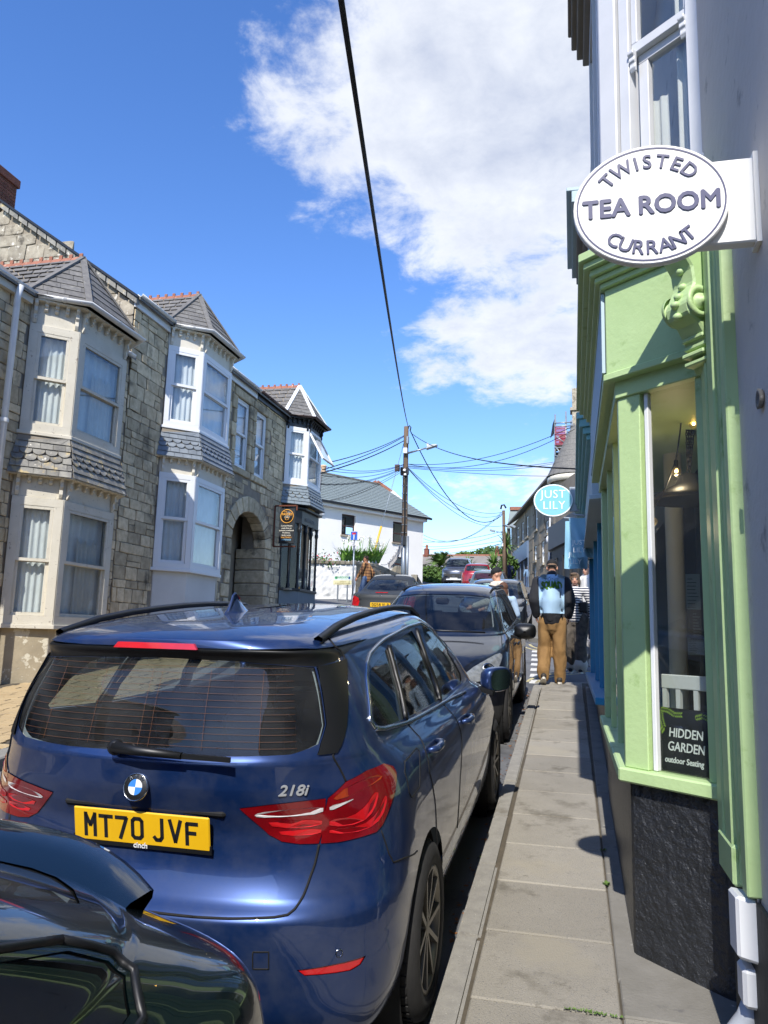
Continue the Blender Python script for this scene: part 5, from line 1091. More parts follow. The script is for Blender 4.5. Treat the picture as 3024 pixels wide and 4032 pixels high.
# ---------------------------------------------------------------- telegraph pole with lamp
PD = 36.0; pt, pbm = at_d(1600, 1680, PD), at_d(1609, 2300, PD); gz0 = road(pbm.x, pbm.y)
tpole = thing('telegraph_pole', 'tall wooden telegraph pole with street lamp arm in front of the cottage', 'pole', (pbm.x, pbm.y, gz0))
pbase = Vector((pbm.x+.02, pt.y, gz0-.3)); pmid = pbase.lerp(pt, .42)
MB().tube([pbase.lerp(pt, k/8) for k in range(9)], [.15-.04*k/8 for k in range(9)], 14).build('pole_shaft', M_pole, tpole)
MB().tube([pbase+Vector((.0, -.1, 0)), pbase.lerp(pt, .36)+Vector((0, -.1, 0))], .10, 12).build('steel_sleeve', M_galv, tpole); MB().tube([pbase+Vector((.16, -.06, 0)), pbase.lerp(pt, .36)+Vector((.16, -.06, 0))], .07, 12).build('cable_duct', M_galv, tpole)
def pp(px, py, dy=-.16): q = at_d(px, py, PD); return Vector((q.x, pt.y+dy, q.z))
for (x0, y0, x1, y1, m_, nm) in ((1596, 1772, 1612, 1795, M_wht, 'white_control_box'), (1587, 1850, 1597, 1882, M_black, 'junction_box'), (1611, 1850, 1620, 1880, M_black, 'junction_box'), (1607, 1725, 1616, 1756, M_galv, 'cable_joint'), (1598, 1857, 1609, 1867, M_wht, 'label_plate'), (1602, 1875, 1612, 1884, M_wht, 'label_plate'), (1605, 2122, 1617, 2160, M_black, 'base_box')):
    a, b = pp(x0, y0), pp(x1, y1); MB().box(a.x, b.x, pt.y-.3, pt.y-.12, b.z, a.z).build(nm, m_, tpole, bevel=.02)
for k in range(8): p = pbase.lerp(pt, .38+.045*k); MB().bar(p+Vector((-.12, -.13, 0)), p+Vector((.12, -.13, 0)), .03, .03).build('step_iron', M_galv, tpole)
for s_ in (0, 1): MB().tube([pp(1606+4*s_, 1880), pp(1604+5*s_, 1960), pp(1608+3*s_, 2060), pp(1609+3*s_, 2160)], .028, 6).build('pole_cable', M_wire, tpole)
for k in range(7): rr = random.Random(k); MB().tube([pp(1601+rr.uniform(-3, 10), 1870), pp(1596+rr.uniform(0, 18), 1895+rr.uniform(0, 15)), pp(1600+rr.uniform(0, 12), 1925)], .015, 5).build('pole_cable', M_wire, tpole)
MB().tube([pp(1613, 1792), pp(1650, 1784), pp(1688, 1776)], [.05, .04, .035], 10).build('lamp_arm', M_galv, tpole); a, b = pp(1686, 1775), pp(1732, 1768); MB().prism([a+Vector((0, -.12, -.09)), b+Vector((0, -.12, -.03)), b+Vector((0, -.12, .05)), a+Vector((.1, -.12, .12))], (0, .28, 0)).build('lamp_head', mat('lamp_grey', '#a9adb0', None, .5), tpole, bevel=.03)
MB().lathe([(.05, 0), (.05, .12), (.03, .14)], pp(1693, 1768), n=10).build('photocell', M_wht, tpole); MB().tube([pp(1611, 1690), pp(1616, 1680), pp(1622, 1688), pp(1619, 1702)], .03, 8).build('cable_loop', M_wire, tpole)
# second pole farther up
P2 = 52.0; q0, q1 = at_d(1983, 2010, P2), at_d(1992, 2330, P2); tp2 = thing('telegraph_pole', 'farther telegraph pole beside the terrace end with two lamp arms', 'pole', (q1.x, q1.y, road(q1.x, q1.y)))
MB().tube([Vector((q1.x, q0.y, road(q1.x, q1.y)-.2)), q0], [.14, .10], 12).build('pole_shaft', M_pole, tp2)
def p2(px, py): q = at_d(px, py, P2); return Vector((q.x, q0.y-.1, q.z))
MB().tube([p2(1983, 2070), p2(2003, 2075), p2(2018, 2078)], .05, 8).build('lamp_arm', M_galv, tp2); MB().tube([p2(1985, 2100), p2(1955, 2095)], .03, 8).build('lamp_arm', M_galv, tp2); MB().bar(p2(2014, 2072), p2(2032, 2080), .25, .14).build('lamp_head', M_galv, tp2); MB().bar(p2(1930, 2088), p2(1950, 2094), .25, .12).build('lamp_head', M_galv, tp2)
MB().tube([p2(1972, 2005), p2(1975, 1990), p2(1985, 1988), p2(1993, 2002)], .06, 8).build('cable_loop', M_wire, tp2); MB().box(p2(1978, 2090).x, p2(1984, 2090).x, q0.y-.3, q0.y-.12, p2(0, 2100).z, p2(0, 2088).z).build('meter_box', M_wht, tp2)
# ---------------------------------------------------------------- overhead cables
def cable(a, b, s_, r, label, n=16, group='overhead cables'): o = MB().tube(sag(a, b, s_, n), r*.7 if r > .0171 or r < .0169 else r, 6).build('overhead_cable', M_wire); return props(o, label, 'cable', group)
top = pp(1610, 1688, 0)
near = at_d(1334, -60, 3.6)
cable(near, top, .25, .017, 'thick twisted cable running overhead from the top edge to the telegraph pole')
cable(pp(1618, 1700, 0), p2(1975, 2030)+Vector((0, .1, 0)), 1.9, .035, 'thick sagging cable from the telegraph pole to the farther pole')
cable(pp(1626, 1712, 0), on_y(2290, 1847, 11.8), .35, .020, 'thick cable sagging from the pole across to the gift shop')
for q, lab in (((1600, 1715), 'upper of three cables from the pole to the corner house'),):
    pass
hA = K(XW+.3, 24.0, 8.0)
for i, ((x0, y0), (x1, y1), r_, lab) in enumerate((((1592, 1716), (1290, 1822), .022, 'top cable from the pole to the corner house roof'), ((1592, 1720), (1270, 1850), .022, 'second cable from the pole to the corner house roof'), ((1590, 1738), (1262, 1864), .03, 'thick lower cable from the pole to the corner house'))): cable(pp(x0, y0, 0), at_d(x1, y1, 24), .12, r_, lab)
for i, ((x0, y0), (x1, y1), d_, lab) in enumerate((((1597, 1833), (1270, 1835), 27, 'thin level wire left of the pole, topmost of the lower bundle'), ((1597, 1835), (1270, 1848), 27, 'thin level wire left of the pole, second of the lower bundle'), ((1592, 1842), (1265, 1872), 27, 'thin wire left of the pole crossing above the cottage ridge'), ((1592, 1845), (1262, 1905), 26, 'thick low wire left of the pole over the cottage hip'), ((1590, 1850), (1262, 1908), 26, 'thin low wire just under the thick one left of the pole'), ((1588, 1855), (1270, 1975), 43, 'thin service wire falling left across the cottage roof'), ((1588, 1862), (1300, 1972), 43, 'second thin service wire falling left across the slates'))): cable(pp(x0, y0, 0), at_d(x1, y1, d_), .25, .016, lab)
for i, ((x0, y0), (x1, y1), d_, s_, lab) in enumerate((((1610, 1833), (2262, 1676), 30, .5, 'upper wire rising right from the pole towards the scaffold'), ((1610, 1833), (2262, 1690), 30, .7, 'lower wire rising right from the pole towards the scaffold'), ((1610, 1840), (2190, 1818), 44, .25, 'level wire from the pole to the scaffold base'), ((1610, 1843), (2190, 1824), 44, .3, 'second level wire from the pole to the scaffold base'), ((1610, 1848), (2190, 1875), 44, .1, 'gently falling wire from the pole to the terrace eave'), ((1618, 1853), (1985, 2015), 51, .8, 'upper of three slack wires falling to the farther pole'), ((1618, 1856), (1985, 2022), 51, 1.0, 'middle of three slack wires falling to the farther pole'), ((1618, 1858), (2016, 2060), 51, 1.1, 'lowest of three slack wires falling to the terrace end'))): cable(pp(x0, y0, 0), at_d(x1, y1, d_), s_, .018, lab)
for i, ((x0, y0), (x1, y1), s_, lab) in enumerate((((1665, 2120), (1978, 2014), 1.0, 'thick cable from behind the cottage up to the farther pole'), ((1665, 2105), (1980, 2018), 1.1, 'thin cable from behind the cottage up to the farther pole'), ((1665, 2135), (1985, 2090), .2, 'thin wire low in the sky right of the cottage'), ((1665, 2152), (1985, 2100), .3, 'second thin wire low in the sky right of the cottage'), ((1665, 2165), (1985, 2128), .1, 'third thin wire above the far chimney'), ((1665, 2190), (1985, 2140), .1, 'lowest thin wire above the far roof'))): cable(at_d(x0, y0, 56), at_d(x1, y1, 52), s_, .02, lab)
# guy wire with yellow guard
gw = thing('guy_wire', 'stay wire of the telegraph pole with a yellow guard at its foot', 'wire', wpt(1465, 2220, 33)); g0_, g1_ = pp(1594, 1738, 0), at_d(1466, 2203, 33.5); MB().tube([g0_, g1_], .014, 6).build('wire', M_galv, gw); f_ = .77; MB().tube([g0_.lerp(g1_, f_-.035), g1_], .05, 8).build('yellow_guard', mat('yellow_plastic', '#d3a83a', None, .5), gw); c = g0_.lerp(g1_, .235); MB().box(c.x-.1, c.x+.1, c.y-.08, c.y+.08, c.z-.18, c.z+.12).build('insulator', M_wood, gw)
# bunting
bt = thing('bunting_line', 'line of faded bunting strung from the pole to the garden wall', 'bunting', pp(1600, 2150)); a, b = pp(1600, 2146), at_d(1500, 2222, 33.5); pth = sag(a, b, .35, 14); MB().tube(pth, .012, 5).build('string', M_galv, bt); M_bun = mat('faded_bunting', '#a7a49f', '#8f8a86', .9, scale=3)
for k in range(1, 9): p = pth[k]; MB().add([p+Vector((-.12, 0, 0)), p+Vector((.12, 0, 0)), p+Vector((0, 0, -.38))], [(0, 1, 2)]).build('pennant', M_bun, bt)
# ---------------------------------------------------------------- stone terrace, turret and dark fish restaurant on the right
M_ter = mat('terrace_rubble', '#968b78', '#7b7161', .95, scale=1.2, amt=.6, bump=.8, bscale=6, rnd=.16, spots=[('#5e5648', 3, .58, .1), ('#b2a892', 4, .63, .06)])
TN, TF = at_d(2189, 1874, 47), at_d(2014, 2073, 68.5); TZ = (TN.z+TF.z)/2; TU = Vector((TF.x-TN.x, TF.y-TN.y, 0)); TL = TU.length; TU.normalize(); TNm = Vector((-TU.y, TU.x, 0)); TNm = TNm if TNm.x < 0 else -TNm
ter = thing('stone_terrace', 'long rubble stone terrace with white windows running up the right of the street', 'building', (TN.x, TN.y, pav(TN.y)))
def TP(u, z, n=0): return Vector((TN.x, TN.y, 0))+TU*u+TNm*n+UP*z
tb = pav(TN.y)-1.0
def thit(px, py): d = ray(px, py); t = (TN-EYE).dot(TNm)/d.dot(TNm); p = EYE+d*t; return (p-Vector((TN.x, TN.y, 0))).dot(TU), p.z
tw = []
for (x0, y0, x1, y1) in ((2107, 2004, 2117, 2082), (2072, 2037, 2081, 2110), (2054, 2060, 2063, 2128), (2035, 2080, 2044, 2150), (2103, 2153, 2113, 2205), (2132, 2135, 2143, 2215), (2148, 2055, 2160, 2098), (2102, 2235, 2112, 2275)):
    (u1, za), (u0, zb) = thit(x0, y0), thit(x1, y1); tw.append((min(u0, u1), max(u0, u1), min(za, zb), max(za, zb)))
us = sorted({-1.5, TL}|{max(-1.4, w[0]) for w in tw}|{w[1] for w in tw}); zs_ = sorted({tb, TZ-.05}|{w[2] for w in tw}|{w[3] for w in tw}); mb = MB()
for i in range(len(us)-1):
    for j in range(len(zs_)-1):
        uc, zc = (us[i]+us[i+1])/2, (zs_[j]+zs_[j+1])/2
        if any(w[0] < uc < w[1] and w[2] < zc < w[3] for w in tw): continue
        mb.add([TP(us[i], zs_[j]), TP(us[i+1], zs_[j]), TP(us[i+1], zs_[j+1]), TP(us[i], zs_[j+1])], [(0, 1, 2, 3)])
mb.add([TP(TL, tb), TP(TL, tb, -7), TP(TL, TZ, -7), TP(TL, TZ+2.6, -3.5), TP(TL, TZ)], [(0, 1, 2, 3, 4)]); tws = mb.build('wall', M_jnt, ter)
TST = unit_stones(M_ter, 3)
def tblk(u0, u1, v0, v1):
    return any(w[1] > u0-1.5 and w[0] < u1-1.5 and w[3] > v0+tb+1 and w[2] < v1+tb+1 for w in tw)
nst = stone_wall(TST, tws, TP(-1.5, tb+1), TU, UP, TNm, TL+1.5, TZ-tb-1.05, tblk, .75, 1.1, .9, 2.2, .05, .05, seed=77, depth=.1)
for i, w in enumerate(tw):
    a, b, z0, z1 = w; fr = panel_frame(ter, TP(a, z0, -.12), TU, UP, TNm, b-a, z1-z0, .1, .06, M_upvc, 'window', [(z1-z0)*.5]); MB().obox(TP(a, z0, -.12), TU*(b-a), UP*(z1-z0), TNm*.01).build('pane', M_glass, fr); MB().obox(TP(a, z0, -.8), TU*(b-a), UP*(z1-z0), TNm*.01).build('room_lining', M_room, fr); MB().obox(TP(a-.1, z0-.16, 0), TU*(b-a+.2), UP*.16, TNm*.12).build('sill', M_gran2, fr)
mb = MB(); mb.add([TP(-1.5, TZ, .35), TP(TL+.2, TZ, .35), TP(TL+.2, TZ+2.7, -3.5), TP(-1.5, TZ+2.7, -3.5), TP(TL+.2, TZ, -7), TP(-1.5, TZ, -7)], [(0, 1, 2, 3), (3, 2, 4, 5)]); mb.build('roof', M_slate, ter)
MB().bar(TP(-1.5, TZ, .4), TP(TL+.2, TZ, .4), .16, .14).build('gutter', M_conc, ter)
# shop at its far end
(ua, za), (ub_, zb) = thit(2078, 2140), thit(2028, 2200)
M_shb = mat('blue_grey_fascia', '#5b6d86', None, .5)
u0, u1 = sorted((thit(2085, 2180)[0], thit(2028, 2200)[0])); z0 = pav(55)+.1
MB().obox(TP(u0, z0+2.4, .05), TU*(u1-u0), UP*1.25, TNm*.15).build('shop_fascia', M_shb, ter); MB().obox(TP(u0, z0, .03), TU*(u1-u0), UP*2.4, TNm*.05).build('shop_window', M_dark, ter)
for k in range(5): MB().obox(TP(u0+(u1-u0)*k/4-.08, z0, .08), TU*.16, UP*2.4, TNm*.06).build('shop_pilaster', M_shb, ter)
# slate-roofed gable with terracotta ridge at the far end
gt = thing('slate_roofed_house', 'house end with slate roof and terracotta ridge past the terrace', 'house', at_d(2010, 2200, 70)); a, b, c, d = at_d(2008, 2003, 70), at_d(2066, 2003, 70), at_d(2018, 2080, 69), at_d(2090, 2080, 69)
MB().add([c+Vector((-.5, 0, 0)), d, b, a], [(0, 1, 2, 3)]).build('roof', M_slatef, gt); MB().bar(a, b, .4, .3).build('ridge', M_terra, gt); MB().add([a, c+Vector((-.5, 0, 0)), Vector((c.x-.5, c.y, pav(60))), Vector((a.x, a.y+3, pav(60)))], [(0, 1, 2, 3)]).build('gable_wall', M_ter, gt)
# turret
tc = at_d(2262, 1900, 44); tc.z = 0; tz = at_d(2262, 1880, 44).z
tu = thing('stone_turret', 'round stone turret with conical slate roof and white windows', 'building', (tc.x, tc.y, pav(44)))
rT = 1.25; MB().lathe([(rT, pav(44)-1), (rT, tz-.3)], tc, n=24).build('drum', M_ter, tu); MB().lathe([(rT+.12, tz-.35), (rT+.28, tz-.3), (rT+.28, tz-.05), (rT+.2, tz)], tc, n=24).build('cornice', M_cream, tu)
mb = MB()
for k in range(9): r0_, r1_ = (rT+.3)*(1-k/9)+.02, (rT+.3)*(1-(k+1)/9)+.02; mb.lathe([(r0_, tz+k*.36), (r0_-.0, tz+k*.36+.03), (r1_, tz+(k+1)*.36)], tc, n=24, smooth=False)
mb.build('conical_roof', M_slate, tu)
for t in (200, 232, 262, 290):
    d = Vector((math.cos(R(t)), math.sin(R(t)), 0)); s_ = Vector((-d.y, d.x, 0)); p = tc+d*(rT+.0)+UP*(tz-1.75); w_ = panel_frame(tu, p-s_*.36, s_, UP, d, .72, 1.15, .1, .08, M_upvc, 'window'); MB().obox(p-s_*.3+d*.02, s_*.6, UP*1.1, d*.01).build('pane', M_glass, w_); MB().obox(p-s_*.3+d*.012, s_*.6, UP*1.1, d*.004).build('room_lining', M_dark, w_)
# chimney stack of the turret house
cs2 = thing('stone_chimney', 'stone chimney stack behind the turret', 'chimney', at_d(2262, 1640, 46)); a, b = at_d(2252, 1560, 46), at_d(2275, 1800, 46); MB().box(a.x, a.x+.8, a.y, a.y+.8, b.z, a.z+.5).build('stack', M_gran2, cs2, bevel=.02); MB().box(a.x-.12, a.x+.9, a.y-.1, a.y+.9, a.z-.9, a.z-.7).build('string_course', M_gran2, cs2, bevel=.02)
# scaffold
sfD = 49.5; sc2 = thing('scaffold_tower', 'steel scaffold tower with red debris netting above the turret roof', 'scaffold', at_d(2215, 1870, sfD)); M_tube = mat('scaffold_tube', '#7f8689', '#a9b0b0', .45, .5, scale=4); M_net = None
def sp(px, py, dy=0): q = at_d(px, py, sfD); return Vector((q.x, at_d(2215, 1800, sfD).y+dy, q.z))
for px, y0, y1 in ((2185, 1622, 1876), (2228, 1612, 1830), (2249, 1650, 1800)):
    for dy in (0, 1.3): MB().tube([sp(px, y1+40, dy), sp(px, y0, dy)], .05, 8).build('standard', M_tube, sc2)
for py in (1659, 1674, 1708, 1722, 1750, 1761, 1794, 1808, 1828):
    for dy in (-.06, 1.36): MB().tube([sp(2184, py, dy), sp(2252, py, dy)], .045, 8).build('ledger', M_tube, sc2)
for (q, r_) in (((2187, 1757), (2236, 1826)), ((2188, 1712), (2220, 1742)), ((2184, 1835), (2203, 1862))): MB().tube([sp(*q, -.1), sp(*r_, -.1)], .045, 8).build('brace', M_tube, sc2)
for py in (1751, 1828): a, b = sp(2186, py), sp(2250, py+3); MB().box(a.x, b.x, a.y, a.y+1.3, b.z-.05, a.z).build('boarding', mat('scaffold_board', '#a07a4e', None, .8), sc2)
def netting():
    m = bpy.data.materials.new('red_netting'); m.use_nodes = True; N = m.node_tree.nodes; L = m.node_tree.links; N.clear(); o = N.new('ShaderNodeOutputMaterial'); t = N.new('ShaderNodeBsdfTransparent'); d = N.new('ShaderNodeBsdfDiffuse'); d.inputs[0].default_value = lin('#b8405a'); tl = N.new('ShaderNodeBsdfTranslucent'); tl.inputs[0].default_value = lin('#c8506a'); ad = N.new('ShaderNodeMixShader'); ad.inputs[0].default_value = .5; L.new(d.outputs[0], ad.inputs[1]); L.new(tl.outputs[0], ad.inputs[2]); mx = N.new('ShaderNodeMixShader'); mx.inputs[0].default_value = .62; L.new(t.outputs[0], mx.inputs[1]); L.new(ad.outputs[0], mx.inputs[2]); L.new(mx.outputs[0], o.inputs[0]); return m
M_net = netting(); M_dnet = mat('dark_netting', '#262a30', None, .9)
for (q, r_, dy) in (((2184, 1675), (2228, 1752), -.12), ((2186, 1836), (2240, 1880), -.12)): a, b = sp(*q, dy), sp(*r_, dy); MB().add([a, Vector((b.x, a.y, a.z)), b, Vector((a.x, a.y, b.z))], [(0, 1, 2, 3)]).build('netting', M_net, sc2)
a, b = sp(2188, 1757, 1.45), sp(2252, 1826, 1.45); MB().add([a, Vector((b.x, a.y, a.z)), b, Vector((a.x, a.y, b.z))], [(0, 1, 2, 3)]).build('netting', M_dnet, sc2); a, b = sp(2182, 1640, 0), sp(2182, 1700, 1.3); MB().add([a, Vector((a.x-.15, b.y, a.z)), Vector((a.x-.3, b.y, b.z)), Vector((a.x, a.y, b.z))], [(0, 1, 2, 3)]).build('netting', M_dnet, sc2)
for (x, y0, y1) in ((2215, 1690, 1745),): a, b = sp(2200, 1696, .6), sp(2250, 1750, .6); MB().box(a.x, b.x, a.y+.2, a.y+1.2, b.z, a.z).build('wrapped_stack', M_gran2, sc2)
# dark restaurant
fr_ = thing('fish_restaurant', 'black fronted fish restaurant on the far corner of the side lane', 'building', (-.3, 25, pav(24))); M_blk = mat('charcoal_paint', '#25292c', '#2d3134', .6, scale=3); z0 = pav(22)-.6
MB().prism([(-.62, 24.0, z0), (-.4, 25.2, z0), (4, 25.2, z0), (4, 20.5, z0), (.25, 20.5, z0)], (0, 0, 3.0)).build('shopfront', M_blk, fr_)
MB().prism([(-.72, 24.0, z0+3.0), (-.5, 25.3, z0+3.0), (4, 25.3, z0+3.0), (4, 20.4, z0+3.0), (.15, 20.4, z0+3.0)], (0, 0, .7)).build('fascia', mat('slate_grey_fascia', '#454d54', None, .6), fr_)
MB().prism([(-.5, 24.2, z0+3.7), (-.3, 25, z0+3.7), (4, 25, z0+3.7), (4, 21, z0+3.7), (.4, 21, z0+3.7)], (0, 0, 1.3)).build('upper_wall', M_ter, fr_)
for k in range(4): y_ = 20.8+.8*k; x_ = .25-.87*(y_-20.5)/3.5; MB().box(x_-.06, x_+.04, y_, y_+.6, z0+.9, z0+2.7).build('window', M_dark, fr_, bevel=.01)
ps = thing('hanging_sign', 'black Wood Fired Pizza sign with turquoise lettering', 'sign', at_d(2206, 2090, 24)); a, b = at_d(2168, 2063, 24.3), at_d(2244, 2120, 24.3); M_bsn = mat('sign_black', '#14181b', None, .5); M_tql = mat('turquoise_lettering', '#8fe0d6', None, .5)
MB().box(a.x, b.x, a.y, a.y+.06, b.z, a.z).build('board', M_bsn, ps, bevel=.01); letters('Wood Fired', .16, ((a.x+b.x)/2, a.y-.004, a.z-.24), (1, 0, 0), UP, M_tql, 'lettering', ps, xs=.72, shear=.25, bold=.003); letters('Pizza', .21, ((a.x+b.x)/2, a.y-.004, b.z+.07), (1, 0, 0), UP, M_tql, 'lettering', ps, shear=.3, bold=.004)
MB().box(a.x-.04, a.x+.0, a.y, a.y+.06, b.z-.3, a.z+.2).build('bracket_post', M_wht, ps)
fb = thing('vertical_board', 'tall black FISH AND board with white letters on the corner post', 'sign', at_d(2187, 2230, 24)); a, b = at_d(2173, 2142, 23.9), at_d(2203, 2320, 23.9); MB().box(a.x, b.x, a.y, a.y+.08, b.z-1.2, a.z).build('board', M_bsn, fb, bevel=.01)
for k, ch1 in enumerate('FISH'): q = at_d(2188, 2179+19*k, 23.9); letters(ch1, .14, (q.x, a.y-.004, q.z-.02), (1, 0, 0), UP, M_wht, 'lettering', fb, bold=.003)
q = at_d(2190, 2265, 23.9); letters('&', .15, (q.x, a.y-.004, q.z), (1, 0, 0), UP, M_wht, 'lettering', fb, bold=.003)
fp = thing('grey_flue_pipe', 'pale flue pipe standing beside the FISH board', 'pipe', at_d(2165, 2200, 24.5)); a = at_d(2165, 2175, 24.5); MB().tube([a, a-UP*1.2], .06, 10).build('pipe', M_galv, fp); MB().ball(at_d(2163, 2125, 24.4), .11, 12, 8, (1, 1, 1.3)).build('dome', M_wht, fp)
# far pavement corner on the other side of the lane
fpv = MB(); pl2 = [(-1.0, 19.2), (-.35, 18.5), (3.5, 18.4), (3.5, 45), (-4.0, 56), (-6.5, 60), (-2.8, 42), (-1.55, 26)]
fpv.prism([Vector((x, y, pav(y)-.0)) for x, y in ((-1.05, 19.4), (-.5, 18.7), (2, 18.6), (1, 24), (-.62, 24), (-2.6, 41), (-5.6, 66), (-6.9, 66), (-3.7, 41), (-1.6, 24))], (0, 0, -.16)); props(fpv.build('pavement', M_conc), kind='structure', label='far footway beyond the side lane')
# far low building with chimneys
fd = 74; a, b = at_d(1690, 2186, fd), at_d(2080, 2186, fd); e = at_d(1690, 2242, fd-3).z; low = thing('far_terrace', 'low grey roofed terrace with brick chimneys at the top of the street', 'building', ((a.x+b.x)/2, a.y, pav(70)))
M_groof = mat('grey_cement_roof', '#857f78', '#736e68', .9, scale=1, bump=.3, bscale=6)
MB().add([Vector((a.x-6, a.y-3, e)), Vector((b.x+6, a.y-3, e)), Vector((b.x+6, a.y, a.z)), Vector((a.x-6, a.y, a.z)), Vector((b.x+6, a.y+4, e)), Vector((a.x-6, a.y+4, e))], [(0, 1, 2, 3), (3, 2, 4, 5)]).build('roof', M_groof, low); MB().box(a.x-6, b.x+6, a.y-2.8, a.y+3.8, pav(70)-1, e+.05).build('wall', M_rend, low); MB().bar((a.x-6, a.y, a.z), (b.x+6, a.y, a.z), .3, .16).build('ridge', M_terra, low); MB().bar((a.x-6, a.y-3.05, e), (b.x+6, a.y-3.05, e), .1, .18).build('gutter', M_wht, low)
for (x0, y0, x1, y1, m_) in ((1671, 2160, 1689, 2192, M_brick), (1950, 2165, 1966, 2192, M_brick)):
    p, q = at_d(x0, y0, fd), at_d(x1, y1, fd); s_ = MB().box(p.x, q.x, p.y-.2, p.y+.5, q.z-.8, p.z).build('chimney', m_, low, bevel=.03); MB().lathe([(.14, 0), (.11, .4)], ((p.x+q.x)/2, p.y+.15, p.z), n=10).build('chimney_pot', M_terra, s_)
# ---------------------------------------------------------------- palms and garden plants
M_palm = mat('palm_frond', '#66803a', '#4d6a2c', .6, scale=4, amt=.7); M_palmd = mat('dry_palm_frond', '#8a7f4d', '#6e6740', .8, scale=4); M_trunk = mat('palm_trunk', '#6b5a45', '#54463a', .95, scale=8, bump=.6, bscale=20); M_cord = mat('cordyline_leaf', '#6d8a43', '#547434', .55, scale=3); M_bush = mat('hedge_leaf', '#4f6b2a', '#3c5522', .7, scale=3, amt=.8, rnd=.1); M_agap = mat('strap_leaf', '#5d8a34', '#7da24a', .5, scale=4); M_flw = mat('white_flower', '#d8d6c8', None, .8); M_flr = mat('red_flower', '#c2384a', None, .7)
def frond(mb, base, az, elev, L, seed, leaf=.55, n=34, droop=1.0):
    """feather palm frond: arched rib with leaflets on both sides"""
    rr = random.Random(seed); d = Vector((math.cos(az), math.sin(az), 0)); P = []
    for k in range(n+1):
        t = k/n; P.append(base+d*(L*t*math.cos(elev)*(1-.15*t))+UP*(L*(t*math.sin(elev)-droop*.55*t*t)))
    for k in range(2, n):
        t = k/n; tg = (P[k+1]-P[k-1]).normalized(); s_ = tg.cross(UP).normalized(); u = s_.cross(tg); l = leaf*L*.5*math.sin(math.pi*min(1, .12+t*.95))**.7*rr.uniform(.8, 1.1)
        for sg in (-1, 1):
            e = P[k]+(s_*sg*.78+tg*.62+u*rr.uniform(.05, .35)-UP*.15*rr.random())*l; w = tg*(.022*L/1.6); mb.add([P[k]-w, P[k]+w, e], [(0, 1, 2)])
    mb.tube(P, [.025*(1-.8*k/n)+.004 for k in range(n+1)], 5)
pc_ = at_d(1735, 2235, 57); pal = thing('feather_palm', 'large feather palm left of the grey van', 'palm', (pc_.x, pc_.y, pav(57))); MB().tube([(pc_.x, pc_.y, pav(57)-1), (pc_.x, pc_.y, pc_.z)], [.4, .32], 12).build('trunk', M_trunk, pal)
for k in range(26):
    mb = MB(); el = R([75, 60, 45, 30, 12, -8][k % 6]); frond(mb, Vector((pc_.x, pc_.y, pc_.z)), k*2.4, el, 2.4 if el > .6 else 2.7, k); mb.build('frond', M_palm if k % 6 < 5 else M_palmd, pal)
def cordyline(px, py, D, H, n, L, label, nm='cordyline'):
    c = at_d(px, py, D); t = thing(nm, label, 'palm', (c.x, c.y, c.z-H)); MB().tube([(c.x, c.y, c.z-H), (c.x+.03, c.y, c.z)], [.14, .09], 10).build('trunk', M_trunk, t); rr = random.Random(int(px)); mb = MB()
    for k in range(n):
        az = rr.uniform(0, 6.28); el = rr.uniform(-.5, 1.5); l = L*rr.uniform(.75, 1.1); d = Vector((math.cos(az)*math.cos(el), math.sin(az)*math.cos(el), math.sin(el))); s_ = d.cross(UP)
        if s_.length < .05: s_ = Vector((1, 0, 0))
        s_ = s_.normalized()*.045*L; m1 = c+d*l*.55+UP*.02; e = c+d*l-UP*.22*l*math.cos(el); mb.add([c-s_*.6, c+s_*.6, m1+s_, e, m1-s_], [(0, 1, 2, 4), (4, 2, 3)])
    mb.build('leaf_rosette', M_cord, t); return t
cordyline(1990, 2150, 53.5, 2.6, 90, 1.15, 'cordyline with spiky head beside the farther telegraph pole')
cordyline(1845, 2245, 60, 1.5, 110, 1.2, 'low cordyline between the grey van and the red car')
cordyline(1945, 2225, 64, 2.0, 110, 1.35, 'bushy cordyline behind the red car')
cordyline(1985, 2225, 58, 1.4, 80, 1.0, 'pale cordyline under the farther pole')
def bush(px, py, D, rx, ry, rz, n, label, m=None, s=.16, nm='shrub'):
    c = at_d(px, py, D); t = thing(nm, label, 'shrub', (c.x, c.y, c.z-rz)); rr = random.Random(int(px*7+py)); mb = MB()
    for k in range(n):
        while True:
            p = Vector((rr.uniform(-1, 1), rr.uniform(-1, 1), rr.uniform(-1, 1)))
            if .35 < p.length < 1+.25*mnoise.noise(p*2.1+Vector((px, 0, 0))): break
        q = c+Vector((p.x*rx, p.y*ry, p.z*rz)); a = Vector((rr.uniform(-1, 1), rr.uniform(-1, 1), rr.uniform(-1, 1))).normalized()*s*rr.uniform(.6, 1.2); b = a.orthogonal().normalized()*s*.5; mb.add([q-a, q+b, q+a, q-b], [(0, 1, 2, 3)])
    mb.build('foliage', m or M_bush, t); st = MB()
    for k in range(5): az = k*1.26; st.tube([(c.x, c.y, c.z-rz*1.1), (c.x+.5*rx*math.cos(az), c.y+.5*ry*math.sin(az), c.z+.3*rz)], [.04, .012], 5)
    st.build('stems', M_trunk, t)
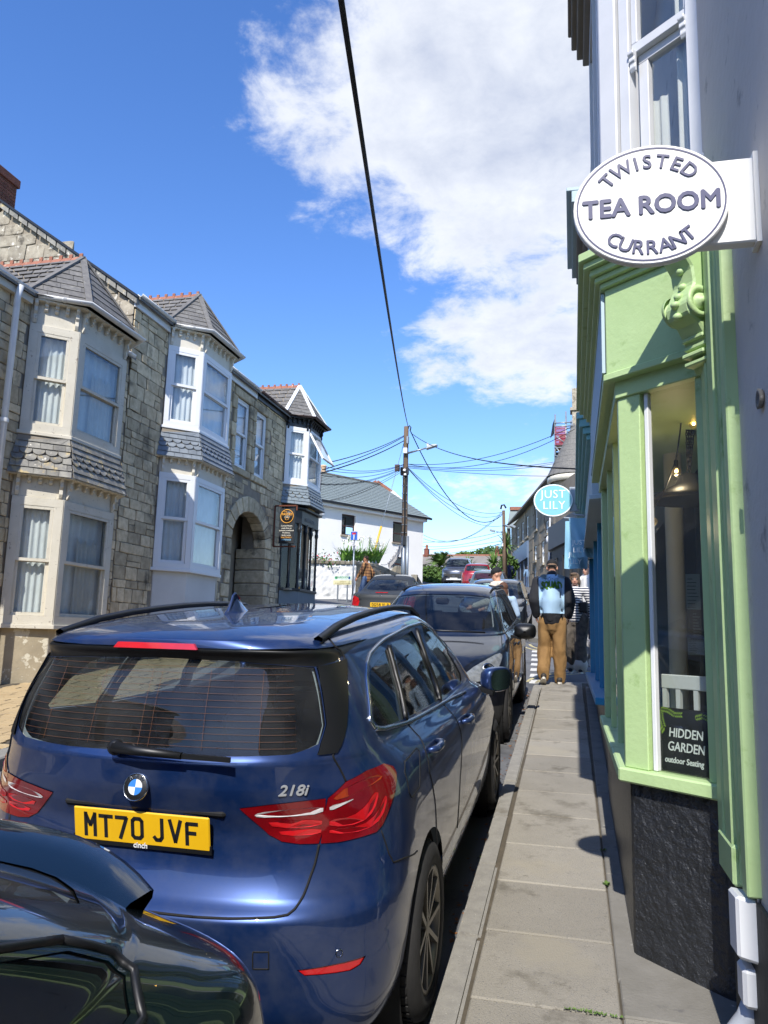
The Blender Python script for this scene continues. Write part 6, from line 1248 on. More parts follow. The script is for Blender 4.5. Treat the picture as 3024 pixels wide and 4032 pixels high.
bush(1690, 2268, 55, 1.0, .8, .75, 900, 'rounded green hedge at the foot of the feather palm'); bush(1722, 2290, 53.5, .8, .6, .5, 600, 'dark low hedge beside the grey van'); bush(1985, 2192, 76, 1.6, 1, .8, 500, 'dark treetop behind the right chimney'); bush(1905, 2186, 90, 1.5, 1, .7, 400, 'distant treetop above the far ridge', s=.25); bush(1938, 2180, 92, 1.7, 1, .9, 400, 'taller distant treetop above the far ridge', s=.25); bush(1835, 2186, 92, 1.2, 1, .4, 300, 'small distant treetop above the middle of the far ridge', s=.25); bush(2000, 2235, 60, .8, .6, 1.0, 700, 'dull green shrub at the terrace end', s=.2)
# strap-leaved flowers on the garden wall
rr = random.Random(5)
for i in range(11):
    px = 1352+i*13.5; c = at_d(px, 2216+rr.uniform(-2, 3), 31.3+.1*i); t = thing('agapanthus', ['leftmost','second','third','fourth','fifth','middle','seventh','eighth','ninth','tenth','rightmost'][i]+' strap-leaved clump from the left on the garden wall', 'plant', c, 'flower clumps on the garden wall'); mb = MB()
    for k in range(26):
        az = rr.uniform(0, 6.28); l = rr.uniform(.45, .85); d = Vector((math.cos(az)*.6, math.sin(az)*.4, 1)).normalized(); s_ = Vector((-math.sin(az), math.cos(az), 0))*.03; m1 = c+d*l*.6; e = c+d*l+Vector((math.cos(az), math.sin(az)*.5, -.35))*.25; mb.add([c-s_, c+s_, m1+s_, e, m1-s_], [(0, 1, 2, 4), (4, 2, 3)])
    mb.build('leaves', M_agap, t)
    for k in range(2):
        h = c+Vector((rr.uniform(-.25, .25), 0, rr.uniform(.75, 1.15))); MB().tube([c, h], .01, 5).build('stalk', M_agap, t); f = MB()
        for q in range(14): a = Vector((rr.uniform(-1, 1), rr.uniform(-1, 1), rr.uniform(-1, 1))).normalized()*.09; f.add([h, h+a+Vector((.02, 0, 0)), h+a*1.2, h+a-Vector((.02, 0, 0))], [(0, 1, 2, 3)])
        f.build('flower_head', M_flw, t)
ya_ = at_d(1490, 2218, 32.6); yu = thing('spiky_yucca', 'tall spiky yellow-green yucca right of the yellow wire guard', 'plant', ya_); mb = MB()
for k in range(26): az = rr.uniform(0, 6.28); d = Vector((math.cos(az)*.5, math.sin(az)*.3, 1)).normalized(); l = rr.uniform(.5, 1.35); s_ = Vector((1, 0, 0))*.045; mb.add([ya_-s_, ya_+s_, ya_+d*l], [(0, 1, 2)])
mb.build('leaves', M_cord, yu)
for i, (px, lab) in enumerate(((1238, 'red geranium spilling over the wall by the pasty shop'), (1262, 'pink and green trailing plant on the whitewashed wall'), (1288, 'thin twiggy plant on the whitewashed wall'))):
    c = at_d(px, 2213, 30.3); t = thing('wall_plant', lab, 'plant', c, 'trailing plants on the white wall'); mb = MB(); f = MB()
    for k in range(90):
        p = c+Vector((rr.gauss(0, .2), rr.gauss(0, .08), rr.gauss(.05, .13))); a = Vector((rr.uniform(-1, 1), rr.uniform(-1, 1), rr.uniform(-1, 1)))*.05; b = a.orthogonal().normalized()*.03; (f if rr.random() < (.35 if i == 0 else .12) else mb).add([p-a, p+b, p+a, p-b], [(0, 1, 2, 3)])
    mb.build('leaves', M_bush, t); f.build('blossoms', M_flr, t)
# ---------------------------------------------------------------- cars: one smooth analytic shell per car, cut into panels, panes and lamps
RK = ('zr', 'zf', 'yr', 'yf', 'w', 'Lr', 'Lf', 'nr', 'nf')
class Shell:
    """a in 0..1 runs from the middle of the tail round the right flank to the middle of the nose; v climbs from sill to roof"""
    def __init__(s, rings, bar=.04, zb=0.0): s.k = np.array(rings, float); s.n = len(rings); s.bar = bar; s.zb = zb
    def key(s, v):
        v = np.clip(np.asarray(v, float), 0, s.n-1-1e-6); i = v.astype(int); t = (v-i)[..., None]
        p = lambda j: s.k[np.clip(j, 0, s.n-1)]
        p0, p1, p2, p3 = p(i-1), p(i), p(i+1), p(i+2)
        m1, m2 = (p2-p0)/2, (p3-p1)/2
        # limit tangents so that creases do not overshoot
        d = p2-p1; m1 = np.where(m1*d <= 0, 0, np.sign(d)*np.minimum(abs(m1), 2.5*abs(d))); m2 = np.where(m2*d <= 0, 0, np.sign(d)*np.minimum(abs(m2), 2.5*abs(d)))
        t2, t3 = t*t, t*t*t
        return (2*t3-3*t2+1)*p1+(t3-2*t2+t)*m1+(-2*t3+3*t2)*p2+(t3-t2)*m2
    def P(s, a, v):
        a = np.asarray(a, float); K_ = s.key(v); zr, zf, yr, yf, w, Lr, Lf, nr, nf = (K_[..., i] for i in range(9))
        tr = np.clip(a/.3, 0, 1); tm = np.clip((a-.3)/.4, 0, 1); tf = np.clip((1-a)/.3, 0, 1)
        def q(t, n): ph = t*math.pi/2; sn, cn = np.sin(ph), np.cos(ph); r = (np.maximum(sn, 1e-9)**n+np.maximum(cn, 1e-9)**n)**(-1/n); return r*sn, r*cn
        xr, cr = q(tr, nr); xf, cf = q(tf, nf)
        y = np.where(a <= .3, yr+Lr*(1-cr), np.where(a >= .7, yf-Lf*(1-cf), (yr+Lr)+((yf-Lf)-(yr+Lr))*tm))
        x = w*np.where(a <= .3, xr, np.where(a >= .7, xf, 1.0))
        L = s.k[:, 3].max(); x = x*(1-s.bar*((y-L*.48)/(L*.5))**2)
        qq = np.clip((y-yr)/np.maximum(yf-yr, 1e-3), 0, 1); z = zr+(zf-zr)*qq+s.zb*4*qq*(1-qq)*np.clip((s.n-1-v)/2, 0, 0)
        return np.stack([x, y, z], -1)
    def N(s, a, v, e=1e-3):
        a = np.clip(a, 1e-4, 1-1e-4); v = np.clip(v, 1e-3, s.n-1-2e-3)
        da = s.P(a+e, v)-s.P(a-e, v); dv = s.P(a, v+4*e)-s.P(a, v-4*e); n = np.cross(da, dv); n /= np.linalg.norm(n, axis=-1, keepdims=True)+1e-12; return n
    def inv(s, tgt, dims, arange=(0, 1), vrange=None, f=None):
        """(a,v) whose point matches tgt in the given coordinates (0 x,1 y,2 z) or in f(P)"""
        if not hasattr(s, '_g'):
            A, V = np.meshgrid(np.linspace(0, 1, 121), np.linspace(0, s.n-1, 8*s.n), indexing='ij'); s._g = (A, V, s.P(A, V))
        A, V, G = s._g; F = (lambda P: P[..., dims]) if f is None else f
        m = (A < arange[0]) | (A > arange[1])
        if vrange: m |= (V < vrange[0]) | (V > vrange[1])
        D = np.where(m, 1e9, ((F(G)-np.array(tgt))**2).sum(-1)); i = np.unravel_index(D.argmin(), D.shape); a, v = A[i], V[i]
        for _ in range(12):
            e = 1e-4; f0 = F(s.P(a, v)); J = np.stack([(F(s.P(min(a+e, 1), v))-f0)/e, (F(s.P(a, v+e*10))-f0)/(e*10)], -1); r = np.array(tgt)-f0
            try: st = np.linalg.lstsq(J, r, rcond=None)[0]
            except Exception: break
            a = float(np.clip(a+np.clip(st[0], -.02, .02), arange[0], arange[1])); v = float(np.clip(v+np.clip(st[1], -.3, .3), 0, s.n-1.01))
        return a, v
def chaikin(P, k=2, keep=()):
    P = [tuple(p) for p in P]
    for _ in range(k):
        Q = []
        for i in range(len(P)):
            a, b = P[i], P[(i+1) % len(P)]; Q += [tuple(.75*x+.25*y for x, y in zip(a, b)), tuple(.25*x+.75*y for x, y in zip(a, b))]
        P = Q
    return P
def dens(P, k=4): return [tuple(x+(y-x)*j/k for x, y in zip(P[i], P[(i+1) % len(P)])) for i in range(len(P)) for j in range(k)]
def inpoly(pts, poly):
    x, y = pts[:, 0], pts[:, 1]; c = np.zeros(len(pts), bool); n = len(poly); j = n-1
    for i in range(n):
        xi, yi = poly[i]; xj, yj = poly[j]
        with np.errstate(divide='ignore', invalid='ignore'): c ^= ((yi > y) != (yj > y)) & (x < (xj-xi)*(y-yi)/(yj-yi+1e-15)+xi)
        j = i
    return c
def wheel_meshes(Rw, rr, width, spokes, dark=False, tag=''):
    M_t = mat('tyre_rubber', '#1b1b1c', '#262524', .8, scale=12, bump=.2, bscale=50); M_r = mat('alloy_grey', '#8f8a80', '#77736b', .4, .75, scale=8) if not dark else mat('alloy_dark', '#3a3a3c', None, .4, .7)
    t = MB(); w = width/2; pr = [(rr*.98, -w*.8), (rr*1.02, -w*.95), (Rw*.86, -w), (Rw*.965, -w*.86), (Rw, -w*.6), (Rw, w*.6), (Rw*.965, w*.86), (Rw*.86, w), (rr*1.02, w*.95), (rr*.98, w*.8)]
    t.lathe(pr, (0, 0, 0), (1, 0, 0), n=48)
    for k in range(48):      # tread blocks
        a0 = 2*math.pi*k/48
        for s_ in (-.62, .0, .62): c = Vector((w*s_*.75, math.cos(a0)*Rw, math.sin(a0)*Rw)); tg = Vector((0, -math.sin(a0), math.cos(a0))); t.obox(c-Vector((w*.17, 0, 0))-tg*.012, (w*.34, 0, 0), tg*.026, Vector((0, math.cos(a0), math.sin(a0)))*.004)
    r = MB(); r.lathe([(rr*.98, w*.85), (rr*1.0, w*.92), (rr*.93, w*.9), (rr*.9, w*.6), (rr*.88, -w*.5)], (0, 0, 0), (1, 0, 0), n=48)
    for k in range(spokes):
        for off in ((-.5, .5) if spokes <= 7 else (0,)):
            a0 = 2*math.pi*(k+off*.32)/spokes; a1 = 2*math.pi*(k+off*.72)/spokes; d0 = Vector((0, math.cos(a0), math.sin(a0))); d1 = Vector((0, math.cos(a1), math.sin(a1))); p = d0*rr*.16+Vector((w*.70, 0, 0)); q = d1*rr*.93+Vector((w*.80, 0, 0)); r.bar(p, q, rr*.085, w*.22, (1, 0, 0))
    r.lathe([(0, w*.82), (rr*.13, w*.82), (rr*.2, w*.74), (rr*.2, w*.4)], (0, 0, 0), (1, 0, 0), n=24)
    br = MB(); br.lathe([(0, w*.25), (rr*.72, w*.25), (rr*.72, w*.15), (0, w*.15)], (0, 0, 0), (1, 0, 0), n=32)
    return t.mesh('tyre'+tag, M_t), r.mesh('rim'+tag, M_r), br.mesh('brake_disc'+tag, mat('brake_disc', '#5a5753', None, .5, .6))
M_cglass = glass('car_glass', (.42, .48, .50), .03); M_cglass_r = glass('car_rear_glass', (.62, .68, .68), .07, dirtcol=(.42, .43, .42)); M_trimb = mat('black_trim', '#101112', None, .45); M_plas2 = mat('grey_black_plastic', '#232425', '#2b2b2b', .7, scale=20, bump=.2, bscale=120); M_chrome = mat('satin_chrome', '#b8bcc0', None, .18, 1.0); M_gapm = mat('panel_gap', '#07080a', None, .8)
def lamp_mat(name, c, rough=.12): return mat(name, c, None, rough, coat=1.0, spec=.6)
M_tail = mat('tail_lamp_red', '#7d0a12', '#5a060c', .12, scale=9, coat=1.0); M_tail2 = mat('tail_lamp_bright', '#c21a20', '#a81218', .15, scale=14, coat=1.0); M_tailw = mat('tail_lamp_clear', '#c9c6c4', '#a9a3a3', .15, scale=14, coat=1.0); M_amber = mat('tail_lamp_amber', '#9a3a0c', '#7c1c0a', .15, scale=12, coat=1.0); M_head = mat('head_lamp_lens', '#b9bdbe', '#7d8183', .08, .5, scale=18, coat=1.0)
M_plateY = mat('plate_yellow', '#dcae14', '#d4a410', .45, scale=9); M_plateW = mat('plate_white', '#d5d6d2', None, .45); M_pltx = mat('plate_black', '#15161a', None, .5); M_lining = mat('cabin_lining', '#a9adae', '#9b9fa0', .9, scale=3); M_seat = mat('seat_cloth', '#17191c', '#202226', .85, scale=8)
GLYPH = {'M': [[(7, 0), (7, 79)], [(7, 76), (25, 36), (43, 76)], [(43, 79), (43, 0)]], 'T': [[(0, 72), (50, 72)], [(25, 72), (25, 0)]], '7': [[(3, 72), (45, 72), (20, 0)]], '0': [[(7, 14), (7, 65), (15, 73), (35, 73), (43, 65), (43, 14), (35, 6), (15, 6), (7, 14)]], 'J': [[(36, 79), (36, 16), (29, 6), (14, 6), (6, 16)]], 'V': [[(5, 79), (25, 5), (45, 79)]], 'F': [[(8, 0), (8, 72), (47, 72)], [(8, 40), (40, 40)]], 'D': [[(8, 6), (8, 73), (30, 73), (43, 60), (43, 19), (30, 6), (8, 6)]], 'G': [[(43, 62), (35, 73), (15, 73), (7, 65), (7, 14), (15, 6), (35, 6), (43, 14), (43, 36), (26, 36)]], '5': [[(43, 72), (10, 72), (8, 44), (34, 46), (43, 36), (43, 16), (33, 6), (14, 6), (6, 16)]], '8': [[(25, 42), (11, 50), (11, 64), (18, 73), (32, 73), (39, 64), (39, 50), (25, 42), (8, 32), (8, 14), (16, 6), (34, 6), (42, 14), (42, 32), (25, 42)]], 'L': [[(8, 79), (8, 6), (46, 6)]], 'R': [[(8, 0), (8, 73), (34, 73), (43, 63), (43, 50), (34, 40), (8, 40)], [(24, 40), (44, 0)]]}
class Car:
    def __init__(s, name, label, shell, loc, flip, pmat, cat='car', slope=None, yaw=0.0, res=1.0):
        s.sh = shell; s.L = float(shell.k[:, 3].max()); th = math.atan(slope if slope is not None else .086)
        # forward of the car is +y (uphill) or, flipped, -y
        s.root = thing(name, label, cat, (0, 0, 0)); s.M = Matrix.Translation(Vector(loc)) @ Matrix.Rotation(yaw, 4, 'Z') @ Matrix.Rotation(th, 4, 'X') @ (Matrix.Rotation(math.pi, 4, 'Z') if flip else Matrix.Identity(4))
        s.pm = pmat; s.patch = []; s.res = res; s.np = np.array(s.M)
    def done(s): s.root.matrix_world = s.M
    def W(s, p): return s.M @ Vector(p)
    def px(s, P):
        Q = P @ s.np[:3, :3].T+s.np[:3, 3]-np.array(EYE); z = Q @ np.array(CF); return np.stack([1512+FPX*(Q @ np.array(CR))/z, 2016-FPX*(Q @ np.array(CU))/z], -1)
    def av(s, pts, mode, **kw):
        """outline in car coordinates -> outline on the shell; modes: yz flank, xz tail, fxz nose, px photograph"""
        o = []
        for p in pts:
            if mode == 'yz': o.append(s.sh.inv(p, [1, 2], kw.get('ar', (.12, .88)), kw.get('vr')))
            elif mode == 'xz': o.append(s.sh.inv((abs(p[0]), p[1]), [0, 2], kw.get('ar', (0, .4)), kw.get('vr')))
            elif mode == 'fxz': o.append(s.sh.inv((abs(p[0]), p[1]), [0, 2], kw.get('ar', (.6, 1)), kw.get('vr')))
            elif mode == 'px': o.append(s.sh.inv(p, None, kw.get('ar', (0, .7)), kw.get('vr'), f=s.px))
            else: o.append(tuple(p))
        return o
    def cut(s, name, m, poly, center=False, off=0.0, prio=0, hole=True, dn=3): s.patch.append(dict(name=name, m=m, poly=dens(poly, dn), center=center, off=off, hole=hole)); return poly
    def wheel_arch(s, y, z, r):
        poly = [s.sh.inv((y+r*math.cos(t), z+r*math.sin(t)), [1, 2], (.05, .95)) for t in np.linspace(-.35, math.pi+.35, 28)]
        y0, y1 = y+r*math.cos(-.35), y+r*math.cos(math.pi+.35); poly += [s.sh.inv((y1, .02), [1, 2], (.05, .95)), s.sh.inv((y0, .02), [1, 2], (.05, .95))]
        poly = [(a, max(-.05, v-.05) if i >= 28 else v) for i, (a, v) in enumerate(poly)]
        s.patch.append(dict(name=None, m=None, poly=poly, center=False, off=0, hole=True))
    def build_shell(s):
        sh = s.sh; AS = 26.0; na = int(30*s.res), int(34*s.res), int(26*s.res)
        ag = np.concatenate([np.linspace(0, .3, na[0], endpoint=False), np.linspace(.3, .7, na[1], endpoint=False), np.linspace(.7, 1, na[2])]); vg = np.linspace(0, sh.n-1, int((sh.n-1)*5*s.res)+1)
        pts = [(a*AS, v) for a in ag for v in vg]; E = []
        for p in s.patch:
            b = len(pts); q = [(min(1, max(0, a))*AS, min(sh.n-1, max(0, v))) for a, v in p['poly']]; p['q'] = q; pts += q; E += [(b+i, b+(i+1) % len(q)) for i in range(len(q))]
        V, _, F, *_r = delaunay_2d_cdt([Vector(p) for p in pts], E, [], 0, 1e-5)
        uv = np.array([(v.x/AS, v.y) for v in V]); F = np.array([f[:] for f in F if len(f) == 3]); C = uv[F].mean(1); Cs = C*np.array([AS, 1]); own = np.full(len(F), -1)
        for i, p in enumerate(s.patch):
            own[inpoly(Cs, p['q'])] = i
        P3 = sh.P(uv[:, 0], uv[:, 1]); N3 = sh.N(uv[:, 0], uv[:, 1])
        area = np.linalg.norm(np.cross(P3[F[:, 1]]-P3[F[:, 0]], P3[F[:, 2]]-P3[F[:, 0]]), axis=1); ok = area > 1e-9
        def emit(name, m, sel, off, sides, parent):
            idx = F[sel & ok]
            if not len(idx): return None
            use, inv_ = np.unique(idx, return_inverse=True); f = inv_.reshape(-1, 3); p = P3[use]+N3[use]*off; n = N3[use]; vs, fs, ns = [], [], []
            for sd in sides:
                b = len(vs)
                if sd > 0: vs += [tuple(q) for q in p]; fs += [tuple(b+int(i) for i in t) for t in f]; ns += [tuple(q) for q in n]
                else: vs += [(-q[0], q[1], q[2]) for q in p]; fs += [tuple(b+int(i) for i in t[::-1]) for t in f]; ns += [(-q[0], q[1], q[2]) for q in n]
            # faces wind so that they agree with the shell normal
            t = f[0]; c = np.cross(p[t[1]]-p[t[0]], p[t[2]]-p[t[0]]); g = [(np.cross(p[t[1]]-p[t[0]], p[t[2]]-p[t[0]]) @ n[t[0]]) for t in f[:40]]
            if sum(1 for q in g if q < 0) > len(g)/2: fs = [q[::-1] for q in fs]
            me = bpy.data.meshes.new(name); me.from_pydata(vs, [], fs); me.materials.append(m); me.polygons.foreach_set('use_smooth', [True]*len(me.polygons)); me.update()
            try: me.normals_split_custom_set_from_vertices(ns)
            except Exception: pass
            o = bpy.data.objects.new(name, me); COL.objects.link(o); o.parent = parent; ORG[o.name] = Vector(); return o
        hole = np.zeros(len(F), bool)
        for i, p in enumerate(s.patch):
            if p['hole']: hole |= own == i
        s.body = emit('body', s.pm, ~hole, 0, (1, -1), s.root)
        s.lining = emit('cabin_lining', M_lining, (~hole) & (C[:, 1] > s.vbelt), -.025, (1, -1), s.root)
        s.obj = {}
        for i, p in enumerate(s.patch):
            if not p['name']: continue
            if p['center']: s.obj.setdefault(p['name'], []).append(emit(p['name'], p['m'], own == i, p['off'], (1, -1), s.root))
            else:
                for sd in (1, -1): s.obj.setdefault(p['name'], []).append(emit(p['name'], p['m'], own == i, p['off'], (sd,), s.root))
    def seam(s, pts, name='panel_gap', r=.0028, m=None, sides=(1, -1), off=.0005, parent=None, join=False):
        P = []
        for i in range(len(pts)-1):
            for k in range(6): P.append(tuple(x+(y-x)*k/6 for x, y in zip(pts[i], pts[i+1])))
        P.append(pts[-1]); A = np.array(P); Q = s.sh.P(A[:, 0], A[:, 1])+s.sh.N(A[:, 0], A[:, 1])*off
        for sd in sides: MB().tube([Vector((sd*q[0], q[1], q[2])) for q in Q], r, 6).build(name, m or M_gapm, parent or s.root)
    def wheels(s, yr, yf, Rw, rr, width, track, spokes=10, dark=False):
        t, r, b = wheel_meshes(Rw, rr, width, spokes, dark, s.root.name)
        for y in (yr, yf):
            for sd in (1, -1):
                ty = bpy.data.objects.new('wheel', t); COL.objects.link(ty); ty.parent = s.root; ty.matrix_local = Matrix.Translation((sd*track, y, Rw)) @ (Matrix.Identity(4) if sd > 0 else Matrix.Rotation(math.pi, 4, 'Z')); ORG[ty.name] = Vector()
                for nm, me in (('rim', r), ('brake_disc', b)): o = bpy.data.objects.new(nm, me); COL.objects.link(o); o.parent = ty
                c = Vector((sd*(track-width*.3), y, Rw)); MB().lathe([(Rw+.055, -.16*sd), (Rw+.055, .12*sd)], c, (1, 0, 0), n=40).build('arch_liner', M_gapm, s.root); MB().lathe([(Rw+.06, -.16*sd), (0, -.16*sd)], c, (1, 0, 0), n=40).build('arch_back', M_gapm, s.root)
        MB().box(-track+.05, track-.05, .3, s.L-.3, .17, .30).build('underbody', M_gapm, s.root)
    def plate(s, txt, c, xd, yd, m, w=.52, h=.111, cs=.079, xs=.80, tilt=0):
        """c = middle of the plate in car coordinates"""
        xd, yd = Vector(xd).normalized(), Vector(yd).normalized(); n = xd.cross(yd); c = Vector(c); p = MB().obox(c-xd*w/2-yd*h/2, xd*w, yd*h, n*.008).build('number_plate', m, s.root, bevel=.004)
        x = -w*.5+(w-(.061*sum(1 for q in txt if q != ' ')-.011+.022))/2
        for q in txt:
            if q == ' ': x += .022; continue
            g = MB()
            for st in GLYPH[q]:
                for (a0, b0), (a1, b1) in zip(st, st[1:]):
                    u0 = c+xd*(x+a0*.001)+yd*(b0*.001-.0395)+n*.0088; u1 = c+xd*(x+a1*.001)+yd*(b1*.001-.0395)+n*.0088; d = (u1-u0).normalized(); sd_ = n.cross(d)*.0068; g.add([u0-sd_-d*.003, u0+sd_-d*.003, u1+sd_+d*.003, u1-sd_+d*.003], [(0, 3, 2, 1)])
            g.build('plate_letter', M_pltx, p); x += .061
        return p
    def mirror(s, p, sd, m, big=1.0, fold=0.0):
        p = Vector(p); o = MB(); 
        rows = []
        for (yy, sc) in ((-.055, .90), (-.04, 1.0), (0, .98), (.035, .82), (.06, .5), (.068, .1)): rows.append([p+Vector((sd*.11*big+.105*big*sc*math.copysign(abs(math.cos(t))**.6, math.cos(t)), yy*big, .035+.075*big*sc*math.copysign(abs(math.sin(t))**.6, math.sin(t)))) for t in np.linspace(0, 2*math.pi, 24, endpoint=False)])
        o.grid(rows, closed=True); o.f.append(tuple(range(24))); o.sm.append(False); FM = Matrix.Translation(p) @ Matrix.Rotation(sd*fold, 4, 'Z') @ Matrix.Translation(-p); o.v = [FM @ v for v in o.v]; q = o.build('wing_mirror', m, s.root); MB().prism([FM @ w for w in [p+Vector((sd*.11*big+.09*big*math.copysign(abs(math.cos(t))**.6, math.cos(t)), -.058*big, .035+.062*big*math.copysign(abs(math.sin(t))**.6, math.sin(t)))) for t in np.linspace(0, 2*math.pi, 20, endpoint=False)]], FM.to_3x3() @ Vector((0, .002, 0))).build('mirror_glass', M_chrome, q); MB().bar(p+Vector((-sd*.03, .02, -.02)), p+Vector((sd*.08, 0, -.045)), .06, .03).build('mirror_arm', M_trimb, q); return q
    def seats(s, ys, xs_=(-.36, .36), zs=.30, hgt=.78, m=None):
        m = m or M_seat
        for y in ys:
            for x in xs_:
                o = MB(); o.prism([(x-.24, y+.10, zs), (x-.24, y+.62, zs+.05), (x-.24, y+.62, zs+.2), (x-.24, y+.14, zs+.2)], (.48, 0, 0)); st = o.build('seat', m, s.root, bevel=.04)
                MB().prism([(x-.24, y+.02, zs+.15), (x-.24, y+.2, zs+.15), (x-.22, y+.06, zs+hgt-.12), (x-.22, y-.06, zs+hgt-.12)], (.46, 0, 0)).build('seat_back', m, st, bevel=.05); MB().prism([(x-.13, y-.10, zs+hgt-.08), (x-.13, y, zs+hgt-.08), (x-.12, y-.02, zs+hgt+.14), (x-.12, y-.10, zs+hgt+.14)], (.26, 0, 0)).build('headrest', m, st, bevel=.04)
# ---------------------------------------------------------------- the blue people carrier parked nearest, seen from behind
#        zr    zf    yr    yf    w    Lr   Lf   nr   nf
BM = [ (.195, .195, .26, 4.25, .72, .30, .40, 3.5, 2.6),
       (.225, .225, .13, 4.40, .81, .38, .60, 3.4, 2.6),
       (.33, .31, .052, 4.48, .868, .46, .75, 3.1, 2.4),
       (.45, .44, .018, 4.53, .892, .52, .85, 2.9, 2.3),
       (.57, .57, .0, 4.55, .900, .56, .90, 2.8, 2.3),
       (.655, .66, .004, 4.54, .902, .56, .92, 2.8, 2.3),
       (.715, .73, .060, 4.50, .901, .55, .95, 2.9, 2.3),
       (.80, .79, .105, 4.42, .898, .55, 1.0, 3.0, 2.3),
       (.90, .85, .118, 4.28, .892, .58, 1.0, 3.0, 2.4),
       (.985, .93, .090, 4.00, .885, .62, 1.0, 2.8, 2.5),
       (1.06, .99, .068, 3.70, .862, .64, .9, 2.7, 2.5),
       (1.135, 1.03, .066, 3.50, .812, .58, .75, 2.8, 2.5),
       (1.18, 1.075, .090, 3.40, .782, .50, .60, 3.0, 2.6),
       (1.32, 1.26, .135, 3.02, .722, .46, .50, 3.2, 2.8),
       (1.455, 1.44, .190, 2.66, .652, .42, .50, 3.4, 2.8),
       (1.505, 1.50, .165, 2.52, .618, .36, .55, 3.4, 2.8),
       (1.545, 1.54, .170, 2.42, .572, .42, .60, 3.0, 2.8),
       (1.583, 1.575, .36, 2.20, .47, .50, .60, 2.6, 2.4),
       (1.604, 1.60, .75, 1.90, .28, .40, .40, 2.2, 2.2),
       (1.610, 1.608, 1.05, 1.55, .02, .2, .2, 2.0, 2.0) ]
P_bmw = paint('deep_blue_paint', '#173262', .55, dirt=.22, rough=.33, dirtcol=(.10, .11, .13))
bm = Car('people_carrier', 'dark blue people carrier with yellow MT70 JVF plate parked nearest on the right', Shell([q[:4]+(q[4]*.972,)+q[5:] for q in BM], .035), (-1.455, 2.50, road(-1.5, 2.5)), False, P_bmw, res=1.3); bm.vbelt = 11.2
px = lambda pts, **k: bm.av(pts, 'px', **k)
# panes: tailgate glass, flank glass
rg = bm.av([(0, 1.165), (.30, 1.165), (.52, 1.172), (.60, 1.20), (.612, 1.26), (.585, 1.36), (.55, 1.448), (.30, 1.468), (0, 1.472)], 'xz', vr=(11, 15))
rg = [(0, rg[0][1])]+rg[1:-1]+[(0, rg[-1][1])]
bm.cut('rear_window', M_cglass_r, rg, center=True, off=-.004)
g1 = px([(1494, 2590), (1528, 2548), (1586, 2800), (1592, 2832), (1545, 2848), (1488, 2856), (1472, 2838), (1458, 2720), (1456, 2640)], ar=(.1, .5), vr=(11, 16))
g2 = px([(1542, 2534), (1636, 2478), (1665, 2560), (1702, 2680), (1730, 2755), (1612, 2822), (1590, 2740), (1560, 2600)], ar=(.2, .6), vr=(11, 16))
g3 = px([(1662, 2468), (1690, 2470), (1722, 2505), (1765, 2570), (1812, 2650), (1816, 2690), (1740, 2748), (1718, 2680), (1690, 2570)], ar=(.3, .8), vr=(11, 16))
for g in (g1, g2, g3): bm.cut('side_window', M_cglass, g, off=-.004)
ws = bm.av([(0, 1.10), (.35, 1.11), (.62, 1.14), (.60, 1.25), (.52, 1.44), (.3, 1.455), (0, 1.46)], 'fxz', vr=(11.5, 15)); ws = [(1, ws[0][1])]+ws[1:-1]+[(1, ws[-1][1])]; bm.cut('windscreen', M_cglass, ws, center=True, off=-.004)
# lamps
tl_out = px([(1290, 3143), (1360, 3078), (1440, 3035), (1508, 3007), (1545, 3018), (1559, 3045), (1552, 3120), (1528, 3190), (1505, 3245), (1480, 3275), (1400, 3300), (1330, 3315), (1262, 3320), (1268, 3240)], ar=(.08, .5), vr=(6, 12))
tl_in = px([(1281, 3143), (1276, 3240), (1254, 3320), (1180, 3322), (1110, 3312), (1060, 3285), (1005, 3235), (958, 3195), (944, 3182), (1060, 3168), (1180, 3155)], ar=(.02, .4), vr=(6, 12))
bm.cut('tail_lamp_outer', M_tail, tl_out, off=.004); bm.cut('tail_lamp_inner', M_tail, tl_in, off=.004)
rf_ = px([(1168, 3820), (1300, 3800), (1442, 3762), (1420, 3798), (1380, 3822), (1200, 3843)], ar=(.02, .4), vr=(1, 6)); bm.cut('bumper_reflector', M_tail2, rf_, off=-.004)
# spoiler underside strip, black pillar blades beside the glass
sp_ = bm.av([(0, 1.473), (.30, 1.469), (.552, 1.449), (.60, 1.46), (.61, 1.50), (.30, 1.516), (0, 1.520)], 'xz', vr=(13.5, 16)); sp_ = [(0, sp_[0][1])]+sp_[1:-1]+[(0, sp_[-1][1])]; bm.cut('spoiler_underside', M_trimb, sp_, center=True, off=-.006)
bld = bm.av([(.60, 1.165), (.655, 1.165), (.668, 1.25), (.635, 1.40), (.615, 1.46), (.556, 1.449), (.588, 1.36), (.615, 1.26), (.606, 1.20)], 'xz', vr=(11, 15.5)); bm.cut('pillar_blade', M_trimb, bld, off=.006)
bm.wheel_arch(.875, .335, .385); bm.wheel_arch(3.655, .335, .385)
bm.build_shell()
bm.wheels(.875, 3.655, .335, .238, .215, .775, 10)
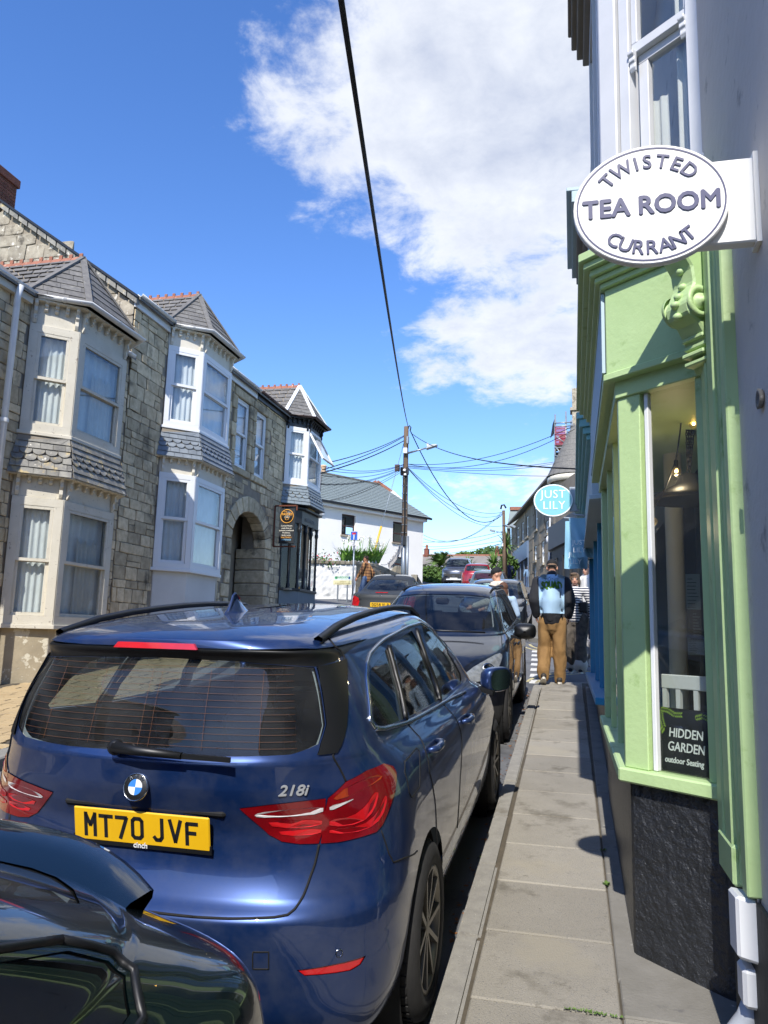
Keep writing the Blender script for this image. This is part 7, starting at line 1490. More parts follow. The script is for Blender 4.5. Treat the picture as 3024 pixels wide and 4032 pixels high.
# brighter elements inside the lamps
for nm, m_, q, ar in (('lamp_bar', M_tail2, [(1050, 3228), (1268, 3222), (1266, 3250), (1080, 3258)], (.02, .35)), ('lamp_bar', M_tail2, [(1092, 3266), (1266, 3258), (1262, 3282), (1115, 3290)], (.02, .35)), ('lamp_clear', M_tailw, [(1000, 3203), (1060, 3190), (1272, 3172), (1270, 3200), (1130, 3212), (1015, 3216)], (.02, .35)),
                      ('lamp_amber', M_amber, [(1305, 3142), (1370, 3092), (1470, 3050), (1510, 3058), (1440, 3100), (1330, 3150)], (.1, .5)), ('lamp_bar', M_tail2, [(1295, 3225), (1380, 3215), (1440, 3170), (1468, 3120), (1490, 3120), (1470, 3190), (1420, 3240), (1295, 3255)], (.1, .5)), ('lamp_clear', M_tailw, [(1295, 3172), (1350, 3158), (1400, 3140), (1345, 3170), (1297, 3192)], (.1, .5)), ('lamp_bar', M_tail2, [(1296, 3262), (1420, 3252), (1482, 3200), (1510, 3130), (1522, 3140), (1500, 3220), (1440, 3268), (1296, 3284)], (.1, .5))):
    av_ = chaikin(px(q, ar=ar, vr=(6, 12)), 1); A_ = np.array(av_); Q = bm.sh.P(A_[:, 0], A_[:, 1])+bm.sh.N(A_[:, 0], A_[:, 1])*.006
    for sd in (1, -1):
        par = [o for o in bm.obj['tail_lamp_outer' if ar[0] > .05 else 'tail_lamp_inner'] if (o.data.vertices[0].co.x > 0) == (sd > 0)][0]
        MB().add([Vector((sd*p[0], p[1], p[2])) for p in Q], [tuple(range(len(Q)))]).build(nm, m_, par)
# tailgate outline, bumper lines, doors
tg = px([(1291, 2512), (1340, 2560), (1359, 2609), (1365, 2680), (1357, 2770), (1342, 2859), (1310, 2973), (1335, 3020), (1362, 3078)], ar=(.05, .45), vr=(9.5, 17)); bm.seam(tg, 'tailgate_gap', .004)
tg2 = px([(1256, 3324), (1240, 3400), (1225, 3442), (1195, 3525), (1160, 3580), (1133, 3602), (1080, 3612), (900, 3617), (760, 3610)], ar=(0, .35), vr=(3.5, 9)); bm.seam(tg2, 'tailgate_gap', .0045); a_, v_ = tg2[-1]; bm.seam([(a_, v_), (0, v_+.02)], 'tailgate_gap', .0045)
bw = px([(1500, 3270), (1530, 3360), (1548, 3395), (1590, 3378), (1643, 3350)], ar=(.1, .4), vr=(4, 10)); bm.seam(bw, 'bumper_gap', .003)
d1 = px([(1608, 2852), (1650, 2900), (1672, 2950), (1690, 3040), (1712, 3150), (1718, 3260), (1722, 3380)], ar=(.2, .6), vr=(1.5, 12)); bm.seam(d1, 'door_gap', .003)
d2 = px([(1742, 2762), (1800, 2840), (1815, 2890), (1818, 2960), (1812, 3060), (1806, 3180), (1800, 3260)], ar=(.3, .75), vr=(1.5, 12)); bm.seam(d2, 'door_gap', .003)
ff = px([(1592, 3000), (1640, 2945), (1650, 2960), (1652, 3020), (1650, 3100), (1620, 3140), (1610, 3120), (1592, 3040), (1592, 3000)], ar=(.15, .6), vr=(5, 12)); bm.seam(ff, 'fuel_flap_gap', .0025, sides=(1,))
# chrome surround of the flank glass
cr = px([(1474, 2868), (1540, 2862), (1594, 2848), (1720, 2782), (1830, 2727)], ar=(.12, .8), vr=(10, 14)); bm.seam(cr, 'chrome_strip', .011, M_chrome, off=.002)
cr2 = px([(1474, 2868), (1456, 2840), (1446, 2720), (1442, 2620), (1456, 2575), (1512, 2518), (1600, 2470), (1660, 2452), (1700, 2462)], ar=(.12, .7), vr=(11, 16.5)); bm.seam(cr2, 'chrome_strip', .009, M_chrome, off=.002)
for q in ([(1529, 2545), (1560, 2660), (1598, 2830)], [(1640, 2478), (1680, 2600), (1732, 2758)]): bm.seam(px(q, ar=(.15, .7), vr=(11, 16)), 'window_post', .014, M_trimb, off=.0)
# handles
for q in ((1700, 2936), (1828, 2830)):
    a_, v_ = px([q], ar=(.2, .75), vr=(6, 12))[0]; p = bm.sh.P(a_, v_); n = bm.sh.N(a_, v_)
    for sd in (1, -1): c = Vector((sd*p[0], p[1], p[2])); MB().tube([c+Vector((0, -.10, 0)), c+Vector((sd*.035, -.07, .004)), c+Vector((sd*.042, 0, .006)), c+Vector((sd*.035, .07, .004)), c+Vector((0, .10, 0))], [.012, .016, .017, .016, .012], 8).build('door_handle', P_bmw, bm.root)
# roof rails, fin, brake lamp, wiper
rl = px([(1298, 2488), (1320, 2462), (1380, 2425), (1440, 2402), (1500, 2391), (1560, 2394), (1620, 2408), (1666, 2428)], ar=(.1, .75), vr=(15.3, 18)); A_ = np.array(rl); Q = bm.sh.P(A_[:, 0], A_[:, 1]); h_ = [.0, .02, .032, .036, .036, .034, .025, .0]
for sd in (1, -1): P_ = [Vector((sd*(.55-.03*(y/2.3)), y, 1.548+h)) for y, h in zip(np.linspace(.36, 2.35, 9), (-.005, .032, .048, .055, .058, .055, .046, .03, -.03))]; o = MB(); rows = [[p+Vector((-.014, 0, -.016)), p+Vector((.014, 0, -.016)), p+Vector((.018, 0, .002)), p+Vector((0, 0, .012)), p+Vector((-.018, 0, .002))] for p in P_]; o.grid(rows, closed=True); o.build('roof_rail', M_trimb, bm.root)
fb0 = Vector((0, .83, 1.595)); MB().prism([fb0+Vector((0, a, z)) for a, z in ((-.10, 0), (-.045, .09), (-.02, .10), (.06, .03), (.14, 0))], (.012, 0, 0)).build('shark_fin', P_bmw, bm.root, bevel=.004); o = MB(); rows = []
for k, (y, w_, h) in enumerate(((-.12, .01, .004), (-.08, .035, .03), (-.04, .045, .075), (-.015, .045, .098), (.03, .045, .07), (.08, .04, .038), (.13, .028, .014), (.165, .008, .003))): rows.append([fb0+Vector((w_*math.cos(t)*(1 if math.sin(t) < .3 else .8-.55*math.sin(t)), y, h*max(0, math.sin(t)))) for t in np.linspace(0, math.pi, 11)])
o.grid(rows); o.build('aerial_fin', P_bmw, bm.root)
MB().prism([Vector((x, y_, z)) for x, y_, z in ((-.165, .162, 1.512), (.165, .162, 1.512), (.15, .168, 1.532), (-.15, .168, 1.532))], (0, -.012, 0)).build('brake_lamp', M_tail2, bm.root)
wp_ = Vector((.02, .062, 1.168)); MB().tube([wp_+Vector((-.10, -.02, .018)), wp_+Vector((0, -.035, .014)), wp_+Vector((.16, -.03, .006))], [.020, .017, .012], 8).build('wiper_arm', M_trimb, bm.root); MB().bar(wp_+Vector((.15, -.025, .004)), wp_+Vector((.33, -.015, .0)), .012, .016).build('wiper_blade', M_trimb, bm.root); MB().ball(wp_+Vector((-.10, -.01, .015)), .028, 10, 8).build('wiper_pivot', M_trimb, bm.root)
# heated window lines
for k in range(13): z = 1.19+.0215*k; pts = [bm.sh.inv((x, z), [0, 2], (0, .4), (11, 15)) for x in (0.0, .2, .4, .54-.05*(k/12))]; bm.seam(pts, 'heater_line', .0005, mat('heater_copper', '#6b452c', None, .5), off=.0015, parent=bm.obj['rear_window'][0])
for x in (.02, .22, .42): pts = [bm.sh.inv((x*(1-.06*k/4), 1.18+.065*k), [0, 2], (0, .4), (11, 15)) for k in range(5)]; bm.seam(pts, 'heater_line', .0005, mat('heater_copper', '#6b452c', None, .5), off=.0015, parent=bm.obj['rear_window'][0])
# plate recess, plate, badge, script
pr_ = bm.plate('MT70 JVF', (0.0, .100, .905), (1, 0, 0), (0, -.12, 1), M_plateY, .52, .116, xs=1.0); MB().box(-.31, .31, .098, .12, .957, .985).build('plate_recess_lip', M_gapm, bm.root, bevel=.01); MB().obox((-.265, .107, .835), (.53, 0, 0), (0, -.002, .03), (0, -.006, 0)).build('plate_surround', M_trimb, bm.root)
letters('cinch', .026, (0, .099, .838), (1, 0, 0), (0, -.1, 1), M_wht, 'dealer_name', bm.root, bold=.0006)
ec = Vector((0.0, .060, 1.052)); em = MB().lathe([(.044, 0), (.044, .006), (.040, .008), (0, .008)], ec, (0, -1, .28), n=36).build('badge', M_trimb, bm.root); en = Vector((0, -1, .28)).normalized(); ex = Vector((1, 0, 0)); ey = en.cross(ex)*-1 if en.cross(ex).z < 0 else en.cross(ex)
MB().lathe([(.046, .0), (.0455, .009), (.0425, .009), (.0425, .0)], ec, en, n=36).build('badge_ring', M_chrome, em)
for k in range(4): MB().add([ec+en*.0085]+[ec+en*.0085+(ex*math.cos(t)+ey*math.sin(t))*.026 for t in np.linspace(k*math.pi/2, (k+1)*math.pi/2, 8)], [tuple(range(9))]).build('badge_quarter', mat('badge_blue', '#2f74bd', None, .4) if k % 2 else M_wht, em)
for ch1, t in (('B', 128), ('M', 90), ('W', 52)): t = R(t); d = ex*math.cos(t)+ey*math.sin(t); xd = ex*math.sin(t)-ey*math.cos(t); letters(ch1, .017, ec+en*.0085+d*.0285, xd, d, M_chrome, 'badge_letter', em, bold=.0004, depth=.0006)
a_, v_ = px([(1152, 3131)], ar=(0, .4), vr=(7, 12))[0]; p = Vector(bm.sh.P(a_, v_)); n_ = Vector(bm.sh.N(a_, v_)); xd_ = Vector(bm.sh.P(a_+.01, v_))-p; xd_ = (xd_-n_*xd_.dot(n_)).normalized(); letters('218i', .05, p+n_*.001, xd_, n_.cross(xd_), mat('satin_script', '#c3c7cb', None, .3, .6), 'model_script', bm.root, bold=.0012, shear=.25, xs=1.15, depth=.003)
tow = px([(995, 3748), (1058, 3748), (1058, 3815), (995, 3815), (995, 3748)], ar=(0, .35), vr=(1, 6)); bm.seam(tow, 'tow_eye_gap', .0022, sides=(1,))
a_, v_ = px([(1335, 3752)], ar=(0, .4), vr=(1, 6))[0]; p = bm.sh.P(a_, v_); n = bm.sh.N(a_, v_)
for sd in (1, -1): MB().lathe([(.013, 0), (.013, .002), (.0105, .003)], Vector((sd*p[0], p[1], p[2])), (sd*n[0], n[1], n[2]), n=16).build('parking_sensor', M_chrome, bm.root)
for sd in (1, -1): bm.mirror((sd*.85, 2.95, 1.02), sd, P_bmw, 1.1, fold=.95)
bm.seats((1.05, 1.95, 2.75), m=M_seat); MB().box(-.7, .7, 3.0, 3.35, .75, 1.0).build('dashboard', M_seat, bm.root, bevel=.05); MB().box(-.68, .68, .2, 1.0, .55, .62).build('load_floor', M_seat, bm.root)
bm.done()
# ---------------------------------------------------------------- nearest car at the lower left: dark teal fastback crossover, tail towards the people carrier
CH = [ (.22, .22, .30, 4.05, .74, .34, .40, 3.2, 2.6), (.27, .27, .12, 4.20, .83, .34, .6, 3.4, 2.5), (.42, .42, -.07, 4.30, .882, .34, .8, 4.2, 2.4), (.60, .58, -.11, 4.36, .895, .34, .9, 4.2, 2.3),
       (.76, .70, -.12, 4.34, .897, .34, .95, 4.2, 2.3), (.90, .80, -.12, 4.24, .892, .34, 1.0, 4.0, 2.3), (1.00, .88, -.10, 4.00, .872, .36, 1.0, 3.6, 2.4), (1.08, .95, -.03, 3.65, .805, .40, .9, 3.0, 2.4),
       (1.135, 1.00, .04, 3.35, .755, .42, .8, 2.8, 2.5), (1.165, 1.04, .07, 3.15, .730, .44, .7, 2.7, 2.6), (1.30, 1.22, .36, 2.80, .680, .42, .6, 2.6, 2.7), (1.42, 1.42, .68, 2.42, .615, .42, .5, 2.6, 2.8),
       (1.475, 1.48, .82, 2.28, .575, .45, .5, 2.5, 2.7), (1.525, 1.53, 1.10, 2.10, .46, .45, .45, 2.3, 2.4), (1.55, 1.55, 1.45, 1.95, .25, .25, .2, 2.2, 2.2), (1.555, 1.555, 1.65, 1.85, .02, .05, .05, 2, 2) ]
P_teal = paint('dark_teal_paint', '#041013', .3, rough=.25)
cr_ = Car('crossover', 'dark teal crossover with jutting red tail lamps at the lower left', Shell(CH, .03), (-1.46, 1.70, road(-1.5, 1.70)), True, P_teal, res=1.1); cr_.vbelt = 9.2
M_cglass_n = glass('privacy_glass', (.10, .12, .12), .02, ior=1.9)
rg = cr_.av([(0, 1.17), (.36, 1.175), (.60, 1.20), (.585, 1.28), (.53, 1.41), (.3, 1.44), (0, 1.45)], 'xz', vr=(8.8, 12.5)); rg = [(0, rg[0][1])]+rg[1:-1]+[(0, rg[-1][1])]; cr_.cut('rear_window', M_cglass_r, rg, center=True, off=-.004)
sg = cr_.av([(.45, 1.20), (.36, 1.125), (.40, 1.09), (.8, 1.05), (1.78, 1.01), (1.78, 1.40), (1.3, 1.39), (.75, 1.30)], 'yz', vr=(8, 12)); cr_.cut('side_window', M_cglass_n, sg, off=-.004)
sg2 = cr_.av([(1.86, 1.02), (2.98, 1.03), (2.9, 1.10), (2.55, 1.32), (2.35, 1.40), (1.86, 1.40)], 'yz', vr=(8, 12)); cr_.cut('side_window', M_cglass_n, sg2, off=-.004)
ws = cr_.av([(0, 1.09), (.35, 1.10), (.60, 1.12), (.57, 1.25), (.5, 1.40), (.25, 1.43), (0, 1.43)], 'fxz', vr=(9, 12.5)); ws = [(1, ws[0][1])]+ws[1:-1]+[(1, ws[-1][1])]; cr_.cut('windscreen', M_cglass, ws, center=True, off=-.004)
ul = cr_.av([(590, 3668), (640, 3608), (700, 3548), (735, 3530), (757, 3545), (750, 3582), (722, 3602), (690, 3642), (640, 3692)], 'px', ar=(.05, .5), vr=(4, 10)); cr_.cut('tail_lamp', M_tail, ul, off=.012)
ll = cr_.av([(718, 3612), (752, 3618), (835, 3700), (888, 3770), (922, 3837), (930, 3900), (926, 4032), (870, 4032), (838, 3950), (800, 3860), (762, 3760), (735, 3680)], 'px', ar=(.03, .5), vr=(2, 9)); cr_.cut('lower_tail_lamp', M_tail, ll, off=.012)
cr_.wheel_arch(.84, .345, .40); cr_.wheel_arch(3.48, .345, .40); cr_.build_shell(); cr_.wheels(.84, 3.48, .345, .235, .215, .775, 10, True)
for q in ([(610, 3668), (660, 3612), (715, 3552), (742, 3548)], [(735, 3640), (800, 3715), (868, 3800), (898, 3880)]):
    av_ = cr_.av(q, 'px', ar=(.03, .5), vr=(3, 10)); cr_.seam(av_, 'lamp_strip', .007, M_tail2, off=.014)
# lip spoiler and roof spoiler
rows = []
for t in np.linspace(-1, 1, 25): x = t*.60; y = -.015+.12*abs(t)**3.2; e = abs(t)**3; rows.append([Vector((x, y+.085, 1.160-.035*e)), Vector((x, y+.03, 1.185-.05*e)), Vector((x, y-.045, 1.200-.07*e)), Vector((x, y-.06, 1.196-.07*e)), Vector((x, y-.055, 1.182-.07*e)), Vector((x, y+.03, 1.13-.05*e))])
MB().grid(rows).build('lip_spoiler', P_teal, cr_.root)
fr = cr_.av([(.45, 1.215), (.335, 1.122), (.385, 1.075), (.8, 1.035), (1.82, .995), (3.0, 1.015)], 'yz', vr=(8, 12)); cr_.seam(fr, 'window_rubber', .008, M_trimb, off=.0); fr2 = cr_.av([(.45, 1.215), (.75, 1.315), (1.3, 1.41), (2.35, 1.42), (2.95, 1.10)], 'yz', vr=(8, 12.5)); cr_.seam(fr2, 'window_rubber', .008, M_trimb, off=.0)
cr_.seam(cr_.av([(1.82, 1.0), (1.82, .6), (1.7, .35)], 'yz'), 'door_gap', .003)
for sd in (1, -1): cr_.mirror((sd*.86, 2.75, 1.05), sd, P_teal, 1.1)
MB().box(-.55, .55, -.004, .02, .50, .62).build('number_plate_recess', M_plas2, cr_.root); cr_.seats((1.35, 2.2)); MB().box(-.7, .7, 2.75, 3.1, .75, 1.0).build('dashboard', M_seat, cr_.root, bevel=.05); cr_.done()
# ---------------------------------------------------------------- dark compact SUV facing us
QQ = [ (.20, .20, .30, 4.08, .72, .35, .32, 3, 2.8), (.25, .25, .12, 4.20, .83, .42, .48, 3, 2.6), (.40, .40, .05, 4.27, .882, .5, .62, 2.8, 2.5), (.56, .55, .02, 4.30, .892, .55, .70, 2.7, 2.4), (.70, .68, .0, 4.29, .893, .55, .74, 2.7, 2.4),
       (.82, .78, .02, 4.22, .888, .55, .78, 2.7, 2.4), (.94, .90, .06, 4.02, .872, .55, .80, 2.7, 2.4), (1.03, .985, .10, 3.70, .848, .55, .72, 2.7, 2.5), (1.09, 1.05, .13, 3.38, .806, .52, .62, 2.8, 2.6), (1.13, 1.09, .16, 3.27, .775, .5, .55, 2.8, 2.6),
       (1.34, 1.33, .30, 2.84, .690, .48, .48, 2.8, 2.8), (1.49, 1.50, .42, 2.50, .620, .45, .45, 2.8, 2.9), (1.545, 1.555, .46, 2.36, .575, .5, .5, 2.6, 2.8), (1.59, 1.595, .7, 2.15, .46, .5, .45, 2.4, 2.4), (1.612, 1.615, 1.1, 1.9, .25, .3, .3, 2.2, 2.2), (1.618, 1.62, 1.3, 1.7, .02, .1, .1, 2, 2) ]
P_navy = paint('blue_black_paint', '#0c1220', .5, dirt=.08, rough=.3)
su = Car('compact_suv', 'dark navy compact car facing downhill behind the people carrier', Shell(QQ, .035), (-1.545, 12.02, road(-1.5, 12.02)), True, P_navy, res=1.1); su.vbelt = 9.2
def std_glass(c, front, rear, sides, rm=None, fm=None):
    v0, v1 = c.vbelt-.3, c.sh.n-3.2
    f = c.av(front, 'fxz', vr=(v0, v1)); f = [(1, f[0][1])]+f[1:-1]+[(1, f[-1][1])]; c.cut('windscreen', fm or M_cglass, f, center=True, off=-.004)
    r = c.av(rear, 'xz', vr=(v0, v1)); r = [(0, r[0][1])]+r[1:-1]+[(0, r[-1][1])]; c.cut('rear_window', rm or M_cglass, r, center=True, off=-.004)
    for s_ in sides: c.cut('side_window', M_cglass, c.av(s_, 'yz', vr=(v0-.6, v1)), off=-.004)
std_glass(su, [(0, 1.105), (.4, 1.115), (.66, 1.15), (.62, 1.30), (.545, 1.475), (.3, 1.50), (0, 1.505)], [(0, 1.16), (.35, 1.16), (.6, 1.19), (.55, 1.40), (.3, 1.47), (0, 1.475)], [[(.75, 1.13), (1.55, 1.11), (1.55, 1.48), (.95, 1.46)], [(1.63, 1.11), (2.98, 1.09), (2.85, 1.18), (2.45, 1.46), (2.3, 1.485), (1.63, 1.485)]])
hl = su.av([(.43, .70), (.60, .68), (.73, .72), (.795, .80), (.815, .90), (.77, .925), (.66, .875), (.52, .80)], 'fxz', vr=(3, 8)); su.cut('head_lamp', M_head, chaikin(hl, 1), off=.003)
gr = su.av([(0, .58), (.38, .58), (.42, .70), (.36, .78), (0, .78)], 'fxz', vr=(2, 7)); gr = [(1, gr[0][1])]+gr[1:-1]+[(1, gr[-1][1])]; su.cut('grille', M_plas2, gr, center=True, off=-.01)
lowb = su.av([(0, .24), (.55, .24), (.80, .25), (.86, .36), (.84, .43), (.6, .44), (0, .44)], 'fxz', vr=(0, 4)); lowb = [(1, lowb[0][1])]+lowb[1:-1]+[(1, lowb[-1][1])]; su.cut('bumper_cladding', M_plas2, lowb, center=True, off=.002)
su.wheel_arch(.86, .345, .40); su.wheel_arch(3.46, .345, .40); su.build_shell(); su.wheels(.86, 3.46, .345, .225, .215, .775, 7)
for sd in (1, -1):
    q = su.sh.inv((.70, .79), [0, 2], (.6, 1), (3, 8)); p = su.sh.P(*q); par = [o for o in su.obj['head_lamp'] if (o.data.vertices[0].co.x > 0) == (sd > 0)][0]; n_ = su.sh.N(*q)
    MB().lathe([(.062, .0), (.066, .006), (.052, .010), (.048, .002), (.0, .006)], Vector((sd*p[0], p[1], p[2]))+Vector((sd*n_[0], n_[1], n_[2]))*.004, (sd*n_[0]*.4, n_[1], n_[2]*.3), n=24).build('projector_lens', M_chrome, par); su.mirror((sd*.87, 2.78, 1.06), sd, M_trimb, 1.2)
    for (y_, z_) in ((1.45, .92), (2.25, .91)): MB().bar((sd*.895, y_-.1, z_), (sd*.895, y_+.1, z_), .03, .03).build('door_handle', P_navy, su.root, bevel=.008)
su.seam(su.av([(2.9, 1.08), (2.98, .8), (2.9, .35)], 'yz'), 'door_gap', .004); su.seam(su.av([(1.6, 1.1), (1.55, .8), (1.45, .35)], 'yz'), 'door_gap', .004); su.seam([su.sh.inv(q, [0, 2], (.6, 1), (4, 9)) for q in ((.80, .93), (.78, 1.0), (.74, 1.07))], 'bonnet_gap', .004); su.seam(su.av([(3.05, 1.075), (2.5, 1.085), (1.5, 1.10), (.7, 1.12)], 'yz', vr=(8, 10)), 'waist_strip', .008, M_trimb)
for sd in (1, -1): MB().tube([Vector((sd*.56, y_, 1.56+h)) for y_, h in ((.6, -.005), (.75, .02), (1.4, .025), (2.0, .015), (2.25, -.02))], .014, 8).build('roof_strip', M_trimb, su.root)
MB().tube([(-.6, 3.30, 1.112), (-.1, 3.33, 1.122), (.05, 3.33, 1.122)], .010, 6).build('wiper', M_trimb, su.root); MB().tube([(.05, 3.33, 1.115), (.55, 3.28, 1.118)], .010, 6).build('wiper', M_trimb, su.root)
su.plate('WK60 TZA', (0, 4.312, .50), (-1, 0, 0), (0, 0, 1), M_plateW) if False else None
su.seats((1.0, 2.0)); MB().box(-.7, .7, 2.7, 3.15, .8, 1.03).build('dashboard', M_seat, su.root, bevel=.05); MB().box(-.08, .08, 2.52, 2.6, 1.38, 1.46).build('mirror_pod', M_trimb, su.root, bevel=.02)
su.done()
# ---------------------------------------------------------------- charcoal coupe seen from behind on the left
CK = [ (.20, .20, .35, 4.35, .70, .35, .4, 3, 2.6), (.25, .25, .15, 4.5, .80, .42, .6, 3, 2.5), (.40, .40, .05, 4.6, .855, .5, .75, 2.8, 2.4), (.55, .55, .0, 4.65, .868, .55, .85, 2.7, 2.3), (.68, .64, .02, 4.62, .870, .58, .9, 2.6, 2.3),
       (.80, .72, .04, 4.5, .866, .6, .95, 2.6, 2.3), (.90, .80, .05, 4.2, .852, .62, 1, 2.6, 2.3), (.965, .86, .10, 3.8, .820, .62, .95, 2.6, 2.4), (.99, .90, .35, 3.4, .775, .55, .8, 2.6, 2.5), (1.01, .93, .62, 3.2, .735, .5, .7, 2.6, 2.5),
       (1.18, 1.12, .98, 2.82, .650, .5, .55, 2.6, 2.6), (1.31, 1.31, 1.32, 2.45, .570, .45, .45, 2.6, 2.6), (1.36, 1.36, 1.45, 2.3, .52, .45, .45, 2.5, 2.5), (1.395, 1.395, 1.65, 2.1, .36, .3, .3, 2.3, 2.3), (1.405, 1.405, 1.78, 2.0, .02, .1, .1, 2, 2) ]
P_char = paint('charcoal_paint', '#1c1e21', .6, dirt=.05, rough=.3)
ck = Car('coupe', 'charcoal coupe with yellow DG58 VLR plate stopped in front of the white wall', Shell(CK, .04), (-4.72, 19.0, road(-4.72, 19.3)-.02), False, P_char, slope=.1, yaw=R(3), res=.8); ck.vbelt = 9.2
std_glass(ck, [(0, .95), (.4, .96), (.6, 1.0), (.5, 1.28), (.25, 1.30), (0, 1.31)], [(0, 1.03), (.35, 1.035), (.58, 1.06), (.47, 1.28), (.25, 1.30), (0, 1.305)], [[(1.15, 1.05), (2.9, .97), (2.45, 1.26), (1.6, 1.28)]])
tl = ck.av([(.80, .62), (.60, .63), (.56, .78), (.60, .86), (.70, .90), (.82, .90), (.84, .75)], 'xz', vr=(3, 8)); ck.cut('tail_lamp', M_tail2, tl, off=.004)
ck.wheel_arch(.95, .32, .37); ck.wheel_arch(3.66, .32, .37); ck.build_shell(); ck.wheels(.95, 3.66, .32, .22, .21, .75, 7)
ck.plate('DG58 VLR', (0, .012, .70), (1, 0, 0), (0, 0, 1), M_plateY, cs=.08); MB().box(-.16, .16, .20, .24, .99, 1.012).build('brake_lamp', M_tail2, ck.root, bevel=.004); letters('CLK 220', .055, (-.62, .028, .925), (1, 0, 0), (0, 0, 1), M_chrome, 'model_script', ck.root, bold=.001, depth=.004)
sc3 = Vector((0, .055, .905)); bd = MB(); bd.lathe([(.036, 0), (.036, .006), (.031, .006), (.031, 0)], sc3, (0, -1, 0), n=24)
for t in (90, 210, 330): bd.bar(sc3+Vector((0, -.003, 0)), sc3+Vector((.034*math.cos(R(t)), -.003, .034*math.sin(R(t)))), .006, .006)
bd.build('badge', M_chrome, ck.root); ck.seam([ck.sh.inv(q, [0, 2], (0, .4), (3, 9)) for q in ((.56, .96), (.57, .80), (.50, .64), (0.02, .62))], 'boot_gap', .005)
for sd in (1, -1): ck.mirror((sd*.83, 3.0, .95), sd, P_char)
MB().tube([(.1, 1.55, 1.38), (.1, 1.52, 1.43)], .012, 6).build('aerial', M_trimb, ck.root); ck.seats((1.3, 2.2), hgt=.68); ck.done()
# ---------------------------------------------------------------- farther cars
def far_car(name, label, loc, flip, c, L=4.1, Wd=.87, H=1.47, res=.55, slope=.0965, yaw=0, tall=False, extra=None, hoodz=.86):
    k = H/1.47
    r = [ (.2, .2, .3, L-.28, Wd-.16, .35, .35, 3, 2.8), (.26, .26, .12, L-.1, Wd-.06, .42, .5, 3, 2.6), (.42, .42, .04, L-.03, Wd-.015, .5, .6, 2.8, 2.5), (.58, .56, .0, L, Wd, .55, .7, 2.7, 2.4), (.72, .68, .02, L-.03, Wd, .55, .75, 2.7, 2.4), (.84*k, hoodz-.06, .05, L-.12, Wd-.01, .55, .8, 2.7, 2.4), (.94*k, hoodz+.03, .08, L-.45, Wd-.03, .55, .75, 2.7, 2.5), (1.0*k, hoodz+.10, .12, L-.9, Wd-.08, .5, .6, 2.8, 2.6), (1.03*k, hoodz+.14, .15, L-1.0, Wd-.11, .5, .55, 2.8, 2.6), (1.24*k, 1.22*k, .28, L-1.42, Wd-.19, .45, .48, 2.8, 2.8), (1.38*k, 1.38*k, .38, L-1.78, Wd-.25, .45, .45, 2.8, 2.8), (1.425*k, 1.43*k, .45, L-1.95, Wd-.31, .5, .5, 2.6, 2.6), (1.455*k, 1.46*k, .7, L-2.2, Wd-.46, .4, .4, 2.4, 2.4), (1.47*k, 1.47*k, 1.1, L-2.5, .02, .1, .1, 2, 2) ]
    c_ = Car(name, label, Shell(r, .035), loc, flip, c, slope=slope, yaw=yaw, res=res); c_.vbelt = 8.2
    std_glass(c_, [(0, hoodz+.17), (.35, hoodz+.18), (Wd-.24, hoodz+.2), (Wd-.32, 1.36*k), (.3, 1.375*k), (0, 1.38*k)], [(0, 1.06*k), (.35, 1.065*k), (Wd-.27, 1.09*k), (Wd-.33, 1.33*k), (.3, 1.36*k), (0, 1.365*k)], [[(.6, 1.07*k), (L-1.2, hoodz+.2), (L-1.65, 1.34*k), (.7, 1.35*k)]])
    hl = c_.av([(.42, .66), (.62, .64), (.76, .70), (.80, .80), (.68, .80), (.5, .74)], 'fxz', vr=(3, 8)); c_.cut('head_lamp', M_head, hl, off=.003)
    tl = c_.av([(Wd-.16, .74*k), (Wd-.04, .75*k), (Wd-.05, .98*k), (Wd-.16, .98*k)], 'xz', vr=(3, 8)); c_.cut('tail_lamp', M_tail2, tl, off=.003)
    c_.wheel_arch(.72, .31, .36); c_.wheel_arch(L-.82, .31, .36); c_.build_shell(); c_.wheels(.72, L-.82, .31, .2, .19, Wd-.11, 7)
    for sd in (1, -1): c_.mirror((sd*(Wd-.04), L-1.4, hoodz+.14), sd, c)
    MB().prism([(-.34, L+.002, .50), (.34, L+.002, .50), (.4, L-.005, .60), (-.4, L-.005, .60)], (0, -.05, 0)).build('grille', M_plas2, c_.root); MB().box(-.26, .26, L-.0, L+.012, .36, .47).build('number_plate', M_plateW, c_.root); MB().box(-.26, .26, -.012, .03, .62, .73).build('number_plate', M_plateY, c_.root)
    c_.seats((.95, 1.85), hgt=.7)
    if extra: extra(c_)
    c_.done(); return c_
P_dg = paint('dark_grey_paint', '#1b1f26', .5, rough=.3); P_sil = paint('grey_silver_paint', '#5b5f68', .7, rough=.35); P_redc = paint('red_paint', '#8e1119', .2); P_grn = paint('silver_green_paint', '#7d8b86', .6); P_lime = paint('lime_green_paint', '#4fae35', .2)
far_car('hatchback', 'dark grey hatchback facing us beyond the walking man', (-1.98, 22.9, road(-2, 22.9)), True, P_dg, L=4.0, H=1.44)
def vanx(c):
    MB().prism([(-.62, 4.36, .60), (.62, 4.36, .60), (.66, 4.34, .74), (-.66, 4.34, .74)], (0, -.05, 0)).build('upper_grille', M_plas2, c.root); MB().bar((-.9, .7, 1.86), (-.9, 2.6, 1.86), .05, .05).build('roof_rail', M_trimb, c.root); MB().bar((.78, .7, 1.84), (.78, 2.6, 1.84), .05, .05).build('roof_rail', M_trimb, c.root); MB().box(-.5, .5, 4.33, 4.38, .32, .40).build('skid_plate', M_wht, c.root)
vp = at_d(1786, 2307, 51.5); far_car('grey_van', 'grey people van with lit lamps facing us at the top of the street', (vp.x, vp.y+4.35, road(vp.x, vp.y+4.35)), True, P_sil, L=4.36, Wd=.94, H=1.82, hoodz=1.02, extra=vanx, slope=.09)
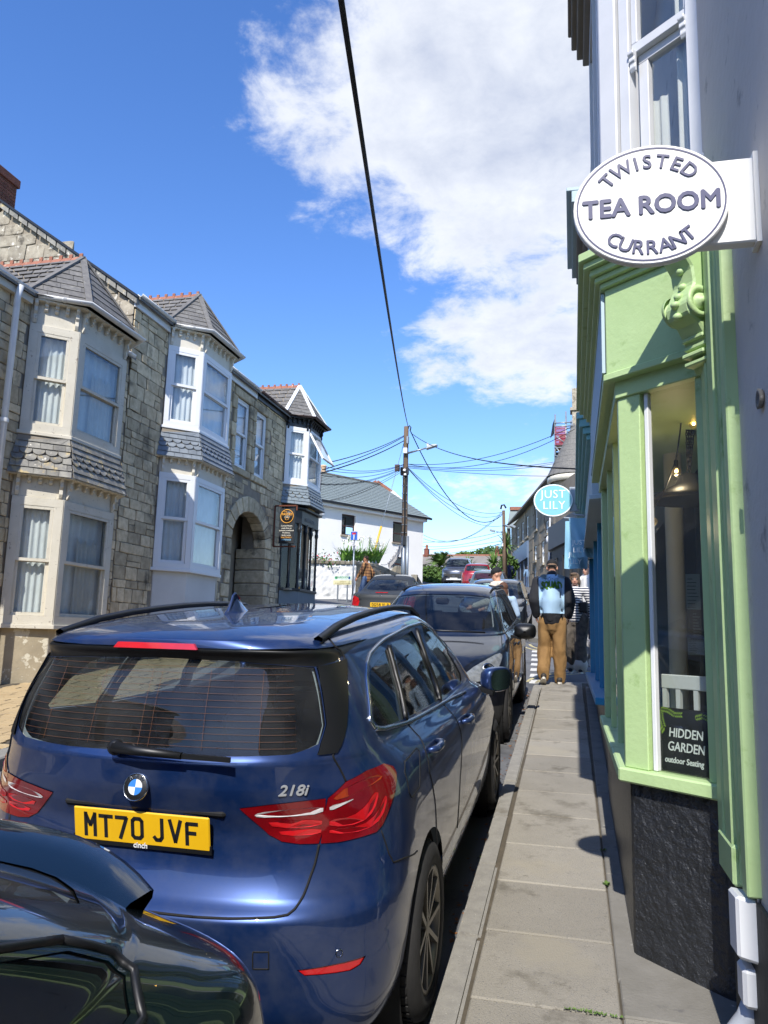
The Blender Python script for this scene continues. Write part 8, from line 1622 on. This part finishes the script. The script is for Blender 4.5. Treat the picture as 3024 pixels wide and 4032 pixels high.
rp = at_d(1878, 2300, 44); far_car('red_car', 'red car with black roof parked on the far left of the parked row', (rp.x, rp.y, road(rp.x, rp.y)), False, P_redc, L=4.4, Wd=.92, H=1.62, slope=.09, yaw=R(6))
def grx(c): MB().prism([(-.55, 1.2, 1.475), (.55, 1.2, 1.475), (.52, 2.0, 1.478), (-.52, 2.0, 1.478)], (0, 0, .012)).build('green_roof_panel', P_lime, c.root)
gp_ = at_d(1915, 2330, 30.5); far_car('small_car', 'silver small car with lime green roof behind the capped man', (gp_.x, gp_.y+.0, road(gp_.x, gp_.y)), False, P_grn, L=3.7, Wd=.83, H=1.48, extra=grx, slope=.0965)
# ---------------------------------------------------------------- people: one continuous body each, clothes grown over it
from mathutils.bvhtree import BVHTree
class Blob:
    """tapered limbs and rounded masses fused into one skin by voxel remeshing"""
    def __init__(s): s.bm = bmesh.new()
    def cap(s, p, q, r0, r1, n=14, flat=(1, 1)):
        p, q = Vector(p), Vector(q); d = q-p; L = d.length; d.normalize(); a = d.orthogonal().normalized() if abs(d.y) > .9 else (Vector((0, 1, 0))-d*d.y).normalized(); b = d.cross(a); vs = []
        st = [(-1, 0), (-.8, .6), (-.45, .89)]
        prof = [(p-d*r0*k, r0*w) for k, w in ((1, .02), (.85, .53), (.5, .87))]+[(p, r0)]+[(p+d*L*t, r0+(r1-r0)*t) for t in (.25, .5, .75)]+[(q, r1)]+[(q+d*r1*k, r1*w) for k, w in ((.5, .87), (.85, .53), (1, .02))]
        for c, r in prof: vs.append([s.bm.verts.new(c+a*r*flat[0]*math.cos(2*math.pi*k/n)+b*r*flat[1]*math.sin(2*math.pi*k/n)) for k in range(n)])
        for i in range(len(vs)-1):
            for k in range(n): s.bm.faces.new((vs[i][k], vs[i][(k+1) % n], vs[i+1][(k+1) % n], vs[i+1][k]))
        s.bm.faces.new(vs[0][::-1]); s.bm.faces.new(vs[-1]); return s
    def ell(s, c, r, rot=None):
        m = Matrix.Translation(Vector(c)) @ (rot.to_4x4() if rot else Matrix.Identity(4)) @ Matrix.Diagonal((*r, 1)); bmesh.ops.create_uvsphere(s.bm, u_segments=20, v_segments=14, radius=1, matrix=m); return s
    def mesh(s, name, m, vox=.013, smooth=4, folds=0.0, fscale=9, seed=0, fdir=(1, 1, .45)):
        bmesh.ops.recalc_face_normals(s.bm, faces=s.bm.faces); me = bpy.data.meshes.new('b'); s.bm.to_mesh(me); s.bm.free(); o = bpy.data.objects.new('b', me)
        r = o.modifiers.new('r', 'REMESH'); r.mode = 'VOXEL'; r.voxel_size = vox; r.use_smooth_shade = True
        k = o.modifiers.new('s', 'SMOOTH'); k.factor = .5; k.iterations = smooth
        out = eval_mesh(o); bpy.data.objects.remove(o); bpy.data.meshes.remove(me)
        if folds:
            ns = [v.normal.copy() for v in out.vertices]
            for v, n in zip(out.vertices, ns):
                q = Vector((v.co.x*fdir[0], v.co.y*fdir[1], v.co.z*fdir[2]))*fscale+Vector((seed*3.1, 0, 0)); v.co += n*folds*(mnoise.noise(q)+.5*mnoise.noise(q*2.3))
        out.name = name; out.materials.clear(); out.materials.append(m); out.polygons.foreach_set('use_smooth', [True]*len(out.polygons)); out.update(); return out
def skin_mat(nm, c): return mat(nm, c, None, .55, spec=.4)
S_light = skin_mat('fair_skin', '#c4937a'); S_tan = skin_mat('tanned_skin', '#b07a5c')
def put(nm, me, root): o = bpy.data.objects.new(nm, me); COL.objects.link(o); o.parent = root; ORG[o.name] = Vector(); return o
def finger_hand(b, w, e, side, curl=.5):
    """palm and five fingers continuing the forearm e->w"""
    d = (w-e).normalized(); f = Vector((0, 1, 0)); f = (f-d*f.dot(d)).normalized(); s_ = d.cross(f)*side; pc = w+d*.045; b.cap(w, pc+d*.02, .027, .034, flat=(1.15, .6))
    for k, l in enumerate((.065, .075, .07, .055)):
        r = pc+d*.035+f*(.027-.018*k); m1 = r+d*l*.55-s_*curl*.02; b.cap(r, m1, .0095, .009, 8); b.cap(m1, m1+(d*.6-s_*curl).normalized()*l*.5, .009, .008, 8)
    t0 = w+d*.025+f*.026; t1 = t0+(d*.7+f*.7).normalized()*.035; b.cap(t0, t1, .012, .011, 8); b.cap(t1, t1+(d*.95+f*.3).normalized()*.028, .011, .009, 8)
def head_on(b, c, s_=1.0, yaw=0, pitch=0):
    """skull, jaw, nose, brow, ears, neck stub; c = head centre"""
    M_ = Matrix.Translation(c) @ Matrix.Rotation(yaw, 4, 'Z') @ Matrix.Rotation(pitch, 4, 'X'); T = lambda p: M_ @ (Vector(p)*s_); rot = M_.to_3x3()
    b.ell(T((0, -.01, .03)), Vector((.075, .092, .09))*s_, rot); b.ell(T((0, .022, -.035)), Vector((.058, .068, .075))*s_, rot); b.ell(T((0, .06, -.085)), Vector((.03, .025, .022))*s_, rot)
    b.cap(T((0, .082, .012)), T((0, .108, -.024)), .009*s_, .014*s_, 8); b.ell(T((0, .088, -.062)), Vector((.024, .012, .012))*s_, rot); b.cap(T((-.04, .076, .028)), T((.04, .076, .028)), .012*s_, .012*s_, 8)
    for q in (-1, 1): b.ell(T((q*.077, -.005, -.012)), Vector((.012, .022, .032))*s_, rot)
    return T, rot
def face_bits(root, T, rot, s_=1.0, eyes=True, lips='#9a5a50'):
    if eyes:
        for q in (-1, 1): put('eye', MB().ball(T((q*.031, .079, .01)), .011*s_, 10, 8).mesh('eye', mat('eye_white', '#b9b3ac', None, .3)), root); put('iris', MB().ball(T((q*.031, .0875, .0095)), .0055*s_, 8, 6).mesh('iris', M_dark), root); put('eyebrow', MB().bar(T((q*.014, .091, .032)), T((q*.05, .080, .034)), .008*s_, .006*s_).mesh('eyebrow', mat('brow_hair', '#5a4636', None, .9)), root)
    put('mouth', MB().tube([T((-.022, .094, -.056)), T((0, .101, -.055)), T((.022, .094, -.056))], .0045*s_, 6).mesh('mouth', mat('lip_'+lips, lips, None, .5)), root)
def stand(px, py, D=None, off=0.0):
    """spot on the ground seen at a pixel"""
    d = ray(px, py); t = D
    if D is None:
        t = 8.0
        for k in range(4000):
            p = EYE+d*t; g = pav(p.y) if p.x > -.55 else road(p.x, p.y)
            if p.z <= g: break
            t += .01
    return EYE+d*t
def person(label, loc, heading, body_fn, group=None):
    r = thing('person', label, 'person', (0, 0, 0), group); body_fn(r); r.matrix_world = Matrix.Translation(Vector(loc)) @ Matrix.Rotation(heading, 4, 'Z'); return r
def shoe(root, a, d, m, ms, s_=1.0, pitch=0.0):
    """shoe with sole; a = ankle, d = toe direction in plan"""
    d = Vector(d).normalized(); M_ = Matrix.Translation(Vector(a)) @ Matrix.Rotation(math.atan2(-d.x, d.y), 4, 'Z') @ Matrix.Rotation(pitch, 4, 'X'); b = Blob(); T = lambda p: M_ @ (Vector(p)*s_)
    b.cap(T((0, -.045, -.045)), T((0, .13, -.058)), .045*s_, .038*s_, flat=(1, .85)); b.cap(T((0, -.01, -.02)), T((0, .02, .03)), .048*s_, .046*s_); o = put('shoe', b.mesh('shoe', m, .011, 3), root)
    k = [T((.042*math.cos(t)*(1 if math.sin(t) > 0 else .9), .045+.135*math.sin(t), -.10)) for t in np.linspace(0, 2*math.pi, 18, endpoint=False)]; MB().prism(k, M_.to_3x3() @ Vector((0, 0, .028*s_))).build('sole', ms, o)
M_jk = mat('black_denim', '#24252a', '#1b1c20', .85, scale=9, bump=.3, bscale=160, spots=('#6b6a68', 5, .68, .1)); M_tan = mat('tan_canvas', '#8a6a3e', '#785a33', .85, scale=6, bump=.25, bscale=120); M_capk = mat('black_cotton', '#151618', None, .85); M_trn = mat('trainer_dark', '#3a332c', '#26231f', .7, scale=20); M_solew = mat('trainer_sole', '#cfc8ba', None, .7); M_panel = mat('pale_blue_print', '#a3c1d8', '#9cbad2', .8, scale=8); M_sqg = mat('print_green', '#86b82c', '#6aa024', .7, scale=9); M_sqd = mat('print_dark_green', '#3f6f3a', None, .7); M_tune = mat('print_grey_blue', '#7f9aa8', None, .7)
# ---- the man in the printed jacket, walking away
def jacket_man(r):
    hipz = .93; L = dict(hip=(-.10, 0, hipz), knee=(-.12, .06, .53), ank=(-.125, -.14, .14)); Rg = dict(hip=(.10, 0, hipz), knee=(.105, .0, .50), ank=(.11, .04, .10))
    sh = ((-.195, -.01, 1.525), (.195, -.01, 1.525)); el = ((-.262, -.05, 1.25), (.262, -.04, 1.25)); wr = ((-.245, .06, 1.02), (.245, .05, 1.01)); hd = Vector((0, .075, 1.755))
    b = Blob(); b.cap((0, 0, .98), (0, .0, 1.25), .14, .15, flat=(1.0, .75)); b.cap((0, 0, 1.25), (0, -.01, 1.46), .16, .15, flat=(1.1, .7))
    for d_ in (L, Rg): b.cap(d_['hip'], d_['knee'], .085, .06); b.cap(d_['knee'], d_['ank'], .055, .042)
    for i in (0, 1): b.cap(sh[i], el[i], .055, .045); b.cap(el[i], wr[i], .043, .03); finger_hand(b, Vector(wr[i]), Vector(el[i]), 1 if i else -1)
    b.cap((0, -.005, 1.5), (0, .05, 1.68), .062, .060); T, rot = head_on(b, hd, 1.04, 0, -.25); put('body', b.mesh('body', S_light, .0125, 3), r)
    put('hair', (lambda q: (q.ell(T((0, -.022, .03)), Vector((.080, .088, .085)), rot), q)[1])(Blob()).mesh('hair', mat('cropped_hair', '#7a6350', None, .9), .012, 2), r)
    t = Blob(); t.cap((0, 0, .99), (0, 0, .88), .165, .17, flat=(1.12, .82))
    for d_ in (L, Rg):
        k = Vector(d_['knee']); a = Vector(d_['ank']); t.cap(Vector(d_['hip'])+Vector((0, 0, -.02)), k, .125, .108, flat=(1, .95)); t.cap(k, a+Vector((0, 0, .02)), .108, .092); t.cap(a+Vector((0, -.005, .06)), a+Vector((0, .01, -.035)), .096, .088)
    put('trousers', t.mesh('trousers', M_tan, .013, 3, .016, 9, 2), r)
    j = Blob(); j.cap((0, -.005, 1.04), (0, -.01, 1.25), .205, .225, flat=(1.16, .76)); j.cap((0, -.01, 1.25), (0, -.015, 1.45), .225, .19, flat=(1.16, .72)); j.cap((-.13, -.015, 1.53), (.13, -.015, 1.53), .105, .105, flat=(1, .9)); j.cap((0, -.01, 1.585), (0, .02, 1.645), .095, .082)
    for i in (0, 1): s3 = -1 if i == 0 else 1; j.cap(sh[i], el[i], .100, .095); j.cap(el[i], Vector(wr[i])+Vector((0, 0, .015)), .095, .064)
    jm = j.mesh('jacket', M_jk, .013, 3, .013, 7, 5); jo = put('jacket', jm, r); hm = Blob(); hm.cap((0, 0, .985), (0, 0, 1.005), .19, .195, flat=(1.16, .8)); put('jacket_hem', hm.mesh('jacket_hem', M_jk, .013, 2), jo)
    bv = BVHTree.FromPolygons([v.co[:] for v in jm.vertices], [p.vertices[:] for p in jm.polygons])
    def lay(x, z, off): h = bv.ray_cast(Vector((x, -1, z)), Vector((0, 1, 0))); return (h[0]+Vector((0, -off, 0))) if h[0] else Vector((x, -.2, z))
    rows = [[lay((-.195+.39*k/16)*(1-.06*(1-i/18)), 1.045+.60*i/18-.035*(abs(k-8)/8)**2*(i/18)*1.0, .006) for k in range(17)] for i in range(19)]; MB().grid(rows).build('back_print', M_panel, jo)
    for txt, sz, x0, z0, m_, bo, xs, sp in (('TUNE', .07, 0, 1.545, M_tune, .001, 1.15, 1.1), ('SQUAD', .15, 0, 1.42, M_sqd, .009, .60, 1.0), ('SQUAD', .15, 0, 1.42, M_sqg, .004, .60, 1.0)):
        me = letters(txt, sz, (0, 0, 0), (1, 0, 0), (0, 0, 1), m_, 'print_letters', None, bold=bo, keep=False, xs=xs, depth=.001, spacing=sp)
        for v in me.vertices: dz = .03*(1-(v.co.x/.2)**2) if txt == 'SQUAD' else 0; p = lay(x0+v.co.x, z0+v.co.z+dz*.5-.01, .0085+(.004 if m_ is M_sqg else 0)); v.co = p
        me.update(); put('print_letters', me, jo)
    M_wsh = mat('white_splash', '#d6d3cc', None, .8); M_org = mat('print_orange', '#cc5a2e', None, .8)
    # cap
    c = Blob(); c.ell(T((0, -.012, .052)), Vector((.086, .100, .082)), rot); cm = put('cap', c.mesh('cap', M_capk, .011, 2), r); MB().prism([T((x, .07+.065*math.cos(x*16), .035)) for x in np.linspace(-.07, .07, 9)]+[T((.07, .03, .04)), T((-.07, .03, .04))], rot @ Vector((0, 0, .008))).build('peak', M_capk, cm); MB().tube([T((-.06, -.098, .005)), T((0, -.115, .002)), T((.06, -.098, .005))], .008, 6).build('strap', M_capk, cm)
    shoe(r, (-.125, -.155, .135), (-.1, 1), M_trn, M_solew, 1.12, -.45); shoe(r, (.11, .03, .105), (.15, 1), M_trn, M_solew, 1.12)
jm_loc = stand(2176, 2692); person('man in black jacket with TUNE SQUAD print and tan trousers walking away', (jm_loc.x, jm_loc.y, pav(jm_loc.y)+.005), R(-2), jacket_man)
# ---- woman in the striped jumper, walking towards us
def stripes(name, c1, c2, period, axis=2, duty=.5):
    if name in MATS: return MATS[name]
    m = bpy.data.materials.new(name); MATS[name] = m; m.use_nodes = True; N = m.node_tree.nodes; L = m.node_tree.links; b = N['Principled BSDF']; b.inputs['Roughness'].default_value = .9; tc = N.new('ShaderNodeTexCoord'); sp = N.new('ShaderNodeSeparateXYZ'); L.new(tc.outputs['Object'], sp.inputs[0])
    def ax(i, per, du): a = N.new('ShaderNodeMath'); a.operation = 'DIVIDE'; L.new(sp.outputs[i], a.inputs[0]); a.inputs[1].default_value = per; f = N.new('ShaderNodeMath'); f.operation = 'FRACT'; L.new(a.outputs[0], f.inputs[0]); g = N.new('ShaderNodeMath'); g.operation = 'LESS_THAN'; L.new(f.outputs[0], g.inputs[0]); g.inputs[1].default_value = du; return g.outputs[0]
    mx = N.new('ShaderNodeMixRGB'); mx.inputs[1].default_value = lin(c1); mx.inputs[2].default_value = lin(c2)
    if axis == 'plaid':
        s1, s2 = ax(2, period, duty), ax(0, period, duty); s3 = ax(1, period, duty); ad = N.new('ShaderNodeMath'); ad.operation = 'ADD'; L.new(s1, ad.inputs[0]); L.new(s2, ad.inputs[1]); ad2 = N.new('ShaderNodeMath'); ad2.operation = 'ADD'; L.new(ad.outputs[0], ad2.inputs[0]); L.new(s3, ad2.inputs[1]); ml = N.new('ShaderNodeMath'); ml.operation = 'MULTIPLY'; ml.inputs[1].default_value = .4; L.new(ad2.outputs[0], ml.inputs[0]); L.new(ml.outputs[0], mx.inputs[0])
    else: L.new(ax(axis, period, duty), mx.inputs[0])
    L.new(mx.outputs[0], b.inputs['Base Color']); return m
M_brt = stripes('breton_stripe', '#d8d6d2', '#1b2440', .042, 2, .5); M_camo = mat('dark_camouflage_cloth', '#2e2b28', '#6d645a', .9, scale=9, amt=.5, bump=.3, bscale=60); M_bagk = mat('black_leather', '#131315', None, .5)
def generic(r, H=1.70, skin=S_light, top=None, legs=None, hair=None, hairstyle='short', stride=.1, arm=((.05, .0), (.05, .0)), wide=1.0, topfold=.008, legfold=.008, baggy=1.0, yaw=0.0, pitch=0.0, shoes=(M_trn, M_solew), hem=.0, armbend=.04, topname='jumper', turnup=None, eyes=True, leg_len=1.0, hood=None, fine=True):
    k = H/1.75; vx = .0135*k if fine else .026*k; Z = lambda *p: Vector((p[0]*k*1.0, p[1]*k, p[2]*k))
    hip = [Z(s_*.095, 0, .92) for s_ in (-1, 1)]; kn = [Z(-.10, stride*.7, .49), Z(.10, -stride*.2, .49)]; an = [Z(-.10, stride*.9, .10), Z(.10, -stride*1.2, .12)]; sh = [Z(s_*.185*wide, 0, 1.43) for s_ in (-1, 1)]; el = [Z(s_*(.235*wide+.03), arm[i][0]-.04, 1.15) for i, s_ in enumerate((-1, 1))]; wr = [Z(s_*(.235*wide+armbend), arm[i][0]+arm[i][1]+.06, .92+abs(arm[i][1])*.8) for i, s_ in enumerate((-1, 1))]; hd = Z(0, .025, 1.635)
    b = Blob(); b.cap(Z(0, 0, .96), Z(0, 0, 1.2), .125*k, .125*k, flat=(1.1, .75)); b.cap(Z(0, 0, 1.2), Z(0, 0, 1.40), .135*k, .12*k, flat=(1.15, .72))
    for i in (0, 1): b.cap(hip[i], kn[i], .08*k, .058*k); b.cap(kn[i], an[i], .052*k, .04*k); b.cap(sh[i], el[i], .047*k, .04*k); b.cap(el[i], wr[i], .038*k, .027*k); finger_hand(b, wr[i], el[i], 1 if i else -1)
    b.cap(Z(0, -.005, 1.42), Z(0, .01, 1.56), .055*k, .052*k); T, rot = head_on(b, hd, k, yaw, pitch); put('body', b.mesh('body', skin, vx, 3), r)
    if fine: face_bits(r, T, rot, k, eyes)
    t = Blob(); t.cap(Z(0, 0, .99), Z(0, 0, .9), .15*k, .155*k, flat=(1.1, .8))
    for i in (0, 1): t.cap(hip[i], kn[i], .105*k*baggy, .085*k*baggy); t.cap(kn[i], an[i]+Z(0, 0, .02*leg_len), .085*k*baggy, .078*k*baggy)
    to = put('trousers', t.mesh('trousers', legs, vx, 3, legfold, 9, 3), r)
    if turnup:
        for i in (0, 1): q = Blob(); q.cap(an[i]+Z(0, 0, .055), an[i]+Z(0, 0, .02), .092*k*baggy, .09*k*baggy); put('turn_up', q.mesh('turn_up', turnup, vx, 2), to)
    j = Blob(); j.cap(Z(0, 0, 1.0-hem), Z(0, 0, 1.2), .165*k*wide, .165*k*wide, flat=(1.1, .8)); j.cap(Z(0, 0, 1.2), Z(0, 0, 1.38), .168*k*wide, .145*k*wide, flat=(1.12, .76)); j.cap(Z(-.10*wide, 0, 1.425), Z(.10*wide, 0, 1.425), .075*k, .075*k)
    for i in (0, 1): j.cap(sh[i], el[i], .072*k*wide, .066*k*wide); j.cap(el[i], wr[i].lerp(el[i], .12), .064*k*wide, .05*k*wide)
    if hood: j.cap(Z(-.06, -.085, 1.47), Z(.06, -.085, 1.47), .075*k, .075*k); j.cap(Z(0, .0, 1.43), Z(0, -.02, 1.50), .09*k, .088*k)
    put(topname, j.mesh(topname, top, vx, 3, topfold, 8, 7), r)
    h = Blob()
    if hairstyle == 'bob': h.ell(T((0, -.02, .035)), Vector((.094, .105, .092))*k, rot); h.ell(T((-.072, .0, -.035)), Vector((.03, .062, .07))*k, rot); h.ell(T((.072, .0, -.035)), Vector((.03, .062, .07))*k, rot); h.ell(T((0, -.07, -.03)), Vector((.075, .05, .07))*k, rot); h.ell(T((.02, .055, .095)), Vector((.06, .04, .03))*k, rot)
    elif hairstyle == 'short': h.ell(T((0, -.022, .045)), Vector((.082, .092, .082))*k, rot); h.ell(T((0, .045, .10)), Vector((.055, .045, .03))*k, rot)
    elif hairstyle == 'long': h.ell(T((0, -.025, .03)), Vector((.090, .10, .095))*k, rot); h.ell(T((0, -.06, -.08)), Vector((.085, .06, .12))*k, rot)
    elif hairstyle == 'cap': h.ell(T((0, -.01, .055)), Vector((.088, .103, .078))*k, rot)
    ho = put('cap' if hairstyle == 'cap' else 'hair', h.mesh('hair', hair, .011*k if fine else .02, 2, .004 if hairstyle != 'cap' else 0, 30, 1), r)
    if hairstyle == 'cap': MB().prism([T((x, .075+.075*math.cos(x*16), .028)) for x in np.linspace(-.075, .075, 9)]+[T((.075, .03, .035)), T((-.075, .03, .035))], rot @ Vector((0, 0, .009))).build('peak', hair, ho)
    for i in (0, 1): shoe(r, an[i]+Z(0, -.01, .0), (0, 1), shoes[0], shoes[1], k, 0 if i == 0 else -.2)
    return T, rot, k
def striped_woman(r):
    T, rot, k = generic(r, 1.66, S_light, M_brt, M_camo, mat('brown_grey_hair', '#6a5643', '#4d3e30', .8, scale=40), 'bob', .14, ((.0, .0), (.0, .0)), 1.06, .010, .016, 1.32, .1, -.1, (M_capk, M_solew), .03, turnup=mat('turned_up_cuff', '#bdb8ae', None, .9))
    MB().tube([Vector((.12, .10, 1.37)), Vector((.04, .145, 1.25)), Vector((-.08, .155, 1.12)), Vector((-.13, .15, 1.06))], .011, 6).build('bag_strap', M_bagk, r); MB().box(-.22, -.08, .10, .17, .99, 1.17).build('cross_body_bag', M_bagk, r, bevel=.02)
wl_ = stand(2268, 2650); person('woman in navy and white striped jumper and dark baggy trousers walking towards us', (wl_.x, wl_.y, pav(wl_.y)), R(180-6), striped_woman)
# ---- man in white hoodie with sunglasses
M_hood = mat('white_sweat_cloth', '#c9c7c3', '#bdbbb7', .9, scale=7); M_jean = mat('blue_denim', '#4a5f80', '#3d5070', .9, scale=12); M_djean = mat('dark_denim', '#232a38', None, .9)
def hood_man(r):
    T, rot, k = generic(r, 1.80, S_light, M_hood, M_djean, mat('fair_brown_hair', '#8a6a44', '#6b5136', .8, scale=40), 'short', .12, wide=1.08, yaw=-.55, hood=True, topname='hoodie')
    for q in (-1, 1): MB().ball(T((q*.034, .092, .012)), .024, 10, 8, (1, .45, .8)).build('sunglass_lens', M_bagk, r)
    MB().bar(T((-.06, .088, .02)), T((.06, .088, .02)), .006, .006).build('sunglass_bridge', M_bagk, r)
hm_ = at_d(2306, 2330, 16.2); person('man in white hoodie and sunglasses behind the striped woman', (hm_.x+.02, hm_.y, pav(hm_.y)), R(180), hood_man)
# ---- couple by the parked cars
M_creamc = mat('cream_sweatshirt', '#cfc6b4', '#c2b8a5', .9, scale=7); M_lden = mat('pale_denim', '#a9bdd0', '#93a9be', .9, scale=14)
def cap_man(r): generic(r, 1.83, S_light, M_creamc, M_jean, M_capk, 'cap', .05, ((.1, .18), (.1, .18)), 1.1, yaw=.25, pitch=-.35, eyes=True)
cp = at_d(1957, 2262, 14.0); person('man in black cap and cream top looking down beside the navy car', (cp.x+.02, cp.y, road(cp.x, cp.y)-.0), R(75), cap_man)
def hug_woman(r): generic(r, 1.60, S_light, M_lden, M_jean, mat('chestnut_hair', '#5b3a24', '#4a2e1c', .7, scale=40), 'long', .04, ((.05, .1), (.05, .1)), 1.0)
cw = at_d(1976, 2310, 13.55); person('brown haired woman in pale denim leaning against the capped man', (cw.x+.03, cw.y, road(cw.x, cw.y)-.02), R(20), hug_woman)
# ---- man in plaid shirt walking past the white wall
M_plaid = stripes('plaid_flannel', '#a5794c', '#3a1d14', .11, 'plaid', .45)
def plaid_man(r): generic(r, 1.78, S_tan, M_plaid, M_jean, mat('dark_brown_hair', '#2c1d14', None, .8), 'short', .22, ((.12, .03), (-.12, .0)), 1.05, hem=.08, topname='shirt')
pm_ = at_d(1438, 2370, 28.4); person('man in brown plaid shirt and jeans walking left past the stone wall', (pm_.x, pm_.y, road(pm_.x, pm_.y)+.0), R(80), plaid_man)
# ---- two people far up the street
M_nvy = mat('navy_cloth', '#1d2746', None, .9); M_lbl = mat('pale_blue_shirt', '#7f9dbb', '#7290ae', .9, scale=5)
def navy_p(r): generic(r, 1.74, S_tan, M_nvy, M_djean, mat('auburn_hair', '#54341f', None, .8), 'short', .15, wide=1.15, hood=True, fine=False, topname='hoodie')
np_ = at_d(2006, 2320, 55); person('person in navy hooded top walking away up the street', (np_.x, np_.y, road(np_.x, np_.y)), R(5), navy_p, 'people far up the street')
def blue_p(r): generic(r, 1.66, S_tan, M_lbl, M_jean, mat('grey_hair', '#8d8984', None, .9), 'short', .15, wide=1.1, fine=False, topname='shirt')
bp_ = at_d(2079, 2318, 57); person('grey haired person in pale blue shirt and jeans walking away by the terrace', (bp_.x, bp_.y, at_d(2079, 2318, 57).z), R(8), blue_p, 'people far up the street')
# ---- dog on a lead beside the blue shop
def dog():
    c = stand(2330, 2632); r = thing('dog', 'black and white dog on a lead at the corner of the blue shop', 'dog', (0, 0, 0)); b = Blob(); b.cap((0, -.22, .42), (0, .20, .44), .105, .13, flat=(.85, 1)); b.cap((0, .2, .46), (0, .34, .60), .085, .07); b.ell((0, .40, .65), (.065, .085, .07)); b.cap((0, .44, .63), (0, .54, .60), .042, .03)
    for q in (-1, 1): b.cap((q*.045, .36, .71), (q*.06, .34, .76), .022, .01, 8); b.cap((q*.06, .2, .36), (q*.06, .21, .2), .042, .028); b.cap((q*.06, .21, .2), (q*.06, .2, .04), .026, .022); b.cap((q*.06, .2, .03), (q*.06, .24, .025), .024, .02); b.cap((q*.065, -.2, .38), (q*.07, -.13, .24), .065, .04); b.cap((q*.07, -.13, .24), (q*.07, -.25, .16), .036, .026); b.cap((q*.07, -.25, .16), (q*.07, -.22, .04), .024, .02); b.cap((q*.07, -.22, .03), (q*.07, -.17, .025), .024, .02)
    b.cap((0, -.3, .46), (0, -.46, .50), .028, .018, 8); b.cap((0, -.46, .50), (0, -.52, .60), .022, .01, 8)
    put('body', b.mesh('body', mat('dog_fur', '#16171a', '#d2cec7', .95, scale=3.3, amt=.06, bump=.5, bscale=60), .012, 3), r); put('collar', MB().lathe([(.09, -.012), (.092, .012)], (0, .25, .52), (0, .7, .7), n=16).mesh('collar', mat('teal_webbing', '#2e7f86', None, .8)), r)
    for q in (-1, 1): put('eye', MB().ball((q*.03, .47, .67), .01, 8, 6).mesh('eye', M_bagk), r)
    MB().tube([(0, .25, .60), (.08, .35, .8), (.15, .5, 1.0)], .006, 6).build('lead', mat('teal_webbing', '#2e7f86', None, .8), r)
    r.matrix_world = Matrix.Translation((c.x+.10, c.y+.25, pav(c.y))) @ Matrix.Rotation(R(200), 4, 'Z')
dog()

bpy.data.scenes.remove(TMP)
